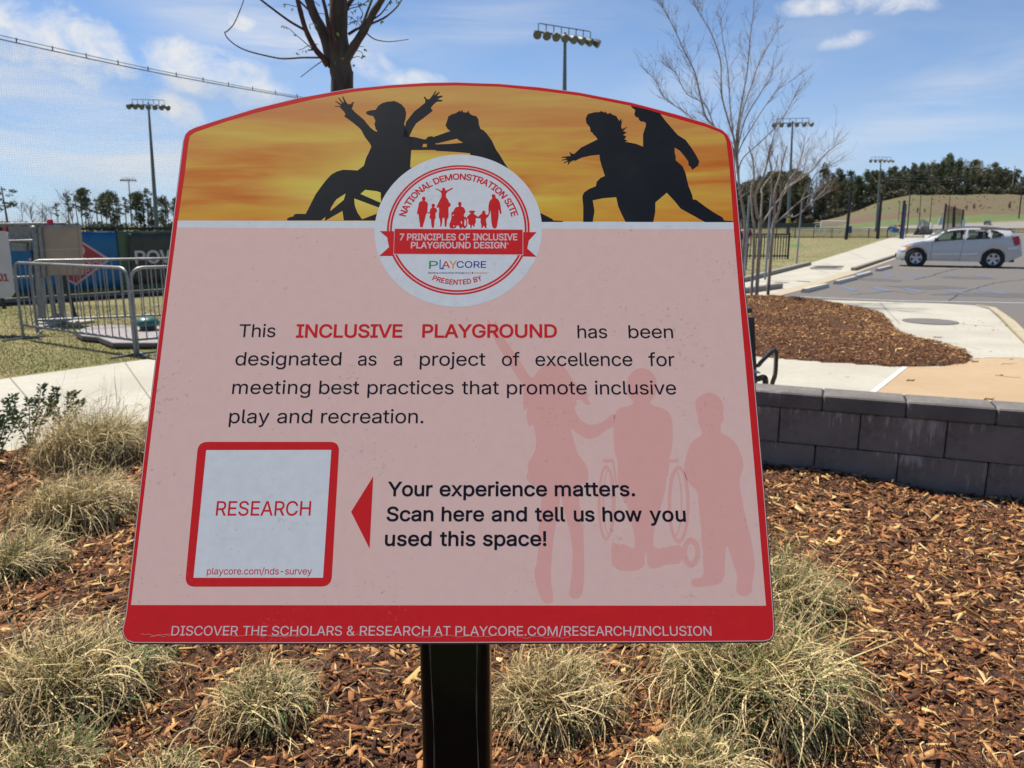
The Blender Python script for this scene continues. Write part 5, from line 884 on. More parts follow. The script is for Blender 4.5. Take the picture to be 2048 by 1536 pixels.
TUS = [('large straw coloured grass tussock at the lower left of the sign', 150, 1400, .30, .24, 2600, .22, .35),
       ('small curly grass tussock under the left half of the sign', 530, 1440, .17, .15, 1500, .30, .45),
       ('pale curly grass tussock directly right of the black sign post', 1105, 1430, .185, .21, 2000, .16, .4),
       ('biggest green and straw tussock below the lower right corner of the sign', 1500, 1405, .34, .27, 3400, .32, .4),
       ('greyish green tussock leaning out behind the right edge of the sign', 1560, 1215, .22, .26, 1600, .45, .55),
       ('straw tussock at the left border between sign and path plants, second from the path', 165, 1040, .34, .26, 2300, .2, .35),
       ('brownish tussock nearest the pale path at the left', 190, 925, .42, .33, 2600, .25, .7),
       ('low tussock cut by the left picture edge in the mulch', 30, 1150, .24, .17, 1300, .34, .4),
       ('tussock top rising at the bottom edge right of the post', 1400, 1580, .17, .15, 1300, .25, .4),
       ('sparse greenish tussock in the bottom left corner', 90, 1570, .20, .13, 1000, .45, .3),
       ('thin straw tussock at the bottom edge left of the small curly one', 330, 1590, .14, .11, 600, .35, .3),
       ('small tussock behind the lower edge of the sign left of its post', 320, 1300, .14, .10, 500, .3, .3)]
for i, (lab, px, py, spread, h, n, gr, up) in enumerate(TUS):
    p = G(px, py); me = tussock_mesh('grass_tussock', n, spread, h, gr, 100 + i, up)
    o = link_mesh(me, 'grass_tussock'); o.location = (p.x, p.y, float(bed_h(p.x, p.y)) - .01); tag(o, lab, 'grass tussock', 'ornamental grass tussocks in the mulch bed')
# loose straw lying on the mulch
def straw():
    g = np.random.default_rng(5); n = 900; S_ = 5
    y = 1.6 + 3.2 * g.random(n); x = (g.random(n) * 2 - 1) * (1.2 + .9 * y); k = inpoly(x, y, bedp); x, y = x[k], y[k]; n = len(x)
    a = g.random(n) * 6.283; c = g.normal(0, .35, n); st = (.03 + .12 * g.random(n)) / S_; z = bed_h(x, y) + .022 + .01 * g.random(n); P = []
    for k in range(S_ + 1):
        P.append(np.stack([x, y, z + .006 * np.sin(k * 1.3 + a * 5)], -1)); x = x + np.cos(a) * st; y = y + np.sin(a) * st; a = a + c
    P = np.stack(P, 1); s = np.stack([-np.sin(a), np.cos(a), 0 * a], -1)[:, None]; w = .0010 + .0012 * g.random((n, 1, 1))
    V = np.stack([P - s * w, P + s * w], 2).reshape(-1, 3); base = (np.arange(n) * (S_ + 1) * 2)[:, None]; k = np.arange(S_)[None] * 2 + base
    F = np.stack([k, k + 1, k + 3, k + 2], -1).reshape(-1, 4)
    tag(link_mesh(fast_mesh('loose_straw', V, F, [M_tuss], {'rnd': np.repeat(.35 + .35 * g.random(n), S_)}), 'loose_straw'), label='loose straw and dead blades lying on the bark mulch', kind='stuff')
straw()

# ---- branching plants
M_bark = mat('dark_bark', (.035, .026, .020), (.085, .065, .050), scale=22, rough=.95, bump=.9, c3=(.12, .10, .08), vec=(1, 1, .35), dist=.006)
M_twigr = mat('reddish_twig', (.05, .022, .014), (.10, .045, .028), scale=40, rough=.8, bump=.3, dist=.002)
M_leaf = mat('young_leaf', (.16, .24, .045), (.24, .32, .07), scale=40, rough=.5, trans=.4)
def smooth_path(P, n=4):
    P = [Vector(p) for p in P]; Q = [P[0] * 2 - P[1]] + P + [P[-1] * 2 - P[-2]]; out = []
    for i in range(1, len(Q) - 2):
        p0, p1, p2, p3 = Q[i - 1:i + 3]
        for k in range(n):
            t = k / n; out.append(.5 * ((2 * p1) + (p2 - p0) * t + (2 * p0 - 5 * p1 + 4 * p2 - p3) * t * t + (-p0 + 3 * p1 - 3 * p2 + p3) * t ** 3))
    out.append(P[-1]); return out
def lerp(a, b, t): return a + (b - a) * t
YT = 4.0; tz = 4.876
def tp(x, y, dy=0.0): return D(430 + x / tz, y / tz, YT + dy)
base = D(684, 900, YT); base.z = 0
tree = thing('young_shade_tree', (base.x, base.y, 0), 'dark barked young tree with upright limbs and first leaf buds behind the sign', 'tree')
def limb(name, pts, r0, r1, m, n=8, parent=tree, wob=0.0, k=4):
    P = smooth_path(pts, k); L = len(P); mb = MB()
    rr = [lerp(r0, r1, i / (L - 1)) * (1 + rs.uniform(-wob, wob)) for i in range(L)]
    mb.tube(P, rr, n); return mb.build(name, m, parent, smooth=True)
bx = tp(1240, 900)
limb('trunk', [(base.x - .01, base.y, -.05), (base.x, base.y, .6), (base.x + .01, base.y, 1.3), tp(1237, 950), tp(1228, 700), tp(1212, 560), tp(1200, 300), tp(1205, 60), tp(1190, -300), tp(1210, -700), tp(1150, -1200)], .066, .034, M_bark, 12, wob=.05)
limb('limb', [tp(1160, 640), tp(1120, 540), tp(1060, 330), tp(970, 150), tp(915, -10), tp(840, -250), tp(740, -500)], .030, .016, M_bark, 9, wob=.06)
limb('limb', [tp(1100, 640, -.02), tp(1050, 560, -.04), tp(980, 480, -.05), tp(885, 290, -.06), tp(820, 60, -.07), tp(785, -90, -.08), tp(700, -300, -.1)], .0165, .009, M_twigr, 8, wob=.05)
limb('limb', [tp(1250, 640, -.02), tp(1330, 490, -.04), tp(1450, 300, -.05), tp(1540, 130, -.05), tp(1625, -5, -.05), tp(1730, -220, -.06)], .024, .013, M_bark, 9, wob=.06)
limb('limb', [tp(1150, 420, -.06), tp(1110, 280, -.07), tp(1085, 120, -.08), tp(1050, -20, -.08), tp(1010, -200, -.08)], .011, .007, M_twigr, 7)
limb('limb', [tp(1190, 500, -.07), tp(1160, 350, -.08), tp(1150, 150, -.08), tp(1160, -60, -.08)], .010, .006, M_twigr, 7)
limb('limb', [tp(1230, 200, .04), tp(1290, 60, .05), tp(1380, -60, .06)], .016, .010, M_bark, 8)
TW = [([(870, 290), (740, 215), (620, 130), (450, 0), (340, -95)], .0068, .0045), ([(965, 150), (900, 85), (830, 15), (760, -60)], .0055, .004), ([(1030, 562), (850, 562), (700, 572), (600, 565), (420, 525), (300, 490), (200, 440), (120, 370), (95, 315), (110, 312)], .0048, .0024),
      ([(110, 312), (180, 240), (240, 110), (280, 0), (300, -90)], .0030, .0018), ([(1045, 595), (960, 655), (835, 752)], .0026, .0018), ([(1300, 335), (1370, 290), (1430, 250), (1480, 130), (1530, 0), (1570, -100)], .0072, .005),
      ([(1500, 242), (1640, 180), (1720, 120), (1780, 60), (1835, -25)], .0052, .003), ([(1540, 190), (1600, 150), (1640, 110), (1690, 40), (1730, -20)], .0040, .0026), ([(1465, 310), (1550, 380), (1670, 405), (1770, 400), (1890, 383)], .0030, .0015),
      ([(960, 485), (905, 490)], .004, .003), ([(950, 480), (860, 400), (790, 340), (715, 275), (650, 250)], .0022, .0014), ([(1000, 430), (900, 450), (860, 475), (815, 490)], .0018, .0012), ([(830, 70), (770, 60), (700, 40), (665, 50)], .0020, .0013),
      ([(1340, 480), (1400, 455), (1450, 455)], .002, .0013), ([(1370, 490), (1430, 510), (1440, 560)], .002, .0013), ([(1320, 575), (1390, 550), (1430, 570)], .002, .0013), ([(1300, 160), (1340, 180), (1420, 250)], .002, .0013), ([(1420, 190), (1440, 130), (1405, 60), (1400, 10)], .0026, .0014),
      ([(1310, 60), (1380, 40), (1470, 50)], .002, .0012), ([(1310, 220), (1380, 200), (1430, 160)], .002, .0012), ([(930, 285), (925, 240), (975, 230)], .002, .0012), ([(1010, 130), (1060, 135), (1090, 160)], .002, .0013), ([(1300, 240), (1360, 215), (1440, 200)], .002, .0012), ([(1660, 100), (1690, 95)], .0016, .001), ([(1020, 60), (990, 30), (940, 0)], .002, .0012), ([(1100, 60), (1130, 20), (1180, -20)], .003, .002), ([(1270, 120), (1330, 80), (1410, 60), (1500, 0)], .0028, .0016)]
for pts, a, b in TW:
    dy = rs.uniform(-.06, .02); limb('twig', [tp(x, y, dy) for x, y in pts], a, b, M_twigr, 6, k=3)
# buds / leaflets, one mesh for each tuft
def leaflet(mb, c, d, L, W):
    d = Vector(d).normalized(); s = d.cross(Vector((0.2, -1, .1))).normalized() * W; u = s.cross(d).normalized() * W * .5
    c = Vector(c); b = len(mb.v); mb.v += [c, c + d * L * .4 + s + u, c + d * L, c + d * L * .4 - s + u, c + d * L * .45 - u * .3]
    mb.f += [(b, b + 1, b + 4), (b + 1, b + 2, b + 4), (b + 2, b + 3, b + 4), (b + 3, b, b + 4)]
for (x, y, n, sc) in [(680, 45, 4, 1), (755, 92, 2, 1), (672, 258, 3, 1.1), (765, 345, 3, 1), (798, 515, 4, 1), (872, 500, 3, 1), (1205, 325, 6, 1.1), (1235, 572, 3, 1), (1165, 605, 3, .8), (1190, 390, 2, .8), (1458, 475, 3, 1), (1435, 548, 4, 1.1), (1358, 632, 4, 1), (1625, 212, 4, 1), (1360, 98, 4, 1), (1415, 30, 4, 1), (1338, 122, 3, .8), (1390, 165, 3, .8), (1330, 175, 3, .8), (1375, 230, 3, .8), (1440, 210, 4, .9), (1500, 5, 5, 1.2), (1780, 15, 4, 1.3), (1470, 50, 3, .9), (975, 235, 3, .8), (1700, 20, 3, 1), (970, 270, 2, .8), (1405, 60, 3, .8)]:
    mb = MB(); c = tp(x, y, -.08)
    for k in range(n):
        a = rs.uniform(-2.6, -.4); leaflet(mb, c + Vector((rs.uniform(-.004, .004), rs.uniform(-.01, .01), rs.uniform(-.003, .006))), (math.cos(a), rs.uniform(-.4, .4), math.sin(a) + .2), rs.uniform(.010, .019) * sc, rs.uniform(.0022, .0040) * sc)
    mb.build('leaf_bud', M_leaf, tree)

# ---- green leafy shrub at the left
M_sleaf = mat('shrub_leaf', (.035, .07, .022), (.09, .14, .05), scale=30, rough=.45, trans=.25, spec=.5)
M_stem = mat('shrub_stem', (.07, .045, .025), (.10, .07, .04), scale=30, rough=.8)
def shrub(px, py, h, nst, seed, label):
    r2 = random.Random(seed); p = G(px, py); root = thing('leafy_shrub', (p.x, p.y, 0), label, 'shrub', 'small green leaved shrubs by the left path')
    for i in range(nst):
        a = r2.uniform(0, 6.28); sp = r2.uniform(.1, .55) * h; hh = h * r2.uniform(.55, 1.0)
        P = [Vector((p.x, p.y, 0)), Vector((p.x + math.cos(a) * sp * .35, p.y + math.sin(a) * sp * .35, hh * .4)), Vector((p.x + math.cos(a) * sp * .8, p.y + math.sin(a) * sp * .8, hh * .8)), Vector((p.x + math.cos(a) * sp, p.y + math.sin(a) * sp, hh))]
        limb('stem', P, .005, .0022, M_stem, 5, parent=root, k=3); mb = MB(); PP = smooth_path(P, 6)
        for j, q in enumerate(PP):
            t = j / len(PP)
            if t < .35 and r2.random() < .6: continue
            for _ in range(r2.randint(3, 6) + (5 if t > .85 else 0)):
                b = r2.uniform(0, 6.28); off = Vector((math.cos(b), math.sin(b), 0)) * r2.uniform(0, .035); leaflet(mb, q + off * .6 + Vector((0, 0, r2.uniform(-.01, .01))), (math.cos(b), math.sin(b), r2.uniform(-.1, 1.0)), r2.uniform(.022, .042), r2.uniform(.005, .009))
        mb.build('foliage', M_sleaf, root)
shrub(62, 900, .46, 7, 3, 'blue green leaved shrub before the pale path, second from the left edge')
shrub(128, 880, .42, 5, 8, 'thin green shrub rising out of the tussock nearest the path')
shrub(-10, 935, .48, 9, 12, 'dark green leaved shrub cut by the left picture edge')

# ---- bench end behind the sign
M_bench = mat('black_bench_metal', (.008, .009, .012), (.014, .015, .02), scale=30, rough=.28, coat=.3)
bp0 = G(1500, 880); BY = bp0.y + .9
def bnp(px, py, dy=0.0): return D(px, py, BY + dy)
bench = thing('park_bench', (bnp(1400, 860).x, BY, 0), 'black metal strap bench with curved armrest mostly hidden behind the sign', 'bench')
def flatbar(name, pts, w, t, wdir, parent, m):
    P = smooth_path(pts, 5); wd = Vector(wdir).normalized(); mb = MB(); n = len(P)
    for i, p in enumerate(P):
        tt = (P[min(i + 1, n - 1)] - P[max(i - 1, 0)]).normalized(); nn = tt.cross(wd).normalized()
        mb.v += [p + wd * w / 2 + nn * t / 2, p - wd * w / 2 + nn * t / 2, p - wd * w / 2 - nn * t / 2, p + wd * w / 2 - nn * t / 2]
    for i in range(n - 1):
        for k in range(4):
            a = i * 4 + k; b = i * 4 + (k + 1) % 4; mb.f.append((a, b, b + 4, a + 4))
    mb.f += [(3, 2, 1, 0), tuple((n - 1) * 4 + k for k in range(4))]
    return mb.build(name, m, parent)
e0 = bnp(1502, 634); ft = Vector((e0.x + .01, BY, 0))
flatbar('back_post', [bnp(1501, 634), bnp(1503, 680), bnp(1506, 740), bnp(1508, 800), Vector((bnp(1508, 800).x, BY, 0))], .05, .045, (1, 0, 0), bench, M_bench)
flatbar('armrest', [bnp(1508, 729, 0), bnp(1516, 731, -.02), bnp(1524, 722, -.06), bnp(1544, 703, -.14), bnp(1551, 702, -.16), bnp(1552, 720, -.16), bnp(1550, 750, -.16), bnp(1544, 775, -.16), Vector((bnp(1540, 800).x, BY - .16, 0.0))], .03, .028, (0, 1, 0), bench, M_bench)
flatbar('seat_end', [bnp(1506, 760, 0), bnp(1518, 757, -.03), bnp(1528, 755, -.05), bnp(1531, 766, -.05), bnp(1530, 800, -.05)], .01, .05, (0, 1, 0), bench, M_bench)
for k in range(10):
    xx = e0.x - .08 - k * .11; mb = MB(); mb.box((xx, BY - .02, .66), (.05, .006, .42)); mb.build('back_slat', M_bench, bench)
    mb = MB(); mb.box((xx, BY - .28, .44), (.05, .46, .006)); mb.build('seat_slat', M_bench, bench)
mb = MB(); mb.box((e0.x - .6, BY, .88), (1.2, .04, .04)); mb.build('top_rail', M_bench, bench)
mb = MB(); mb.box((e0.x - .6, BY, .46), (1.2, .04, .04)); mb.build('lower_rail', M_bench, bench)
for sx in (-1.18,):
    mb = MB(); mb.box((e0.x + sx, BY, .44), (.045, .05, .88)); mb.build('back_post', M_bench, bench); mb = MB(); mb.box((e0.x + sx, BY - .5, .22), (.045, .05, .44)); mb.build('leg', M_bench, bench)

# ---- manhole, drain slots, debris
mh = G(1860, 645); mb = MB(); mb.prism([(mh.x + .42 * math.cos(a), mh.y + .42 * math.sin(a)) for a in [i * math.pi / 20 for i in range(40)]], .005, .024)
tag(mb.build('manhole_cover', mat('cast_iron', (.10, .095, .085), (.16, .15, .135), scale=60, rough=.8, bump=.6)), 'round dark manhole cover set in the pale plaza', 'manhole cover')
dr = thing('storm_drain', G(1655, 536), 'rectangular concrete storm drain opening in the pavement by the grass bank', 'drain')
A_, B2 = G(1622, 539), G(1682, 539.5); C2, D2_ = G(1685, 532.5), G(1628, 532)
mb = MB(); mb.prism([(p.x, p.y) for p in (A_, B2, C2, D2_)], .0, .03); mb.build('frame', M_conc_d, dr)
cc = (A_ + B2 + C2 + D2_) / 4; mb = MB(); mb.prism([((p.x - cc.x) * .88 + cc.x, (p.y - cc.y) * .62 + cc.y) for p in (A_, B2, C2, D2_)], .0, .034); mb.build('grate', mat('drain_dark', (.05, .045, .04), rough=1), dr)
M_deb = mat('dry_debris', (.24, .15, .085), (.32, .21, .125), scale=50, rough=1)
for (px, py, L, a, lab) in [(2018, 732, .22, .1, 'curved dry twig on tan paving nearest the right picture edge'), (2016, 758, .20, -.4, 'hooked twig lying on tan paving, lower one'), (1876, 678, .16, .05, 'dark bark scrap on the pale plaza above the mulch tip'), (1951, 727, .13, .3, 'crumpled leaf beside the tip of the mulch mound'), (1822, 765, .12, .2, 'small dry leaf in the middle of the tan paving'), (1979, 803, .12, .1, 'small dry leaf on tan paving just behind the wall')]:
    p = G(px, py); mb = MB(); n = 5
    P = [Vector((p.x + (i / n - .5) * L * math.cos(a), p.y + (i / n - .5) * L * math.sin(a) * 2 + .018 * math.sin(i * 1.7), .024 + .004 * abs(math.sin(i * 1.1)))) for i in range(n + 1)]
    mb.tube(P, [.004, .008, .006, .007, .004, .002] if 'leaf' in lab or 'scrap' in lab else [.003, .003, .0025, .002, .002, .0015], 5); tag(mb.build('dry_debris', M_deb), lab, 'debris', 'dry debris on the paving')
# ================================================================ LEFT: FENCE, NET, BARRIERS
M_galv = mat('galvanised_steel', (.20, .205, .21), (.29, .295, .30), scale=25, rough=.5, metal=.4, bump=.1, big=(.17, .165, .16), bscale=3)
M_galvd = mat('dull_steel', (.16, .165, .165), (.26, .265, .26), scale=18, rough=.6, metal=.3)
M_blkp = mat('black_post', (.012, .012, .012), (.02, .02, .02), scale=10, rough=.5)
FA = G(0, 607); FB = G(320, 586); FD = (FB - FA); FD.z = 0; FD.normalize(); FN = Vector((FD.y, -FD.x, 0))
if FN.y > 0: FN = -FN
def fp(px, py, o=0.0): return onplane(px, py, FA + FN * o, FN)
FH = 1.52
def falong(px, py=600): return (fp(px, py) - FA).dot(FD)
fence = thing('chain_link_fence', FA, 'black chain link fence with green windscreen carrying the banners at left', 'fence')
s0, s1 = falong(-160), falong(900)
def at(s, z, o=0.0): p = FA + FD * s + FN * o; return Vector((p.x, p.y, z))
mb = MB(); mb.tube([at(s0, FH), at(s1, FH)], .028, 6); mb.build('top_rail', M_blkp, fence)
posts = [falong(62), falong(243), falong(62) - (falong(243) - falong(62))]; stp = falong(243) - falong(62)
k = falong(243) + stp
while k < s1: posts.append(k); k += stp
for s in posts:
    mb = MB(); mb.tube([at(s, -.05, .05), at(s, FH + .05, .05)], .033, 8); mb.build('fence_post', M_blkp, fence)
# windscreen cloth, slightly wavy
def cloth(name, sA, sB, zA, zB, o, m, parent, nx=40, nz=8, amp=.01):
    V = []; F = []
    for j in range(nz + 1):
        for i in range(nx + 1):
            s = lerp(sA, sB, i / nx); z = lerp(zA, zB, j / nz); q = at(s, z, o + amp * math.sin(s * 5.1 + z * 2) * math.cos(z * 4 + s)); V.append(q)
    for j in range(nz):
        for i in range(nx): a = j * (nx + 1) + i; F.append((a, a + 1, a + nx + 2, a + nx + 1))
    mb = MB(); mb.v = V; mb.f = F; o_ = mb.build(name, m, parent, smooth=True); so = o_.modifiers.new('thickness', 'SOLIDIFY'); so.thickness = .003; return o_
M_ws = mat('green_windscreen', (.10, .17, .10), (.15, .23, .14), scale=7, rough=.95, c3=(.19, .22, .12), bump=.3)
cloth('windscreen', s0, s1, .10, FH - .06, -.03, M_ws, fence, 120, 6)
def chainlink():
    mb = MB(); w = .0016; st = .055; n = int((s1 - s0) / st); V = []; F = []
    for k in range(-30, n):
        for sg in (1, -1):
            a0 = s0 + k * st; za, zb = .08, FH; L = (zb - za)
            pts = []
            sA, zA = a0, (za if sg > 0 else zb); sB, zB = a0 + L, (zb if sg > 0 else za)
            if sB < s0 or sA > falong(420): continue
            b = len(V); p = at(sA, zA, .02); q = at(sB, zB, .02); u = Vector((0, 0, w)); V += [p - u, q - u, q + u, p + u]; F.append((b, b + 1, b + 2, b + 3))
    o = link_mesh(fast_mesh('chain_link_mesh', [v - FA for v in V], F, [M_blkp]), 'chain_link_mesh', fence); o['kind'] = 'stuff'
chainlink()
mb = MB(); c = at((s0 + s1) / 2, .04, .03); mb.box(c, (s1 - s0, .16, .10), Matrix.Rotation(math.atan2(FD.y, FD.x), 3, 'Z')); tag(mb.build('kerb', M_conc_d), kind='structure')
mb = MB(); c = at((s0 + s1) / 2, .012, .38); mb.box(c, (s1 - s0, .5, .02), Matrix.Rotation(math.atan2(FD.y, FD.x), 3, 'Z')); tag(mb.build('mulch_strip', M_soil), kind='structure')
# banners hung on the fence
M_bblue = mat('banner_blue', (.006, .105, .25), (.012, .14, .31), scale=3, rough=.6); M_bred = mat('banner_red', (.36, .035, .045), (.42, .045, .05), scale=5, rough=.6)
M_bpink = mat('banner_pale', (.62, .40, .42), rough=.6); M_bdark = mat('banner_dark', (.035, .038, .030), (.055, .058, .045), scale=3, rough=.6); M_bwhite = mat('banner_white', (.50, .47, .46), (.56, .53, .51), scale=4, rough=.6)
def banner_text(txt, x0, x1, yb, yc, o, m, parent, bold=0.0):
    A_, B_ = fp(x0, yb, o), fp(x1, yb, o); cap = fp((x0 + x1) / 2, yc, o).z - fp((x0 + x1) / 2, yb, o).z; W = (B_ - A_).length
    sp = word(txt, 0, W, 0, cap, maxw=1.5); gl = []; i = 0
    for ch in txt: k_ = len(FONT[ch][1]); gl.append(sp[i:i + k_]); i += k_
    ob = letter_mesh('lettering', gl, m, parent, bold); me = ob.data
    for v in me.vertices: p = A_ + FD * v.co.x; v.co = Vector((p.x, p.y, A_.z + v.co.y)) - parent.location
    return ob
def fpoly(name, pxs, o, m, parent):
    mb = MB(); mb.poly([fp(x, y, o) for x, y in pxs]); return mb.build(name, m, parent)
bn = thing('fence_banner', fp(100, 580), 'blue fence banner with a large red diamond and pale letters', 'banner')
sA, sB = falong(24), falong(241); zb_, zt_ = fp(130, 579).z, fp(130, 464).z
cloth('cloth', sA, sB, zb_, zt_, .10, M_bblue, bn, 30, 6)
fpoly('diamond_edge', [(150, 474), (222, 519), (152, 571), (55, 519)], .118, M_bpink, bn); fpoly('diamond', [(150, 478), (214, 519), (152, 566), (62, 519)], .124, M_bred, bn)
banner_text('O', 148, 170, 511, 491, .132, M_bpink, bn, .012); banner_text('NNAL', 150, 210, 529, 518, .132, M_bpink, bn, .006); banner_text('YST', 160, 190, 543, 533, .132, M_bpink, bn, .004)
bn2 = thing('fence_banner', fp(300, 565), 'dark charcoal fence banner with white outlined capital letters', 'banner')
cloth('cloth', falong(265), falong(460), fp(290, 567).z, fp(290, 466).z, .10, M_bdark, bn2, 30, 6)
banner_text('POWER', 272, 400, 527, 503, .125, M_bwhite, bn2, .012)
# strange device with beige pad, red lamp and long tubes
MY = 12.6
def mp(px, py, d=0.0): return D(px, py, MY + d)
dev = thing('field_machine', (mp(110, 640).x, MY, 0), 'grey steel frame machine carrying a beige padded panel and a red lamp', 'machine')
M_beige = mat('beige_pad', (.32, .245, .18), (.37, .29, .215), scale=5, rough=.85, bump=.15); M_redl = mat('red_lamp', (.55, .006, .008), rough=.25)
def slab(name, pxs, d0, d1, m, parent, bevel=0.0):
    a = [mp(x, y, d0) for x, y in pxs]; nn = len(a); mb = MB(); mb.v = a + [v + Vector((0, d1 - d0, 0)) for v in a]
    mb.f = [tuple(range(nn))[::-1], tuple(range(nn, 2 * nn))] + [(i, (i + 1) % nn, nn + (i + 1) % nn, nn + i) for i in range(nn)]
    o = mb.build(name, m, parent)
    bm = bmesh.new(); bm.from_mesh(o.data); bmesh.ops.recalc_face_normals(bm, faces=bm.faces)
    if bevel: bmesh.ops.bevel(bm, geom=bm.edges[:], offset=bevel, segments=2, affect='EDGES')
    bm.to_mesh(o.data); bm.free(); return o
slab('pad', [(81, 455), (155, 455), (157, 470), (162, 550), (90, 551)], -.06, .05, M_beige, dev, .012)
slab('pad_edge', [(80, 450.5), (155, 450.5), (155.5, 456.5), (81, 456.5)], -.075, .06, M_galv, dev)
slab('seam', [(88, 498), (158, 496.5), (158.2, 498.8), (88, 500.5)], -.066, -.058, mat('pad_seam', (.40, .36, .28), rough=.8), dev)
slab('edge_channel', [(75, 454), (82, 454), (92, 552), (84, 552)], -.10, .08, M_galvd, dev); slab('side_beam', [(63, 455), (74, 455), (84, 640), (76, 640)], -.05, .08, M_galvd, dev)
mb = MB(); P = [mp(68, 466, -.10), mp(68, 458, -.10), mp(66, 455, -.08), mp(63, 462, -.06)]; mb.tube(smooth_path(P), .035, 8); mb.build('motor_cover', M_galvd, dev, smooth=True)
mb = MB(); c = mp(101, 451); mb.tube([c, c + Vector((0, 0, .055)), c + Vector((0, 0, .09)), c + Vector((0, 0, .10))], [.052, .050, .043, .02], 12); mb.build('red_lamp', M_redl, dev, smooth=True)
for (a, b, r, m) in [((-40, 449), (130, 447), .022, M_galvd), ((-40, 484), (66, 481), .020, M_galv), ((-40, 558), (95, 552), .018, M_galv), ((63, 500), (83, 641), .024, M_blkp), ((127, 552), (152, 638), .032, M_blkp), ((97, 551), (112, 650), .04, M_galvd), ((118, 551), (126, 650), .04, M_galvd)]:
    mb = MB(); mb.tube([mp(*a), mp(*b)], r, 8); mb.build('frame_tube', m, dev, smooth=True)
slab('side_plate', [(16, 452), (60, 452), (60, 462), (58, 500), (22, 500), (18, 474)], .10, .14, M_galvd, dev); slab('side_plate', [(22, 486), (50, 486), (49, 502), (22, 502)], .0, .05, M_galvd, dev)
slab('foot_plate', [(88, 640), (112, 628), (128, 640), (135, 660), (100, 662)], -.1, .15, M_galvd, dev)
wb = thing('score_board', (mp(4, 600).x, 11.4, 0), 'pale board with red figures on a black post cut by the left edge', 'sign')
def wp(px, py, d=0.0): return D(px, py, 11.4 + d)
mb = MB(); pl_ = [wp(x, y) for x, y in [(-60, 462), (9, 462), (14, 470), (28, 585), (20, 596), (-60, 598)]]; nn = len(pl_); mb.v = pl_ + [v + Vector((0, .03, 0)) for v in pl_]; mb.f = [tuple(range(nn))[::-1], tuple(range(nn, 2 * nn))] + [(i, (i + 1) % nn, nn + (i + 1) % nn, nn + i) for i in range(nn)]; mb.build('panel', M_bwhite, wb)
mb = MB(); mb.tube([wp(4, 596, .03), wp(9, 618, .03)], .03, 8); mb.build('post', M_blkp, wb)
mb = MB(); mb.tube([wp(9, 454, -.02), wp(9, 462, -.02)], [.018, .026], 8); mb.build('red_cap', M_redl, wb)
A_ = wp(-12, 562, -.006); B_ = wp(16, 562, -.006); sp = word('101', 0, (B_ - A_).length, 0, wp(0, 548).z - wp(0, 562).z, maxw=1.5); gl = []; i = 0
for ch in '101': k_ = len(FONT[ch][1]); gl.append(sp[i:i + k_]); i += k_
ob = letter_mesh('lettering', gl, M_bred, wb, .005)
for v in ob.data.vertices: v.co = Vector((A_.x + v.co.x, A_.y, A_.z + v.co.y)) - wb.location

# crowd control barriers
def barrier(a, b, label, bars=17, hh=1.08):
    a = Vector(a); b = Vector(b); a.z = b.z = 0; d = (b - a); L = d.length; d.normalize(); n = Vector((-d.y, d.x, 0)); root = thing('crowd_barrier', a, label, 'barrier', 'steel crowd barriers on the grass')
    def q(s, z, o=0): return a + d * s + n * o + Vector((0, 0, z))
    r = .14; P = [q(0, .0)]
    P += [q(0, hh - r)] + [q(r - r * math.cos(t), hh - r + r * math.sin(t)) for t in [R(22.5 * i) for i in range(1, 5)]]
    P += [q(L - r + r * math.sin(t), hh - r + r * math.cos(t)) for t in [R(22.5 * i) for i in range(0, 4)]] + [q(L, hh - r), q(L, 0)]
    mb = MB(); mb.tube(P, .019, 8); mb.build('frame', M_galv, root, smooth=True)
    mb = MB(); mb.tube([q(0, .20), q(L, .20)], .017, 8); mb.build('lower_rail', M_galv, root, smooth=True)
    for k in range(bars):
        s = L * (k + 1) / (bars + 1); mb = MB(); mb.tube([q(s, .20), q(s, hh)], .0085, 6); mb.build('bar', M_galv, root, smooth=True)
    for s in (.03, L - .03):
        mb = MB(); mb.tube([q(s, .012, -.30), q(s, .02, 0), q(s, .012, .30)], .014, 6); mb.build('foot', M_galv, root)
    for z in (.45, .80):
        mb = MB(); mb.box(q(L + .03, z), (.06, .02, .05)); mb.build('hook', M_galv, root)
    return root
pA = G(47, 678); pB = G(271, 712)
barrier(pA, pB, 'front crowd barrier running from the left towards the sign edge')
d2 = (G(520, 690) - G(276, 712)).normalized(); pC = G(277, 711)
barrier(pC, pC + d2 * 2.1, 'crowd barrier going behind the left edge of the sign')
pD = G(60, 668); pE = G(380, 652); d3 = (pE - pD).normalized(); barrier(pD + d3 * .1, pD + d3 * 2.5, 'crowd barrier standing behind the front one, next to the banner fence', 19)
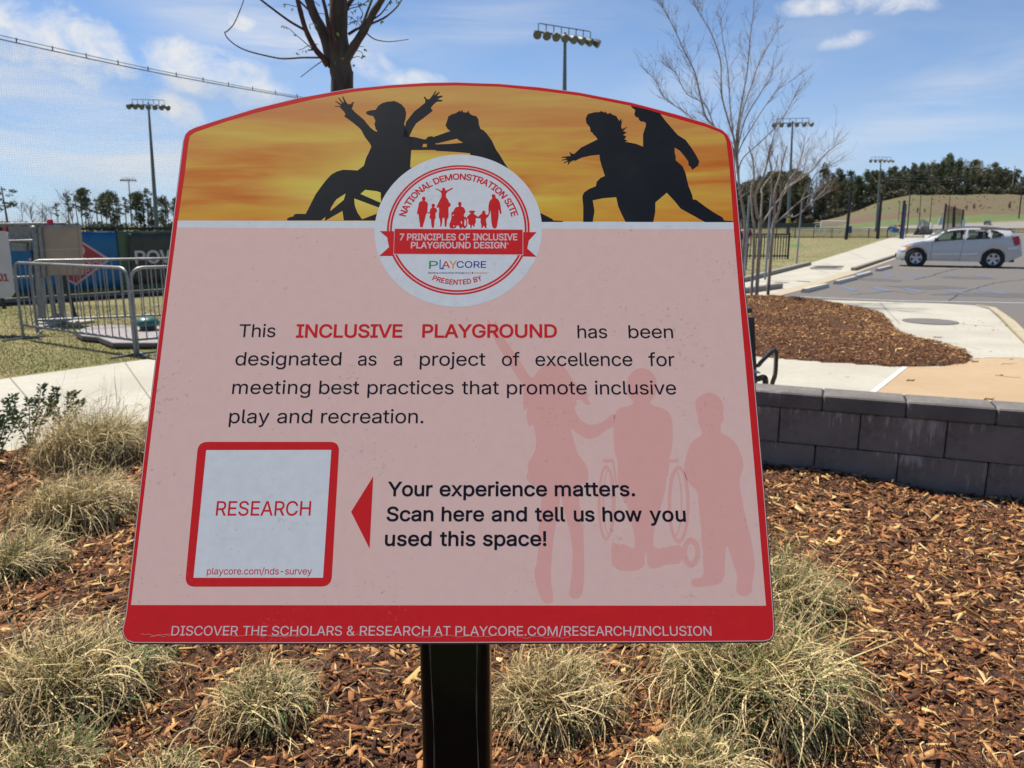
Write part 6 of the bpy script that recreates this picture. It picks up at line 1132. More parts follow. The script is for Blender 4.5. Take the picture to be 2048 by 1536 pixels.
# ribbed mat, dome, slabs
M_mat = mat('grey_ribbed_board', (.36, .32, .31), (.42, .38, .36), scale=14, rough=.85)
mp_ = [G(*p) for p in [(150, 676), (158, 671), (185, 663), (226, 661), (300, 664), (420, 668), (460, 690), (308, 699), (226, 699), (197, 687), (165, 684)]]
mt_ = thing('ribbed_board', mp_[0], 'grey ribbed many sided board lying on the grass inside the barriers', 'board')
mb = MB(); mb.prism([(p.x, p.y) for p in mp_], .03, .075); mb.build('panel', mat('board_edge', (.10, .09, .085), rough=.8), mt_)
cy0 = min(p.y for p in mp_); cy1 = max(p.y for p in mp_); y = cy0 + .03; n_s = 0
MPOL = [(p.x, p.y) for p in mp_]
while y < cy1:
    xs = []
    for i in range(len(MPOL)):
        (x1, y1), (x2, y2) = MPOL[i], MPOL[(i + 1) % len(MPOL)]
        if (y1 > y) != (y2 > y): xs.append(x1 + (x2 - x1) * (y - y1) / (y2 - y1))
    if len(xs) >= 2:
        mb = MB(); mb.box(((min(xs) + max(xs)) / 2, y, .082), (max(.05, max(xs) - min(xs) - .02), .028, .014)); mb.build('slat', M_mat, mt_)
    y += .042
dm = G(297, 672); dome = thing('green_dome', dm, 'dark teal domed cap on the ribbed board next to the sign edge', 'ground cap')
mb = MB(); mb.tube([dm + Vector((0, 0, z)) for z in (.08, .16)], [.11, .11], 16); mb.build('base', M_blkp, dome)
mb = MB(); mb.tube([dm + Vector((0, 0, z)) for z in (.16, .20, .24, .27, .285)], [.16, .17, .15, .10, .03], 16); mb.build('cap', mat('teal_plastic', (.015, .10, .09), rough=.4), dome, smooth=True)
for (pts, h, lab) in [([(70, 652), (112, 643), (122, 650), (70, 662)], .05, 'flat pale paving slab under the field machine'), ([(120, 642), (180, 640), (190, 646), (140, 652)], .05, 'flat pale slab right of the machine foot')]:
    P = [G(*p) for p in pts]; mb = MB(); mb.prism([(p.x, p.y) for p in P], 0, h); tag(mb.build('paving_slab', M_conc, bevel=.008), lab, 'slab')

# protective netting on a cable above the fence
NP = FA - FN * .6
def npn(px, py): return onplane(px, py, NP, FN)
net = thing('safety_net', NP, 'thin dark safety netting hanging from a double cable over the fence', 'net')
A0 = npn(-160, 42); A1 = npn(660, 206)
M_net = mat('net_cord', (.05, .06, .065), rough=.9)
def cab(t, dz=0.0): p = A0.lerp(A1, t); p.z += dz + .10 * math.sin(t * math.pi) * -1; return p
mb = MB(); mb.tube([cab(i / 30) for i in range(31)], .012, 5); mb.build('cable', M_net, net)
mb = MB(); mb.tube([cab(i / 30, .085 - .05 * i / 30) for i in range(31)], .008, 5); mb.build('cable', M_net, net)
LN = (A1 - A0).length
for i in range(14):
    t = (i + .4) / 14; mb = MB(); mb.box(cab(t, .05), (.018, .015, .10)); mb.build('clip', M_net, net)
def net_mesh():
    V = []; F = []; st = .048; n = int(LN / st); w = .0012; dirn = (A1 - A0); dirn.z = 0; dirn.normalize()
    for i in range(n):
        p = cab(i / n); b = len(V); q = Vector((p.x, p.y, 1.0)); u = dirn * w; V += [p - u, p + u, q + u, q - u]; F.append((b, b + 1, b + 2, b + 3))
    zt = max(A0.z, A1.z); z = 1.0
    while z < zt:
        # run from the left end to where the cable passes this height
        t1 = 1.0
        for k in range(60):
            if cab(k / 60).z < z: t1 = k / 60; break
        p = cab(0); q = cab(t1); p = Vector((p.x, p.y, z)); q = Vector((q.x, q.y, z)); u = Vector((0, 0, w))
        if t1 > 0: b = len(V); V += [p - u, q - u, q + u, p + u]; F.append((b, b + 1, b + 2, b + 3))
        z += st
    o = link_mesh(fast_mesh('netting', [v - NP for v in V], F, [M_net]), 'netting', net); o['kind'] = 'stuff'
net_mesh()

# ---- sports field light masts
M_mast = mat('mast_steel', (.10, .125, .125), (.15, .17, .17), scale=.6, rough=.6, metal=.2); M_lampb = mat('lamp_body', (.035, .055, .05), (.06, .08, .07), scale=3, rough=.5); M_lampg = mat('lamp_glass', (.12, .12, .10), rough=.3)
def mast(px_top, py_top, px_bot, wpx, yaw, n, label, rows=1, tilt=.0):
    Z = 19.0; e = math.tan(math.atan((768 - py_top) / FPX) - PITCH); Y = (Z - EYE) / e
    # distance along the view axis from the height of the head
    dirt = ray(px_top, py_top); t = (Z - EYE) / dirt.z; top = Vector((0, 0, EYE)) + dirt * t; Y = top.y
    dpx = ray(px_bot, 452); bot = Vector((dpx.x * (Y / dpx.y), Y, 0)); root = thing('light_mast', bot, label, 'light mast', 'tall sports field light masts')
    mb = MB(); mb.tube([bot + Vector((0, 0, -.2)), bot.lerp(top, .5), top + Vector((0, 0, .3))], [.34, .26, .13], 10); mb.build('mast', M_mast, root, smooth=True)
    W = wpx * Y / FPX / math.cos(yaw) * .98; ux = Vector((math.cos(yaw), math.sin(yaw), tilt))
    mb = MB(); mb.tube([top - ux * W / 2, top + ux * W / 2], .10, 6); mb.build('crossarm', M_mast, root)
    mb = MB(); mb.tube([top - ux * W * .42 + Vector((0, 0, .75)), top + ux * W * .42 + Vector((0, 0, .75))], .05, 5); mb.build('upper_bar', M_mast, root)
    for k in range(n):
        s = (k + .5) / n - .5; c = top + ux * W * s; az = yaw - math.pi / 2 + s * 1.6; f = Vector((math.cos(az), math.sin(az), -.55)).normalized()
        mb = MB(); mb.tube([c + Vector((0, 0, .05)) - f * .1, c + f * .15, c + f * .55, c + f * .95], [.08, .20, .34, .40], 10); mb.build('floodlight', M_lampb, root, smooth=True)
        mb = MB(); mb.tube([c + f * .955, c + f * .975], [.37, .36], 10); mb.build('lamp_glass', M_lampg, root)
        mb = MB(); mb.tube([c, c + Vector((0, 0, .75))], .045, 4); mb.build('strut', M_mast, root)
    return root
mast(297, 210, 313, 62, .35, 7, 'left light mast rising behind the netting, nearest of the left pair', tilt=.02)
mast(257, 359, 264, 27, .15, 6, 'small distant light mast above the left tree line')
mast(1130, 72, 1127, 118, .55, 8, 'tallest looking light mast directly above the middle of the sign')
mast(1585, 246, 1577, 70, -.2, 6, 'light mast seen through the bare multi stemmed tree')
mast(1762, 320, 1753, 48, .1, 6, 'light mast before the right hand woods, left of the silver car')
# ================================================================ RIGHT: BARE TREE, CAR, POSTS
M_bare = mat('pale_smooth_bark', (.26, .21, .165), (.35, .29, .235), scale=9, rough=.9, c3=(.17, .135, .11), vec=(1, 1, .3)); M_baretw = mat('bare_twig', (.22, .16, .13), (.30, .23, .19), scale=9, rough=.9)
MYY = 16.4
def m7(x, y, d=0.0): return D(1480 + x / 6.827, 280 + y / 6.827, MYY + d)
def m3(x, y, d=0.0): return D(1280 + x / 2.667, y / 2.667, MYY + d)
bt0 = G(1522, 601); myr = thing('bare_multistem_tree', (bt0.x, bt0.y, 0), 'leafless pale many stemmed tree at the far tip of the mulch mound', 'tree')
twigs = MB(); r3 = random.Random(21)
def sprout(p, d, L, r, depth):
    n = 5; P = [Vector(p)]; d = Vector(d).normalized()
    for i in range(n):
        d = (d + Vector((r3.gauss(0, .10), r3.gauss(0, .10), r3.gauss(.05, .06)))).normalized(); P.append(P[-1] + d * L / n)
    twigs.tube(P, [lerp(r, r * .45, i / n) for i in range(n + 1)], 3, cap=False)
    if depth > 0:
        for i in range(r3.randint(3, 5)):
            k = r3.randint(1, n); s = r3.choice((-1, 1)); q = Vector((r3.gauss(0, .6), r3.gauss(0, .6), r3.gauss(.15, .35))); sprout(P[k], (d + q).normalized(), L * r3.uniform(.35, .6), r * .62, depth - 1)
def stem(pts, r0, r1, fn, dy=0.0, tw=True, k=5, tws=.35):
    L = len(pts); P = [fn(x, y, dy * i / max(1, L - 1)) for i, (x, y) in enumerate(pts)]
    if pts[0][1] >= 1300 and fn is m7: P[0].z = -.02
    o = limb('stem', P, r0, r1, M_bare, 7, parent=myr, k=k, wob=.04)
    if tw:
        PP = smooth_path(P, k); n = len(PP); tot = sum((PP[i + 1] - PP[i]).length for i in range(n - 1))
        for i in range(int(n * .35), n):
            t = i / n
            if r3.random() < tws + .45 * t:
                d = (PP[min(i + 1, n - 1)] - PP[i - 1]).normalized(); sprout(PP[i], (d + Vector((r3.gauss(0, .45), r3.gauss(0, .4), .15))).normalized(), r3.uniform(.3, .7), .0042, 2 if r3.random() < .35 else 1)
    return o
stem([(205, 1365), (195, 1250), (172, 1050), (157, 850), (152, 660), (190, 520), (180, 300), (120, 90)], .030, .013, m7, .3)
stem([(275, 1365), (277, 1180), (240, 1050), (207, 850), (212, 735), (265, 610), (330, 470), (380, 260), (420, 60)], .040, .014, m7, -.4)
stem([(276, 1175), (292, 950), (303, 750), (290, 690), (360, 570), (480, 400), (520, 200)], .026, .012, m7, .4)
stem([(430, 1365), (452, 1200), (468, 1130), (470, 900), (478, 690), (540, 500), (585, 300), (640, 80)], .038, .012, m7, .2)
stem([(468, 1135), (530, 960), (565, 780), (612, 690), (700, 620), (890, 490), (1000, 400), (1150, 210), (1290, 90)], .030, .008, m7, -.5)
stem([(470, 1140), (640, 1000), (740, 900), (835, 820), (930, 630), (1060, 440), (1180, 380), (1330, 350)], .020, .0045, m7, .6)
stem([(835, 820), (940, 760), (1060, 690)], .012, .006, m7, .2); stem([(640, 1005), (720, 1052), (850, 980), (960, 860), (1085, 790)], .014, .005, m7, -.2)
stem([(278, 1170), (400, 990), (500, 850), (600, 740), (700, 600), (840, 480), (900, 300)], .020, .008, m7, .5)
stem([(612, 690), (660, 560), (760, 420), (830, 250), (880, 60)], .018, .008, m7, .3); stem([(470, 900), (430, 700), (425, 420), (400, 200), (470, 0)], .02, .01, m7, -.3)
stem([(207, 850), (150, 700), (0, 790), (-120, 900)], .014, .006, m7, .1, k=3); stem([(152, 660), (80, 600), (0, 720), (-150, 800)], .01, .006, m7, .1, k=3)
# tall stems rising out of the hidden base behind the sign
hb = Vector((m7(160, 1365).x - .12, bt0.y + .3, 0))
def tall(pts, r0, r1, dy, root_frac=.0):
    P = [hb + Vector((r3.uniform(-.1, .1), r3.uniform(-.1, .1), -.02)), m3(560, 1250, .2), m3(530, 1000, .2)] + [m3(x, y, dy * i / len(pts)) for i, (x, y) in enumerate(pts)]
    limb('stem', P, r0, r1, M_bare, 7, parent=myr, k=5, wob=.04); PP = smooth_path(P, 5); n = len(PP)
    for i in range(int(n * .38), n):
        t = i / n
        for _ in range(2):
            if r3.random() < .28 + .25 * t:
                d = (PP[min(i + 1, n - 1)] - PP[i - 1]).normalized(); sprout(PP[i], (d + Vector((r3.gauss(0, .5), r3.gauss(0, .4), .1))).normalized(), r3.uniform(.25, .6), .0042, 2 if r3.random() < .4 else 1)
tall([(505, 830), (420, 700), (350, 620), (315, 480), (290, 380), (240, 280), (190, 170), (140, 70), (112, 25)], .028, .005, .4)
tall([(510, 780), (470, 640), (435, 500), (430, 330), (385, 190), (335, 100), (310, 50)], .028, .005, -.4)
tall([(515, 760), (530, 620), (550, 500), (572, 380), (588, 200), (605, 60), (612, -30)], .030, .005, .2)
tall([(520, 780), (545, 600), (600, 440), (640, 320), (700, 220), (730, 160)], .026, .005, .7)
tall([(500, 800), (400, 680), (350, 560), (250, 500), (190, 390), (150, 360)], .022, .0045, -.7)
tall([(500, 820), (380, 720), (240, 600), (130, 520), (80, 420)], .022, .006, .2)
tall([(520, 830), (620, 640), (700, 520), (740, 470)], .020, .0045, -.2); tall([(520, 820), (560, 640), (640, 500), (700, 400), (715, 290)], .022, .0045, .4)
tall([(540, 860), (640, 760), (740, 660), (800, 560), (830, 500)], .020, .0045, -.5); tall([(505, 790), (480, 560), (470, 380), (440, 200), (430, 90)], .022, .0045, .5)
_o = twigs.build('twigs', M_baretw, myr); _o['kind'] = 'stuff'

# ---- silver car
def build_car():
    L = 4.42
    p0 = G(1800, 537); yaw = R(-29)          # rear end swings towards the camera
    f = lambda X: (X - 205) / 1775 * L
    def zz(X, Y): return (672 + (X - 505) * 13 / 1083 - Y) / 352.0
    top = [(205, 520), (212, 480), (225, 445), (250, 410), (290, 372), (400, 335), (500, 315), (600, 300), (650, 283), (720, 245), (800, 203), (870, 172), (940, 155), (1050, 141), (1200, 133), (1350, 134), (1500, 141), (1620, 150), (1700, 160), (1790, 168), (1840, 215), (1890, 262), (1935, 300), (1950, 380), (1972, 430), (1980, 480)]
    tx = [f(a) for a, b in top]; tzv = [zz(a, b) for a, b in top]
    belt = [(205, 520), (225, 460), (270, 400), (400, 352), (560, 325), (700, 322), (820, 318), (1200, 303), (1500, 288), (1690, 268), (1800, 262), (1890, 275), (1935, 310), (1980, 480)]
    bxv = [f(a) for a, b in belt]; bzv = [zz(a, b) for a, b in belt]
    wf, wr = f(508), f(1590); WR = .335
    def bottom(x):
        z = .235
        if x < .25: z = .235 + (.25 - x) * .15
        if x > L - .45: z = .26 + (x - L + .45) * .45
        for w in (wf, wr):
            d = abs(x - w)
            if d < WR + .075: z = max(z, math.sqrt(max(0, (WR + .075) ** 2 - d * d)) + .335)
        return z
    def halfw(x):
        e = min(1, (x + .06) / .65); q = min(1, (L - x + .10) / .55); return .875 * (e ** .32) * (q ** .22)
    xs = sorted(set([round(v, 3) for v in list(np.arange(.0, L, .045)) + [L - .005] + [wf - WR - .076, wf + WR + .076, wr - WR - .076, wr + WR + .076]]))
    prof = []
    NB, NU = 7, 7
    for x in xs:
        zt = float(np.interp(x, tx, tzv)); zb = float(np.interp(x, bxv, bzv)); zb = min(zb, zt - .015); z0 = min(bottom(x), zb - .05); w = halfw(x); cab = max(0, min(1, (zt - zb - .05) / .33)); wt = w * (1 - .26 * cab) ; ring = []
        for j in range(NB + 1):
            t = j / NB; z = lerp(z0, zb, t); bul = math.sin(min(1, t * 1.15) * math.pi) * .018
            flare = .022 * sum(max(0, 1 - abs(math.hypot(x - w_, z - .335) - WR - .10) / .07) for w_ in (wf, wr))
            mold = .008 if .46 < z < .50 and wf + .5 < x < wr - .5 else 0
            ring.append((w * (1 - .035 * (1 - t) ** 2 * 2 - .03 * t * t) + bul + flare + mold, z))
        yb = ring[-1][0]
        for j in range(1, NU + 1):
            t = j / NU; ring.append((lerp(yb, wt * .88, t ** 1.15 * 1.0), lerp(zb, zt - .045 * cab - .012, t)))
        for j in range(1, 5):
            t = j / 4; ring.append((wt * .88 * math.cos(t * math.pi / 2), lerp(zt - .045 * cab - .012, zt + .008, math.sin(t * math.pi / 2))))
        prof.append(ring)
    NR = len(prof[0])
    # window openings in (x, z), both sides
    W = {'front_window': [(752, 322), (800, 275), (870, 225), (960, 196), (1060, 188), (1163, 187), (1143, 300), (950, 312)], 'rear_window': [(1228, 188), (1472, 188), (1506, 288), (1206, 300)], 'quarter_window': [(1526, 192), (1600, 204), (1680, 240), (1692, 252), (1655, 276), (1548, 286)]}
    WP = {k: [(f(a), zz(a, b)) for a, b in v] for k, v in W.items()}
    def yat(x, z):
        i = min(len(xs) - 2, max(0, int(np.searchsorted(xs, x)) - 1)); t = (x - xs[i]) / (xs[i + 1] - xs[i]); r = [(lerp(a[0], b[0], t), lerp(a[1], b[1], t)) for a, b in zip(prof[i], prof[i + 1])]
        for a, b in zip(r[:-1], r[1:]):
            if a[1] <= z <= b[1] and b[1] > a[1]: return lerp(a[0], b[0], (z - a[1]) / (b[1] - a[1]))
        return r[0][0]
    root = bpy.data.objects.new('parked_car', None); COL.objects.link(root); root.location = (0, 0, 0)
    tag(root, 'silver hatchback car parked side on beyond the plaza at the right', 'car')
    M_sil = mat('silver_paint', (.46, .465, .47), (.50, .505, .51), scale=2, rough=.34, metal=.25, coat=.4); M_tyre = mat('tyre_rubber', (.012, .012, .013), (.02, .02, .02), scale=30, rough=.85); M_rim = mat('alloy_rim', (.42, .43, .45), rough=.3, metal=.7)
    M_mold = mat('bright_silver', (.68, .69, .70), rough=.3, coat=.3); M_trim = mat('black_trim', (.012, .012, .012), rough=.5); M_tail = mat('tail_lamp', (.42, .008, .012), rough=.25); M_head = mat('head_lamp', (.75, .70, .60), rough=.12, coat=.5); M_amb = mat('amber_lens', (.75, .28, .04), rough=.2); M_seat = mat('seat_cloth', (.05, .05, .052), rough=.95); M_roof = mat('dark_roof', (.05, .038, .03), (.065, .05, .04), scale=2, rough=.4)
    M_gl = bpy.data.materials.new('car_glass'); M_gl.use_nodes = True; nt = M_gl.node_tree; b = nt.nodes['Principled BSDF']; b.inputs['Base Color'].default_value = (.015, .02, .02, 1); b.inputs['Roughness'].default_value = .03
    tr = nt.nodes.new('ShaderNodeBsdfTransparent'); tr.inputs[0].default_value = (.62, .72, .68, 1); ms = nt.nodes.new('ShaderNodeMixShader'); ms.inputs[0].default_value = .45; nt.links.new(tr.outputs[0], ms.inputs[1]); nt.links.new(b.outputs[0], ms.inputs[2]); nt.links.new(ms.outputs[0], nt.nodes['Material Output'].inputs[0])
    V = []; F = []; MI = []; n = len(xs)
    for i, x in enumerate(xs):
        for (y, z) in prof[i]: V.append((x, -y, z))
        for (y, z) in prof[i][-2::-1]: V.append((x, y, z))
    M2 = 2 * NR - 1
    for i in range(n - 1):
        for k in range(M2 - 1):
            a = i * M2 + k; q = (a, a + M2, a + M2 + 1, a + 1); cx = sum(V[v][0] for v in q) / 4; cz = sum(V[v][2] for v in q) / 4; side = k < NR - 5 or k > M2 - 1 - (NR - 4)
            if side and any(inpoly(np.array([cx]), np.array([cz]), P)[0] for P in WP.values()): continue
            wind = (f(655) < cx < f(905)) and not side; back = (f(1800) < cx < f(1925)) and abs(V[a][1]) < .62 and cz > zz(1900, 285)
            if wind or back: continue
            roof = f(880) < cx < f(1830) and cz > float(np.interp(cx, tx, tzv)) - .085
            F.append(q); MI.append(1 if roof else 0)
    F.append(tuple(range(M2))[::-1] if False else (0, M2 - 1, M2 - 2, 1)); MI.append(0)
    body = bpy.data.meshes.new('body'); 
    caps = [tuple(range(M2)), tuple(reversed(range((n - 1) * M2, n * M2)))]
    body.from_pydata(V, [], F[:-1] + caps); body.materials.append(M_sil); body.materials.append(M_roof)
    for p, m_ in zip(body.polygons, MI[:-1] + [0, 0]): p.material_index = m_; p.use_smooth = True
    body.set_sharp_from_angle(angle=R(38)); link_mesh(body, 'body', root)
    def part(name, vs, fs, m, smooth=False, parent=root):
        me = bpy.data.meshes.new(name); me.from_pydata([tuple(v) for v in vs], [], fs); me.materials.append(m)
        if smooth: me.polygons.foreach_set('use_smooth', [True] * len(me.polygons)); me.set_sharp_from_angle(angle=R(40))
        return link_mesh(me, name, parent)
    for nm, P in WP.items():
        c = (sum(p[0] for p in P) / len(P), sum(p[1] for p in P) / len(P)); Q = [((p[0] - c[0]) * 1.07 + c[0], (p[1] - c[1]) * 1.10 + c[1]) for p in P]
        for s in (-1, 1):
            vs = [(x, s * (yat(x, min(z, 1.5)) + .004), z) for x, z in Q]; g = part('side_window', vs, [tuple(range(len(vs)))], M_gl)
            mb = MB(); mb.tube([Vector(v) for v in vs] + [Vector(vs[0])], .014, 5); part('window_frame', mb.v, mb.f, M_trim, parent=g)
    # windscreen and rear glass
    for nm, Xa, Xb in (('windscreen', 650, 912), ('rear_glass', 1795, 1930)):
        vs = []; fs = []; st = [lerp(f(Xa), f(Xb), i / 5) for i in range(6)]
        for x in st:
            zt = float(np.interp(x, tx, tzv)) + .004; w = halfw(x) * (.80 if nm == 'windscreen' else .70) * (1 - .16 * max(0, zt - 1.05))
            vs += [(x, -w, zt - .05), (x, -w * .6, zt - .012), (x, 0, zt + .004), (x, w * .6, zt - .012), (x, w, zt - .05)]
        for i in range(5):
            for k in range(4): a = i * 5 + k; fs.append((a, a + 5, a + 6, a + 1))
        part(nm, vs, fs, M_gl, True)
    for s in (-1, 1):
        def sp_(pts, off, nm, m):
            P = [(f(a), zz(a, b)) for a, b in pts]; vs = [(x, s * (yat(x, z) + off), z) for x, z in P] + [(x, s * (yat(x, z) - .02), z) for x, z in P]; k = len(P)
            fs = [tuple(range(k))] + [(i, (i + 1) % k, k + (i + 1) % k, k + i) for i in range(k)]; return part(nm, vs, fs, m)
        sp_([(240, 418), (275, 395), (330, 384), (398, 388), (362, 442), (300, 452), (262, 448)], .030, 'headlight', M_head); sp_([(340, 388), (398, 389), (364, 440), (345, 430)], .036, 'turn_lens', M_amb)
        sp_([(1818, 288), (1870, 262), (1905, 268), (1930, 375), (1862, 392)], .034, 'tail_light', M_tail)
        for X in (1070, 1457): sp_([(X - 48, 360), (X + 22, 356), (X + 22, 372), (X - 48, 376)], .022, 'door_handle', M_sil)
        for (Xa, Xb) in ((725, 1118), (1142, 1370)): sp_([(Xa, 487), (Xb, 481), (Xb, 502), (Xa, 508)], .030, 'side_moulding', M_mold)
        sp_([(1772, 412), (1905, 408), (1905, 430), (1772, 436)], .030, 'side_moulding', M_mold)
        for (Xa, Xb, Ya, Yb) in [(722, 722, 325, 582), (1128, 1165, 590, 300), (1196, 1196, 300, 590)][:2]:
            mb = MB(); P = []
            for i in range(9):
                t = i / 8; x = f(lerp(Xa, Xb, t)); z = zz(lerp(Xa, Xb, t), lerp(Ya, Yb, t)); P.append(Vector((x, s * (yat(x, z) + .0005), z)))
            mb.tube(P, .005, 4); part('door_gap', mb.v, mb.f, M_trim)
        mb = MB(); c = Vector((f(775), s * .96, zz(775, 305))); mb.box(c, (.13, .20, .13), Matrix.Rotation(.2 * s, 3, 'Z'), .75); o = part('wing_mirror', mb.v, mb.f, M_trim)
        for w_, Xd in ((wf, 'front'), (wr, 'rear')):
            c = Vector((w_, s * .80, WR)); N_ = 28; vs = []; fs = []
            sec = [(.20, -.10), (.30, -.105), (.325, -.085), (.335, -.04), (.335, .04), (.325, .085), (.30, .10), (.222, .095)]
            for i in range(N_):
                a = 2 * math.pi * i / N_
                for (r_, o_) in sec: vs.append(c + Vector((r_ * math.cos(a), s * o_, r_ * math.sin(a))))
            K = len(sec)
            for i in range(N_):
                for k in range(K - 1): a = i * K + k; b2 = ((i + 1) % N_) * K + k; fs.append((a, b2, b2 + 1, a + 1))
            ty = part('wheel', vs, fs, M_tyre, True)
            mb = MB(); mb.v = []; 
            ring = []
            for i in range(N_):
                a = 2 * math.pi * i / N_; mb.v += [c + Vector((.222 * math.cos(a), s * .096, .222 * math.sin(a))), c + Vector((.200 * math.cos(a), s * .085, .200 * math.sin(a))), c + Vector((.19 * math.cos(a), s * .02, .19 * math.sin(a)))]
            for i in range(N_):
                a = i * 3; b2 = ((i + 1) % N_) * 3; mb.f += [(a, b2, b2 + 1, a + 1), (a + 1, b2 + 1, b2 + 2, a + 2)]
            for k in range(5):
                a = 2 * math.pi * k / 5 + .3; u = Vector((math.cos(a), 0, math.sin(a))); v = Vector((-math.sin(a), 0, math.cos(a))); b2 = len(mb.v)
                mb.v += [c + u * .03 + v * .035 + Vector((0, s * .075, 0)), c + u * .205 + v * .062 + Vector((0, s * .088, 0)), c + u * .205 - v * .062 + Vector((0, s * .088, 0)), c + u * .03 - v * .035 + Vector((0, s * .075, 0)), c + u * .20 + v * .05 + Vector((0, s * .03, 0)), c + u * .20 - v * .05 + Vector((0, s * .03, 0))]
                mb.f += [(b2, b2 + 1, b2 + 2, b2 + 3), (b2 + 1, b2 + 4, b2 + 5, b2 + 2), (b2, b2 + 4, b2 + 1), (b2 + 3, b2 + 2, b2 + 5)]
            mb.tube([c + Vector((0, s * .05, 0)), c + Vector((0, s * .085, 0))], .05, 12)
            part('rim', mb.v, mb.f, M_rim, parent=ty)
            mb = MB(); mb.tube([c + Vector((0, s * -.02, 0)), c + Vector((0, s * .015, 0))], .195, 20); part('brake_shadow', mb.v, mb.f, M_trim, parent=ty)
            # wheel housing
            mb = MB(); mb.tube([c + Vector((0, -s * .20, 0)), c + Vector((0, s * .03, 0))], WR + .06, 20); part('wheel_housing', [v for v in mb.v if v.z > -9], mb.f, M_trim)
    mb = MB(); mb.box((L / 2, 0, .30), (L - .5, 1.35, .14)); part('underbody', mb.v, mb.f, M_trim)
    for x in (1.75, 2.65):
        for y in (-.36, .36):
            mb = MB(); mb.box((x, y, .62), (.5, .46, .16)); mb.box((x + .26, y, .90), (.14, .46, .56), Matrix.Rotation(.2, 3, 'Y')); mb.box((x + .33, y, 1.26), (.10, .26, .18)); part('seat', mb.v, mb.f, M_seat)
    mb = MB(); mb.box((f(1700), 0, .86), (.06, 1.2, .5)); part('rear_shelf', mb.v, mb.f, M_seat)
    mb = MB(); mb.box((1.15, 0, .88), (.35, 1.3, .12)); part('dashboard', mb.v, mb.f, M_seat)
    mb = MB(); mb.box((f(1800), 0, zz(1790, 166) - .012), (.26, 1.08, .035)); part('spoiler', mb.v, mb.f, M_roof)
    mb = MB(); mb.box((.0, 0, .42), (.05, .9, .13)); part('grille', mb.v, mb.f, M_trim)
    return root, L
car, CL = build_car()
cf, cr_ = G(1831, 533.5), G(1983, 537)       # where the near wheels stand
dv = (cr_ - cf); dv.z = 0; yaw = math.atan2(dv.y, dv.x)
scl = 1.0; wb_ = dv.length
car.rotation_euler = (0, 0, R(-27)); ca, sa = math.cos(R(-27)), math.sin(R(-27))
xf, xr = (508 - 205) / 1775 * 4.42, (1590 - 205) / 1775 * 4.42; xm = (xf + xr) / 2; mid = (cf + cr_) / 2
car.scale = (.965, 1, 1); xm *= .965
car.location = (mid.x - (xm * ca - (-.86) * sa), mid.y - (xm * sa + (-.86) * ca), .006)

# ---- wheel stops
M_stop = mat('wheel_stop_concrete', (.42, .39, .33), (.52, .485, .42), scale=12, rough=.95, bump=.5, dist=.01)
for (a, b, lab) in [((1608, 586), (1652, 575), 'concrete wheel stop nearest the mulch mound'), ((1672, 569), (1710, 559), 'second concrete wheel stop from the mulch mound'), ((1712, 557), (1740, 549), 'third concrete wheel stop, close to the pavement'), ((1755, 543), (1781, 536), 'farthest concrete wheel stop, by the nose of the car')]:
    A_ = G(*a); B_ = G(*b); d = B_ - A_; n = Vector((-d.y, d.x, 0)).normalized(); sec = [(-.085, 0), (-.07, .06), (-.045, .10), (.045, .10), (.07, .06), (.085, 0)]; mb = MB()
    for p in (A_, B_):
        for o_, z in sec: mb.v.append(p + n * o_ + Vector((0, 0, z + .005)))
    mb.f = [tuple(range(6)), tuple(range(11, 5, -1))] + [(i, i + 6, (i + 1) % 6 + 6, (i + 1) % 6) for i in range(6)]
    o = mb.build('wheel_stop', M_stop); bm = bmesh.new(); bm.from_mesh(o.data); bmesh.ops.recalc_face_normals(bm, faces=bm.faces); bm.to_mesh(o.data); bm.free(); tag(o, lab, 'wheel stop', 'concrete wheel stops in the accessible bays')

# ---- parking sign posts (seen edge on)
M_postg = mat('sign_post_steel', (.20, .22, .24), (.27, .29, .31), scale=8, rough=.5, metal=.4); M_pblue = mat('sign_plate', (.06, .09, .22), (.09, .12, .25), scale=8, rough=.5)
for (xt, yt, xb, yb, lab) in [(1499, 391, 1488, 562, 'grey parking sign post closest to the right edge of the board'), (1543, 390, 1530, 560, 'grey parking sign post between the stems of the bare tree'), (1604, 402, 1593, 527, 'grey parking sign post standing alone on the grass bank')]:
    b_ = G(xb, yb); t_ = D(xt, yt, b_.y); root = thing('parking_sign', b_, lab, 'sign post', 'parking sign posts on the bank')
    mb = MB(); mb.box((b_ + t_) / 2, (.055, .04, t_.z), Matrix.Rotation(0, 3, 'Z')); sh = (t_.x - b_.x) / t_.z
    for v in mb.v: v.x = v.x + (v.z - t_.z / 2) * sh * 1.0
    mb.build('post', M_postg, root); a = R(68)
    for z0, h_ in ((t_.z - .32, .45), (t_.z - .68, .22)):
        mb = MB(); cx = b_.x + sh * z0 - .01; mb.box((cx, b_.y - .03, z0), (.30, .006, h_), Matrix.Rotation(a, 3, 'Z')); mb.build('plate', M_pblue if h_ < .3 else M_postg, root)

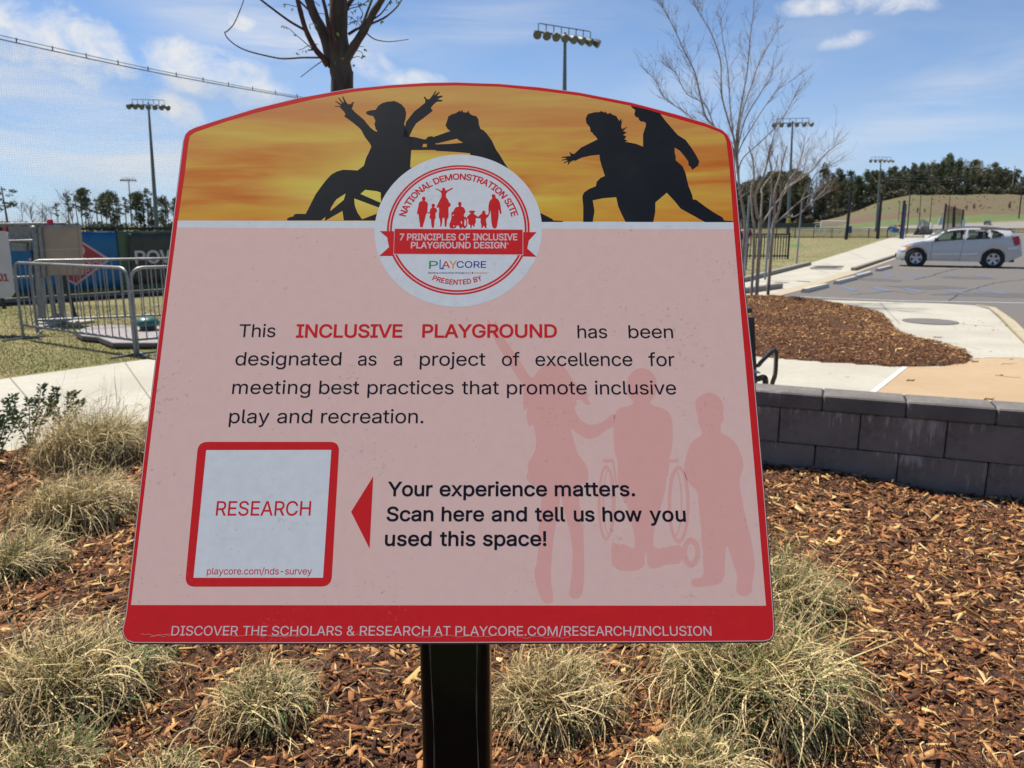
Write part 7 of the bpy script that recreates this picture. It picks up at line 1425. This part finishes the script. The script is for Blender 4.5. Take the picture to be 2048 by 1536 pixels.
# ---- person half hidden behind the board
def person():
    b_ = G(1485, 540); h = 1.70; root = thing('person', (b_.x, b_.y, 0), 'person in purple shirt and dark jeans half hidden by the sign edge', 'person')
    def skin(name, vs, es, rs_, m, sub=2):
        me = bpy.data.meshes.new(name); me.from_pydata(vs, es, []); o = bpy.data.objects.new(name, me); COL.objects.link(o); bpy.context.view_layer.objects.active = o
        md = o.modifiers.new('s', 'SKIN'); 
        for i, r_ in enumerate(rs_): o.data.skin_vertices[0].data[i].radius = (r_, r_ * .85)
        o.data.skin_vertices[0].data[0].use_root = True; sb = o.modifiers.new('d', 'SUBSURF'); sb.levels = sub; sb.render_levels = sub
        dg = bpy.context.evaluated_depsgraph_get(); m2 = bpy.data.meshes.new_from_object(o.evaluated_get(dg)); bpy.data.objects.remove(o); m2.materials.clear(); m2.materials.append(m); m2.polygons.foreach_set('use_smooth', [True] * len(m2.polygons)); return link_mesh(m2, name, root)
    M_skin = mat('skin', (.42, .24, .17), rough=.6); M_shirt = mat('purple_shirt', (.10, .018, .065), (.13, .03, .085), scale=30, rough=.9); M_jean = mat('dark_jeans', (.02, .028, .06), (.03, .04, .08), scale=40, rough=.9); M_hair = mat('dark_hair', (.02, .014, .01), rough=.8)
    # body: pelvis 0, chest, neck, head, legs, arms
    vs = [(0, 0, .95), (0, 0, 1.12), (0, 0, 1.36), (0, 0, 1.45), (0, 0, 1.52), (0, -.01, 1.62), (.09, 0, .88), (.10, -.01, .48), (.11, .02, .09), (.11, -.11, .04), (-.09, 0, .88), (-.10, .02, .48), (-.11, .04, .09), (-.11, -.09, .04), (.19, 0, 1.40), (.25, .03, 1.14), (.23, -.06, .92), (.22, -.08, .83), (-.19, 0, 1.40), (-.25, .03, 1.14), (-.23, -.04, .92), (-.22, -.06, .83)]
    es = [(0, 1), (1, 2), (2, 3), (3, 4), (4, 5), (0, 6), (6, 7), (7, 8), (8, 9), (0, 10), (10, 11), (11, 12), (12, 13), (2, 14), (14, 15), (15, 16), (16, 17), (2, 18), (18, 19), (19, 20), (20, 21)]
    rr = [.13, .13, .14, .06, .055, .095, .085, .06, .045, .04, .085, .06, .045, .04, .06, .045, .035, .032, .06, .045, .035, .032]
    skin('body', vs, es, rr, M_skin)
    skin('shirt', [(0, 0, .98), (0, 0, 1.15), (0, 0, 1.38), (.19, 0, 1.41), (.245, .03, 1.20), (-.19, 0, 1.41), (-.245, .03, 1.20)], [(0, 1), (1, 2), (2, 3), (3, 4), (2, 5), (5, 6)], [.16, .15, .155, .075, .062, .075, .062], M_shirt)
    skin('jeans', [(0, 0, .96), (.09, 0, .86), (.10, -.01, .48), (.11, .02, .12), (-.09, 0, .86), (-.10, .02, .48), (-.11, .04, .12)], [(0, 1), (1, 2), (2, 3), (0, 4), (4, 5), (5, 6)], [.148, .10, .075, .062, .10, .075, .062], M_jean)
    skin('hair', [(0, .02, 1.63), (0, .03, 1.70), (0, .05, 1.58)], [(0, 1), (0, 2)], [.105, .075, .08], M_hair)
person()
# ================================================================ FAR VEGETATION AND FIELD FURNITURE
M_tr = mat('pine_trunk', (.10, .07, .05), (.16, .12, .09), scale=3, rough=.95)
M_pine = mat('pine_foliage', (.03, .05, .02), (.06, .09, .03), attr='rnd', rough=.9, trans=.12, stops=[(0, (.042, .052, .026)), (.5, (.078, .092, .042)), (1, (.13, .145, .065))])
M_hard = mat('young_green_foliage', (.1, .15, .03), (.2, .25, .06), attr='rnd', rough=.9, trans=.25, stops=[(0, (.10, .12, .035)), (.5, (.17, .20, .06)), (1, (.27, .28, .10))])
M_rust = mat('rusty_spring_foliage', (.1, .15, .03), (.2, .25, .06), attr='rnd', rough=.9, trans=.2, stops=[(0, (.12, .085, .040)), (.5, (.20, .135, .06)), (1, (.28, .21, .10))])
M_under = mat('understory_foliage', (.03, .05, .02), (.06, .09, .03), attr='rnd', rough=.95, trans=.1, stops=[(0, (.050, .052, .032)), (.45, (.080, .086, .046)), (.8, (.115, .100, .060)), (1, (.15, .135, .095))])
M_grey = mat('bare_branches', (.13, .11, .10), (.20, .175, .16), scale=1, rough=.95)
def leafcloud(name, centres, n, size, m, seed, squash=.6):
    g = np.random.default_rng(seed); C = np.array([c[:3] for c in centres]); Rr = np.array([c[3] for c in centres]); k = g.choice(len(C), n, p=Rr ** 2 / (Rr ** 2).sum())
    u = g.normal(0, 1, (n, 3)); u /= np.linalg.norm(u, axis=1)[:, None]; rr = Rr[k] * (.45 + .6 * g.random(n)); P = C[k] + u * rr[:, None] * np.array([1, 1, squash])
    a = g.normal(0, 1, (n, 3)); a /= np.linalg.norm(a, axis=1)[:, None]; b = np.cross(a, g.normal(0, 1, (n, 3))); b /= np.linalg.norm(b, axis=1)[:, None]; s = size * (.5 + g.random((n, 1)))
    V = np.stack([P - a * s, P + b * s * .7, P + a * s, P - b * s * .7], 1).reshape(-1, 3)
    rnd = np.clip(.5 + .35 * np.sin(k * 2.4)[:,] + g.normal(0, .18, n), 0, 1)
    return fast_mesh(name, V, np.arange(4 * n).reshape(-1, 4), [m], {'rnd': rnd})
def branchy(h, seed, r=.12, lean=.05, spread=.8, levels=3, start=.3):
    rr = random.Random(seed); mb = MB()
    def go(p, d, L, r, lv):
        n = 4; P = [p]; 
        for i in range(n): d = (d + Vector((rr.gauss(0, .10), rr.gauss(0, .10), .05))).normalized(); P.append(P[-1] + d * L / n)
        mb.tube(P, [lerp(r, r * .5, i / n) for i in range(n + 1)], 3, cap=False)
        if lv:
            for i in range(rr.randint(4, 6)):
                t = rr.uniform(start if lv == levels else .2, 1); q = P[min(n, int(t * n))]; a = rr.uniform(0, 6.28); go(q, (d * .9 + Vector((math.cos(a), math.sin(a), .2)) * spread).normalized(), L * rr.uniform(.32, .55), r * .5, lv - 1)
    go(Vector((0, 0, 0)), Vector((lean, 0, 1)).normalized(), h * .8, r, levels); me = bpy.data.meshes.new('branches'); me.from_pydata([tuple(v) for v in mb.v], [], mb.f); me.materials.append(M_grey); return me
def trunk_mesh(h, r, m=M_tr, lean=0.0):
    mb = MB(); mb.tube([(0, 0, -.5), (lean * .3, 0, h * .4), (lean, 0, h)], [r, r * .8, r * .35], 5, cap=False); me = bpy.data.meshes.new('trunk'); me.from_pydata([tuple(v) for v in mb.v], [], mb.f); me.materials.append(m); return me
# prototypes of height 10
PR = {}
for i in range(4):
    rr = random.Random(50 + i); base_h = [3.2, 4.2, 2.6, 2.0][i]; cs = []
    for k in range(22):
        z = rr.uniform(base_h, 9.3); w = 1.9 * math.sin(math.pi * min(1, max(.12, (10.2 - z) / (10.2 - base_h)) * .9)) ; a = rr.uniform(0, 6.28); cs.append((math.cos(a) * w * rr.random(), math.sin(a) * w * rr.random(), z, rr.uniform(.6, 1.25)))
    cs.append((0, 0, 9.3, .7)); PR['pine%d' % i] = [('trunk', trunk_mesh(9.2, .17, lean=rr.uniform(-.4, .4))), ('crown', leafcloud('crown', cs, 1250, .20, M_pine, 60 + i, .85))]
for i, (nm, m_) in enumerate((('green', M_hard), ('rust', M_rust), ('green', M_hard), ('rust', M_rust))):
    rr = random.Random(80 + i); cs = [(rr.uniform(-1.9, 1.9), rr.uniform(-1.9, 1.9), rr.uniform(4.0, 8.8), rr.uniform(.7, 1.3)) for k in range(12)] + [(0, 0, 9.0, .9)]
    PR['%s%d' % (nm, i // 2)] = [('branches', branchy(9.2, 90 + i, .16)), ('crown', leafcloud('crown', cs, 620, .15, m_, 70 + i, .8))]
for i in range(3): PR['bare%d' % i] = [('branches', branchy(10, 120 + i, [.14, .12, .16][i], spread=[.8, 1.1, .6][i]))]
for i in range(2):
    rr = random.Random(150 + i); PR['spindly%d' % i] = [('trunk', trunk_mesh(9.5, .17, lean=rr.uniform(-.5, .5))), ('crown', leafcloud('crown', [(rr.uniform(-.9, .9), rr.uniform(-.9, .9), rr.uniform(4.8, 9.6), rr.uniform(.35, .7)) for _ in range(11)], 300, .17, M_pine, 150 + i))]
KN = {'pine': ('pine_tree', 'pine tree'), 'green': ('broadleaf_tree', 'tree'), 'rust': ('broadleaf_tree', 'tree'), 'bare': ('bare_tree', 'tree'), 'spindly': ('pine_tree', 'pine tree')}
rt = random.Random(9)
def plant(kind, x, y, z, h, label, group, wide=1.0):
    nm, cat = KN[kind.rstrip('0123456789')]; root = thing(nm, (x, y, z), label, cat, group, rt.uniform(0, 6.28)); s = h / 10; root.scale = (s * wide, s * wide, s)
    for pn, me in PR[kind]: link_mesh(me, pn, root)
    return root
def skyline(px, py_top, Y, z=None):
    d = ray(px, py_top); x = d.x * (Y / d.y); zt = EYE + d.z * (Y / d.y); zb = float(hill_z(x, Y)) if z is None else z; return x, zb - .3, zt - zb + .3
# left tree line: every tree apart from its neighbours
LT = [(6, 366, 'spindly0', 'dark pine at the very left edge of the picture', 1.5), (-20, 380, 'pine3', 'pine just outside the left edge', 1.0), (38, 392, 'bare0', 'bare thin tree second from the left edge', 1.0), (74, 388, 'bare1', 'bare spreading tree above the grey machine', 1.3), (88, 402, 'bare2', 'small bare tree above the red lamp', .9),
      (112, 398, 'spindly1', 'thin pine right of the red lamp', 1.1), (124, 392, 'bare1', 'bare tree between two thin pines above the beige pad', 1.0), (138, 362, 'bare2', 'tallest bare tree of the left row', .9), (150, 382, 'spindly0', 'slim pine right of the tallest bare tree', 1.0), (164, 372, 'pine0', 'full pine above the right side of the beige pad', .85), (178, 396, 'bare0', 'leaning bare tree right of the beige pad', 1.0),
      (190, 388, 'spindly1', 'slim pine above the blue banner', 1.2), (207, 382, 'pine1', 'full pine above the middle of the blue banner', .9), (222, 378, 'pine2', 'full pine above the right half of the blue banner', .9), (236, 394, 'spindly0', 'short pine left of the small light mast', 1.2), (247, 386, 'spindly1', 'slim pine touching the small light mast', 1.0), (268, 382, 'pine0', 'full pine between the two left light masts', .95), (282, 378, 'spindly0', 'slim tall pine left of the near light mast', 1.1),
      (300, 392, 'pine3', 'low pine behind the near left light mast', .8), (322, 388, 'pine2', 'full pine right of the near left light mast', 1.0), (334, 400, 'spindly1', 'thin pine next to the left edge of the sign', 1.1), (352, 392, 'pine1', 'pine behind the left edge of the sign', 1.0)]
for i, (px, py, k, lab, w) in enumerate(LT):
    x, z, h = skyline(px, py + 5, 165 + (i * 37) % 40, 0.0); plant(k, x, 165 + (i * 37) % 40, 0, h, lab, 'loose tree row beyond the banner fence', w)
for i, (px, k, tp_, lab) in enumerate([(60, 'bare2', 400, 'thin bare tree left of the spreading bare one'), (100, 'bare0', 404, 'short bare tree behind the red lamp'), (131, 'spindly1', 384, 'slim pine beside the tallest bare tree'), (157, 'spindly1', 378, 'slim pine between two fuller pines above the beige pad'), (171, 'spindly0', 388, 'slender pine behind the full one above the beige pad'), (199, 'spindly0', 392, 'slender pine between the two full pines over the blue banner'), (215, 'spindly1', 376, 'tall slender pine over the middle of the blue banner'),
          (229, 'spindly1', 386, 'slender pine over the right end of the blue banner'), (275, 'pine2', 384, 'full pine right of the small light mast'), (290, 'spindly1', 372, 'tall slender pine just left of the near light mast'), (312, 'bare1', 398, 'bare tree just right of the near light mast'), (328, 'spindly0', 394, 'slender pine near the left edge of the sign')]):
    x, z, h = skyline(px, tp_, 186 + i, 0.0); plant(k, x, 186 + i, 0, h, lab, 'loose tree row beyond the banner fence', 1.0)
# low hedge line in front of the left trees
def hedge(name, px0, px1, Y, h, n, label):
    g = np.random.default_rng(3); x0 = ray(px0, 452).x * Y; x1 = ray(px1, 452).x * Y; cs = [(x0 + (x1 - x0) * g.random(), Y + g.random() * 8, h * .4 * (.6 + g.random()), h * (.5 + .5 * g.random())) for _ in range(n)]
    o = link_mesh(leafcloud(name, cs, n * 45, .28, M_pine, 5), name); return tag(o, label=label, kind='stuff')
hedge('undergrowth', -250, 420, 190, 2.6, 190, 'low dark undergrowth under the loose tree row at the left')
# woods on the right
TOPX = [1380, 1490, 1530, 1560, 1600, 1650, 1690, 1720, 1760, 1800, 1840, 1870, 1905, 1935, 1960, 2000, 2020, 2048, 2200]; TOPY = [372, 352, 350, 341, 340, 332, 347, 341, 335, 336, 322, 320, 310, 317, 323, 331, 350, 362, 368]
LAB = {'pine': 'dark green pine standing in the woods on the right hill', 'green': 'yellow green spring tree in the woods on the right', 'rust': 'rusty brown budding tree in the woods on the right', 'bare': 'bare grey tree standing in the woods on the right'}
def place_label(kk, X, row):
    a = {'pine': 'dark green pine', 'green': 'yellow green spring tree', 'rust': 'rusty brown budding tree', 'bare': 'bare grey tree'}[kk]
    b = ['in the front rank of the woods', 'in the rear rank of the woods', 'at the foot of the woods'][0 if row == 0 else 1 if row == 1 else 2]
    c = 'hidden by the sign' if X < 1480 else 'behind the bare tree stems' if X < 1590 else 'behind the soccer goal' if X < 1700 else 'by the right light mast' if X < 1770 else 'above the blue pole' if X < 1830 else 'above the grey tarpaulin' if X < 1885 else 'above the practice net' if X < 1935 else 'above the car roof' if X < 1990 else 'by the utility pole' if X < 2040 else 'beyond the right edge'
    return a + ' ' + b + ' ' + c
W_ = []
px = 1392
while px < 2190:
    W_.append(px); px += rt.uniform(9, 13)
for row, (dy, dpy, keep) in enumerate([(0, 0, 1.0), (18, -3, .9), (-16, 10, .9)]):
    for j, px in enumerate(W_):
        if rt.random() > keep: continue
        X_ = px + rt.uniform(-4, 4); py = float(np.interp(X_, TOPX, TOPY)) + dpy + rt.uniform(-4, 9) + (rt.random() < .25) * 14
        fr = rt.random(); k = 'pine%d' % rt.randrange(4)
        if 1895 < X_ < 1935 and row < 2: k = 'green%d' % rt.randrange(2) if fr < .75 else k
        elif 1940 < X_ < 1985 and row < 2: k = 'rust%d' % rt.randrange(2) if fr < .65 else k
        elif fr < .05: k = 'green%d' % rt.randrange(2)
        elif fr < .13: k = 'rust%d' % rt.randrange(2)
        elif fr < .22: k = 'bare%d' % rt.randrange(3)
        Y = 392 + dy + rt.uniform(-5, 5); x, z, h = skyline(X_, py, Y)
        if h < 5: continue
        kk = k.rstrip('0123'); plant(k, x, Y, z, h, place_label(kk, X_, row), 'woods on the right hill: ' + kk + ' trees', rt.uniform(.60, .85))
def understory():
    g = np.random.default_rng(8); cs = []
    for _ in range(620):
        px = 1380 + 820 * g.random(); Y = 372 + g.random() * 36; d = ray(px, 440); x = d.x * Y / d.y; cs.append((x, Y, float(hill_z(x, Y)) + .8 + 10.5 * g.random() ** 1.1, 1.2 + 1.8 * g.random()))
    for _ in range(420):
        px = 1380 + 820 * g.random(); Y = 366 + g.random() * 10; d = ray(px, 440); x = d.x * Y / d.y; cs.append((x, Y, float(hill_z(x, Y)) + 2.6 * g.random(), 1.3 + 1.3 * g.random()))
    o = link_mesh(leafcloud('understory', cs, 85000, .42, M_under, 5, .9), 'understory'); tag(o, label='dark understory between the trunks of the right hand woods', kind='stuff')
understory()
g9 = np.random.default_rng(4)
cs = [(x, y, float(hill_z(x, y)) + .15, .30) for x, y in zip(150 + 120 * g9.random(170), 312 + 55 * g9.random(170))]
tag(link_mesh(leafcloud('hill_scrub', cs, 3400, .16, M_rust, 9), 'hill_scrub'), label='low dry scrub dotted over the brown hillside', kind='stuff')
for i, (px, py, hh) in enumerate([(1836, 415, 2.6), (1850, 416, 1.8), (1933, 414, 2.2), (1948, 413, 2.6), (2019, 411, 3.2), (1910, 411, 1.8)]):
    Y = 318 + i; d = ray(px, py); x = d.x * Y / d.y; plant('pine3', x, Y, float(hill_z(x, Y)), hh, ['small dark sapling on the hillside, leftmost of six', 'small dark sapling second from the left on the hillside', 'small dark sapling above the silver car roof, fourth of six', 'small dark sapling above the silver car roof, fifth of six', 'largest dark sapling on the hillside at the far right', 'small dark sapling third of six on the hillside'][i], 'saplings on the hillside', 1.2)
# tall black net poles etc.
def pole(xt, yt, xb, yb, Y, r, m, name, label, cat, group=None):
    t = D(xt, yt, Y); b_ = D(xb, yb, Y); b_.z = min(0.0, b_.z) if Y < 200 else b_.z - .5; mb = MB(); mb.tube([b_, t], [r, r * .85], 8); return tag(mb.build(name, m, smooth=True), label, cat, group)
M_np = mat('black_net_pole', (.008, .008, .010), (.014, .014, .016), rough=.6); M_nb = mat('blue_pole', (.02, .03, .14), rough=.5)
NPL = [(1703, 375, 1693, 468, 92, .20, 'thick black net pole farthest left, beside the goal'), (1763, 391, 1756, 466, 98, .20, 'thick black net pole in the middle by the light mast'), (1809, 401, 1803, 465, 98, .20, 'thick black net pole next to the blue pole'), (1892, 407, 1886, 458, 150, .20, 'left black post of the dark practice net'), (1927, 419, 1924, 457, 150, .20, 'right black post of the dark practice net'),
       (1820, 391, 1816, 448, 160, .12, 'thin black pole right of the blue pole'), (1842, 393, 1839, 443, 170, .085, 'thin grey pole second right of the blue pole'), (1864, 393, 1861, 440, 170, .085, 'thin grey pole third right of the blue pole'), (1900, 393, 1897, 440, 170, .085, 'thin pole behind the dark practice net'), (2044, 378, 2038, 433, 200, .17, 'black pole near the right picture edge'), (1800, 402, 1797, 440, 220, .085, 'thin faint pole behind the thick black ones')]
for (a, b, c, d_, Y, r, lab) in NPL: pole(a, b, c, d_, Y, r, M_np, 'net_pole', lab, 'pole', 'net poles beyond the grass bank')
pole(1812, 408, 1806, 469, 95, .13, M_nb, 'blue_pole', 'dark blue pole at the head of the grass bank', 'pole')
up = thing('utility_pole', D(2022, 396, 385), 'pale tall utility pole before the last trees at the right', 'pole'); mb = MB(); mb.tube([D(2022, 396, 385), D(2030, 331, 385)], [.28, .2], 6); mb.build('pole', mat('pale_wood_pole', (.40, .37, .33), rough=.9), up)
for k, (ya, yb) in enumerate([(352, 350), (357, 357), (366, 362)]):
    mb = MB(); P = [D(lerp(1770, 1935, i / 10), lerp(ya, yb, i / 10) + 4 * math.sin(math.pi * i / 10), 350) for i in range(11)]; mb.tube(P, .06, 3); tag(mb.build('power_line', mat('cable_grey', (.30, .30, .27), rough=.8)), ['highest power line crossing in front of the woods', 'middle power line crossing in front of the woods', 'lowest power line crossing in front of the woods'][k], 'cable', 'power lines before the woods')
# low black picket fence beyond the bank
def picket_fence(px0, px1, Y, h, n, label, zb=0.0):
    a = ray(px0, 452); b = ray(px1, 452); A_ = Vector((a.x * Y / a.y, Y, zb)); B_ = Vector((b.x * Y / b.y, Y, zb)); root = thing('field_fence', A_, label, 'fence'); L = (B_ - A_).length
    for z in (h * .12, h * .95): mb = MB(); mb.tube([A_ + Vector((0, 0, z)), B_ + Vector((0, 0, z))], .035, 4); mb.build('rail', M_np, root)
    m_ = int(L / 2.4)
    for i in range(m_ + 1): p = A_.lerp(B_, i / m_); mb = MB(); mb.tube([p, p + Vector((0, 0, h))], .05, 5); mb.build('fence_post', M_np, root)
    V = []; F = []; st = .13; u = Vector((.026, 0, 0)); k = int(L / st)
    for i in range(k): p = A_.lerp(B_, i / k); b0 = len(V); V += [p - u - A_, p + u - A_, p + u - A_ + Vector((0, 0, h * .95)), p - u - A_ + Vector((0, 0, h * .95))]; F.append((b0, b0 + 1, b0 + 2, b0 + 3))
    o = link_mesh(fast_mesh('mesh_panel', V, F, [M_np]), 'mesh_panel', root); o['kind'] = 'stuff'
picket_fence(1480, 1850, 104, 1.30, 16, 'low black picket fence along the field beyond the grass bank'); picket_fence(1400, 1580, 38, 1.25, 10, 'black fence behind the bare tree at the foot of the bank'); picket_fence(1850, 2300, 175, 1.0, 20, 'thin dark fence behind the silver car')
# soccer goal
M_gw = mat('goal_white', (.62, .62, .60), rough=.5); gl_ = thing('soccer_goal', D(1641, 466, 108), 'white soccer goal standing behind the black picket fence', 'goal')
P = [D(1640, 467, 108), D(1643, 442, 108), D(1692, 443, 108), D(1690, 467, 108)]; mb = MB(); mb.tube(P, .09, 6); mb.build('goal_frame', M_gw, gl_)
Q = [p + Vector((0, 2.0, 0)) for p in P]; mb = MB(); mb.tube([Q[0], Q[1] - Vector((0, 0, .5)), Q[2] - Vector((0, 0, .5)), Q[3]], .05, 5); mb.build('rear_frame', M_gw, gl_)
V = []; F = []; 
for i in range(24):
    p = Q[0].lerp(Q[3], i / 23); q = Q[1].lerp(Q[2], i / 23); r_ = P[1].lerp(P[2], i / 23); u = Vector((.012, 0, 0)); b0 = len(V); V += [p - u, q - u, q + u, p + u, q - u, r_ - u, r_ + u, q + u]; F += [(b0, b0 + 1, b0 + 2, b0 + 3), (b0 + 4, b0 + 5, b0 + 6, b0 + 7)]
o = link_mesh(fast_mesh('net', [v - gl_.location for v in V], F, [M_gw]), 'net', gl_); o['kind'] = 'stuff'
# practice net screens, tarpaulin, bins
def quad_thing(name, pxs, Y, th, m, label, cat, group=None):
    a = [D(x, y, Y) for x, y in pxs]; mb = MB(); n = len(a); mb.v = a + [v + Vector((0, th, 0)) for v in a]; mb.f = [tuple(range(n))[::-1], tuple(range(n, 2 * n))] + [(i, (i + 1) % n, n + (i + 1) % n, n + i) for i in range(n)]
    return tag(mb.build(name, m), label, cat, group)
M_scr2 = bpy.data.materials.new('screen_cloth'); M_scr2.use_nodes = True; nt = M_scr2.node_tree; b = nt.nodes['Principled BSDF']; b.inputs['Base Color'].default_value = (.02, .02, .018, 1); b.inputs['Roughness'].default_value = .9
tr = nt.nodes.new('ShaderNodeBsdfTransparent'); ms = nt.nodes.new('ShaderNodeMixShader'); ms.inputs[0].default_value = .35; nt.links.new(tr.outputs[0], ms.inputs[1]); nt.links.new(b.outputs[0], ms.inputs[2]); nt.links.new(ms.outputs[0], nt.nodes['Material Output'].inputs[0])
quad_thing('practice_net', [(1891, 409), (1927, 420), (1924, 456), (1886, 457)], 152, .03, M_scr2, 'dark see through practice net between two black posts', 'net')
quad_thing('equipment_pad', [(1907, 414), (1911, 414), (1910, 456), (1905, 456)], 151, .2, M_np, 'black post in the middle of the dark practice net', 'post')
M_tarp = mat('grey_tarpaulin', (.09, .095, .10), (.17, .175, .18), scale=.9, rough=.8, bump=.8, dist=.1)
def tarp():
    Y = 140; V = []; n = 10; rr = random.Random(2); root = None
    top = [(1838, 455), (1842, 443), (1846, 438), (1850, 439), (1853, 441), (1857, 442), (1861, 444), (1863, 452), (1864, 460)]; a = [D(x, y, Y) for x, y in top]; mb = MB()
    for v in a: z = max(0, v.z); mb.v += [Vector((v.x, Y, 0)), Vector((v.x, Y - rr.uniform(.1, .5), z * .6)), Vector((v.x + rr.uniform(-.2, .2), Y + .5, z)), Vector((v.x, Y + 1.4, z * .4)), Vector((v.x, Y + 1.8, 0))]
    for i in range(len(a) - 1):
        for k in range(4): p = i * 5 + k; mb.f.append((p, p + 5, p + 6, p + 1))
    tag(mb.build('tarpaulin_heap', M_tarp), 'grey folded tarpaulin heap left of the practice net', 'tarpaulin')
tarp()
M_bin = mat('bright_blue_plastic', (.03, .14, .30), rough=.5); quad_thing('blue_crate', [(1785, 457), (1798, 457), (1798, 465), (1785, 465)], 99, .8, M_bin, 'bright blue crate at the far end of the grass bank', 'crate'); quad_thing('blue_board', [(1695, 452), (1704, 452), (1703, 466), (1694, 466)], 106, .3, M_bin, 'blue board at the foot of the left thick net pole', 'board')
quad_thing('pale_pad', [(1881, 434), (1886, 434), (1884, 450), (1876, 450)], 149, .2, mat('pale_blue_pad', (.25, .36, .42), rough=.6), 'pale blue pad leaning left of the practice net', 'pad', 'pale blue pads'); quad_thing('pale_pad', [(1927, 440), (1930, 440), (1929, 455), (1925, 455)], 149, .2, bpy.data.materials['pale_blue_pad'], 'pale blue pad right of the practice net', 'pad', 'pale blue pads')
quad_thing('white_stand', [(1862, 445), (1866, 445), (1866, 458), (1861, 458)], 139, .3, M_gw, 'narrow white stand right of the grey tarpaulin', 'stand')
quad_thing('red_marker', [(1797, 450), (1801, 450), (1801, 454), (1797, 454)], 130, .3, M_redl, 'small red marker by the thick net pole', 'marker')
quad_thing('yellow_marker', [(1575, 436), (1581, 436), (1580, 446), (1574, 446)], 110, .1, mat('yellow_plate', (.50, .38, .03), rough=.5), 'small yellow plate on a post behind the bare tree', 'sign')
quad_thing('dugout', [(1490, 446), (1640, 446), (1640, 455), (1490, 457)], 118, 3.0, mat('dugout_green', (.045, .06, .055), (.06, .08, .07), scale=.5, rough=.8), 'long low dark shelter behind the picket fence', 'shelter')
# far cars
def far_car(px, py, Y, zr, col, label, ln=4.4, yaw=0.0, sc=1.0):
    d = ray(px, py); x = d.x * Y / d.y; root = thing('parked_car', (x, Y, hz(x, Y) + zr), label, 'car', 'small cars on the far road', yaw); m = mat('far_car_paint', col, rough=.35, coat=.4); dk = bpy.data.materials['car_glass']
    prof = [(-2.2, .35), (-2.2, .75), (-1.3, .95), (-.7, 1.42), (.9, 1.45), (1.7, .98), (2.2, .85), (2.2, .35)]; mb = MB(); n = len(prof); w = .85
    for y in (-w, w):
        for a, b_ in prof: mb.v.append(Vector((a, y * (.85 if b_ > 1.2 else 1), b_)))
    mb.f = [tuple(range(n)), tuple(reversed(range(n, 2 * n)))] + [(i, i + n, (i + 1) % n + n, (i + 1) % n) for i in range(n)]; mb.build('body', m, root, local=True)
    for s in (-1, 1):
        mb = MB(); mb.v = [Vector((a, s * (w * .93 + .01), b_)) for a, b_ in [(-1.1, .98), (-.65, 1.34), (.85, 1.36), (1.4, 1.0)]]; mb.f = [(0, 1, 2, 3)]; mb.build('side_window', M_trimx, root, local=True)
        for xw in (-1.35, 1.35): mb = MB(); mb.tube([Vector((xw, s * .70, .33)), Vector((xw, s * .88, .33))], .33, 12); mb.build('wheel', M_trimx, root, local=True)
M_trimx = mat('dark_rubber', (.015, .015, .015), rough=.7)
far_car(1786, 449, 252, .14, (.05, .06, .08), 'small dark car on the far road above the blue crate', yaw=.9); far_car(1976, 438, 268, .14, (.03, .03, .035), 'small black car on the far road over the silver car', yaw=.9)
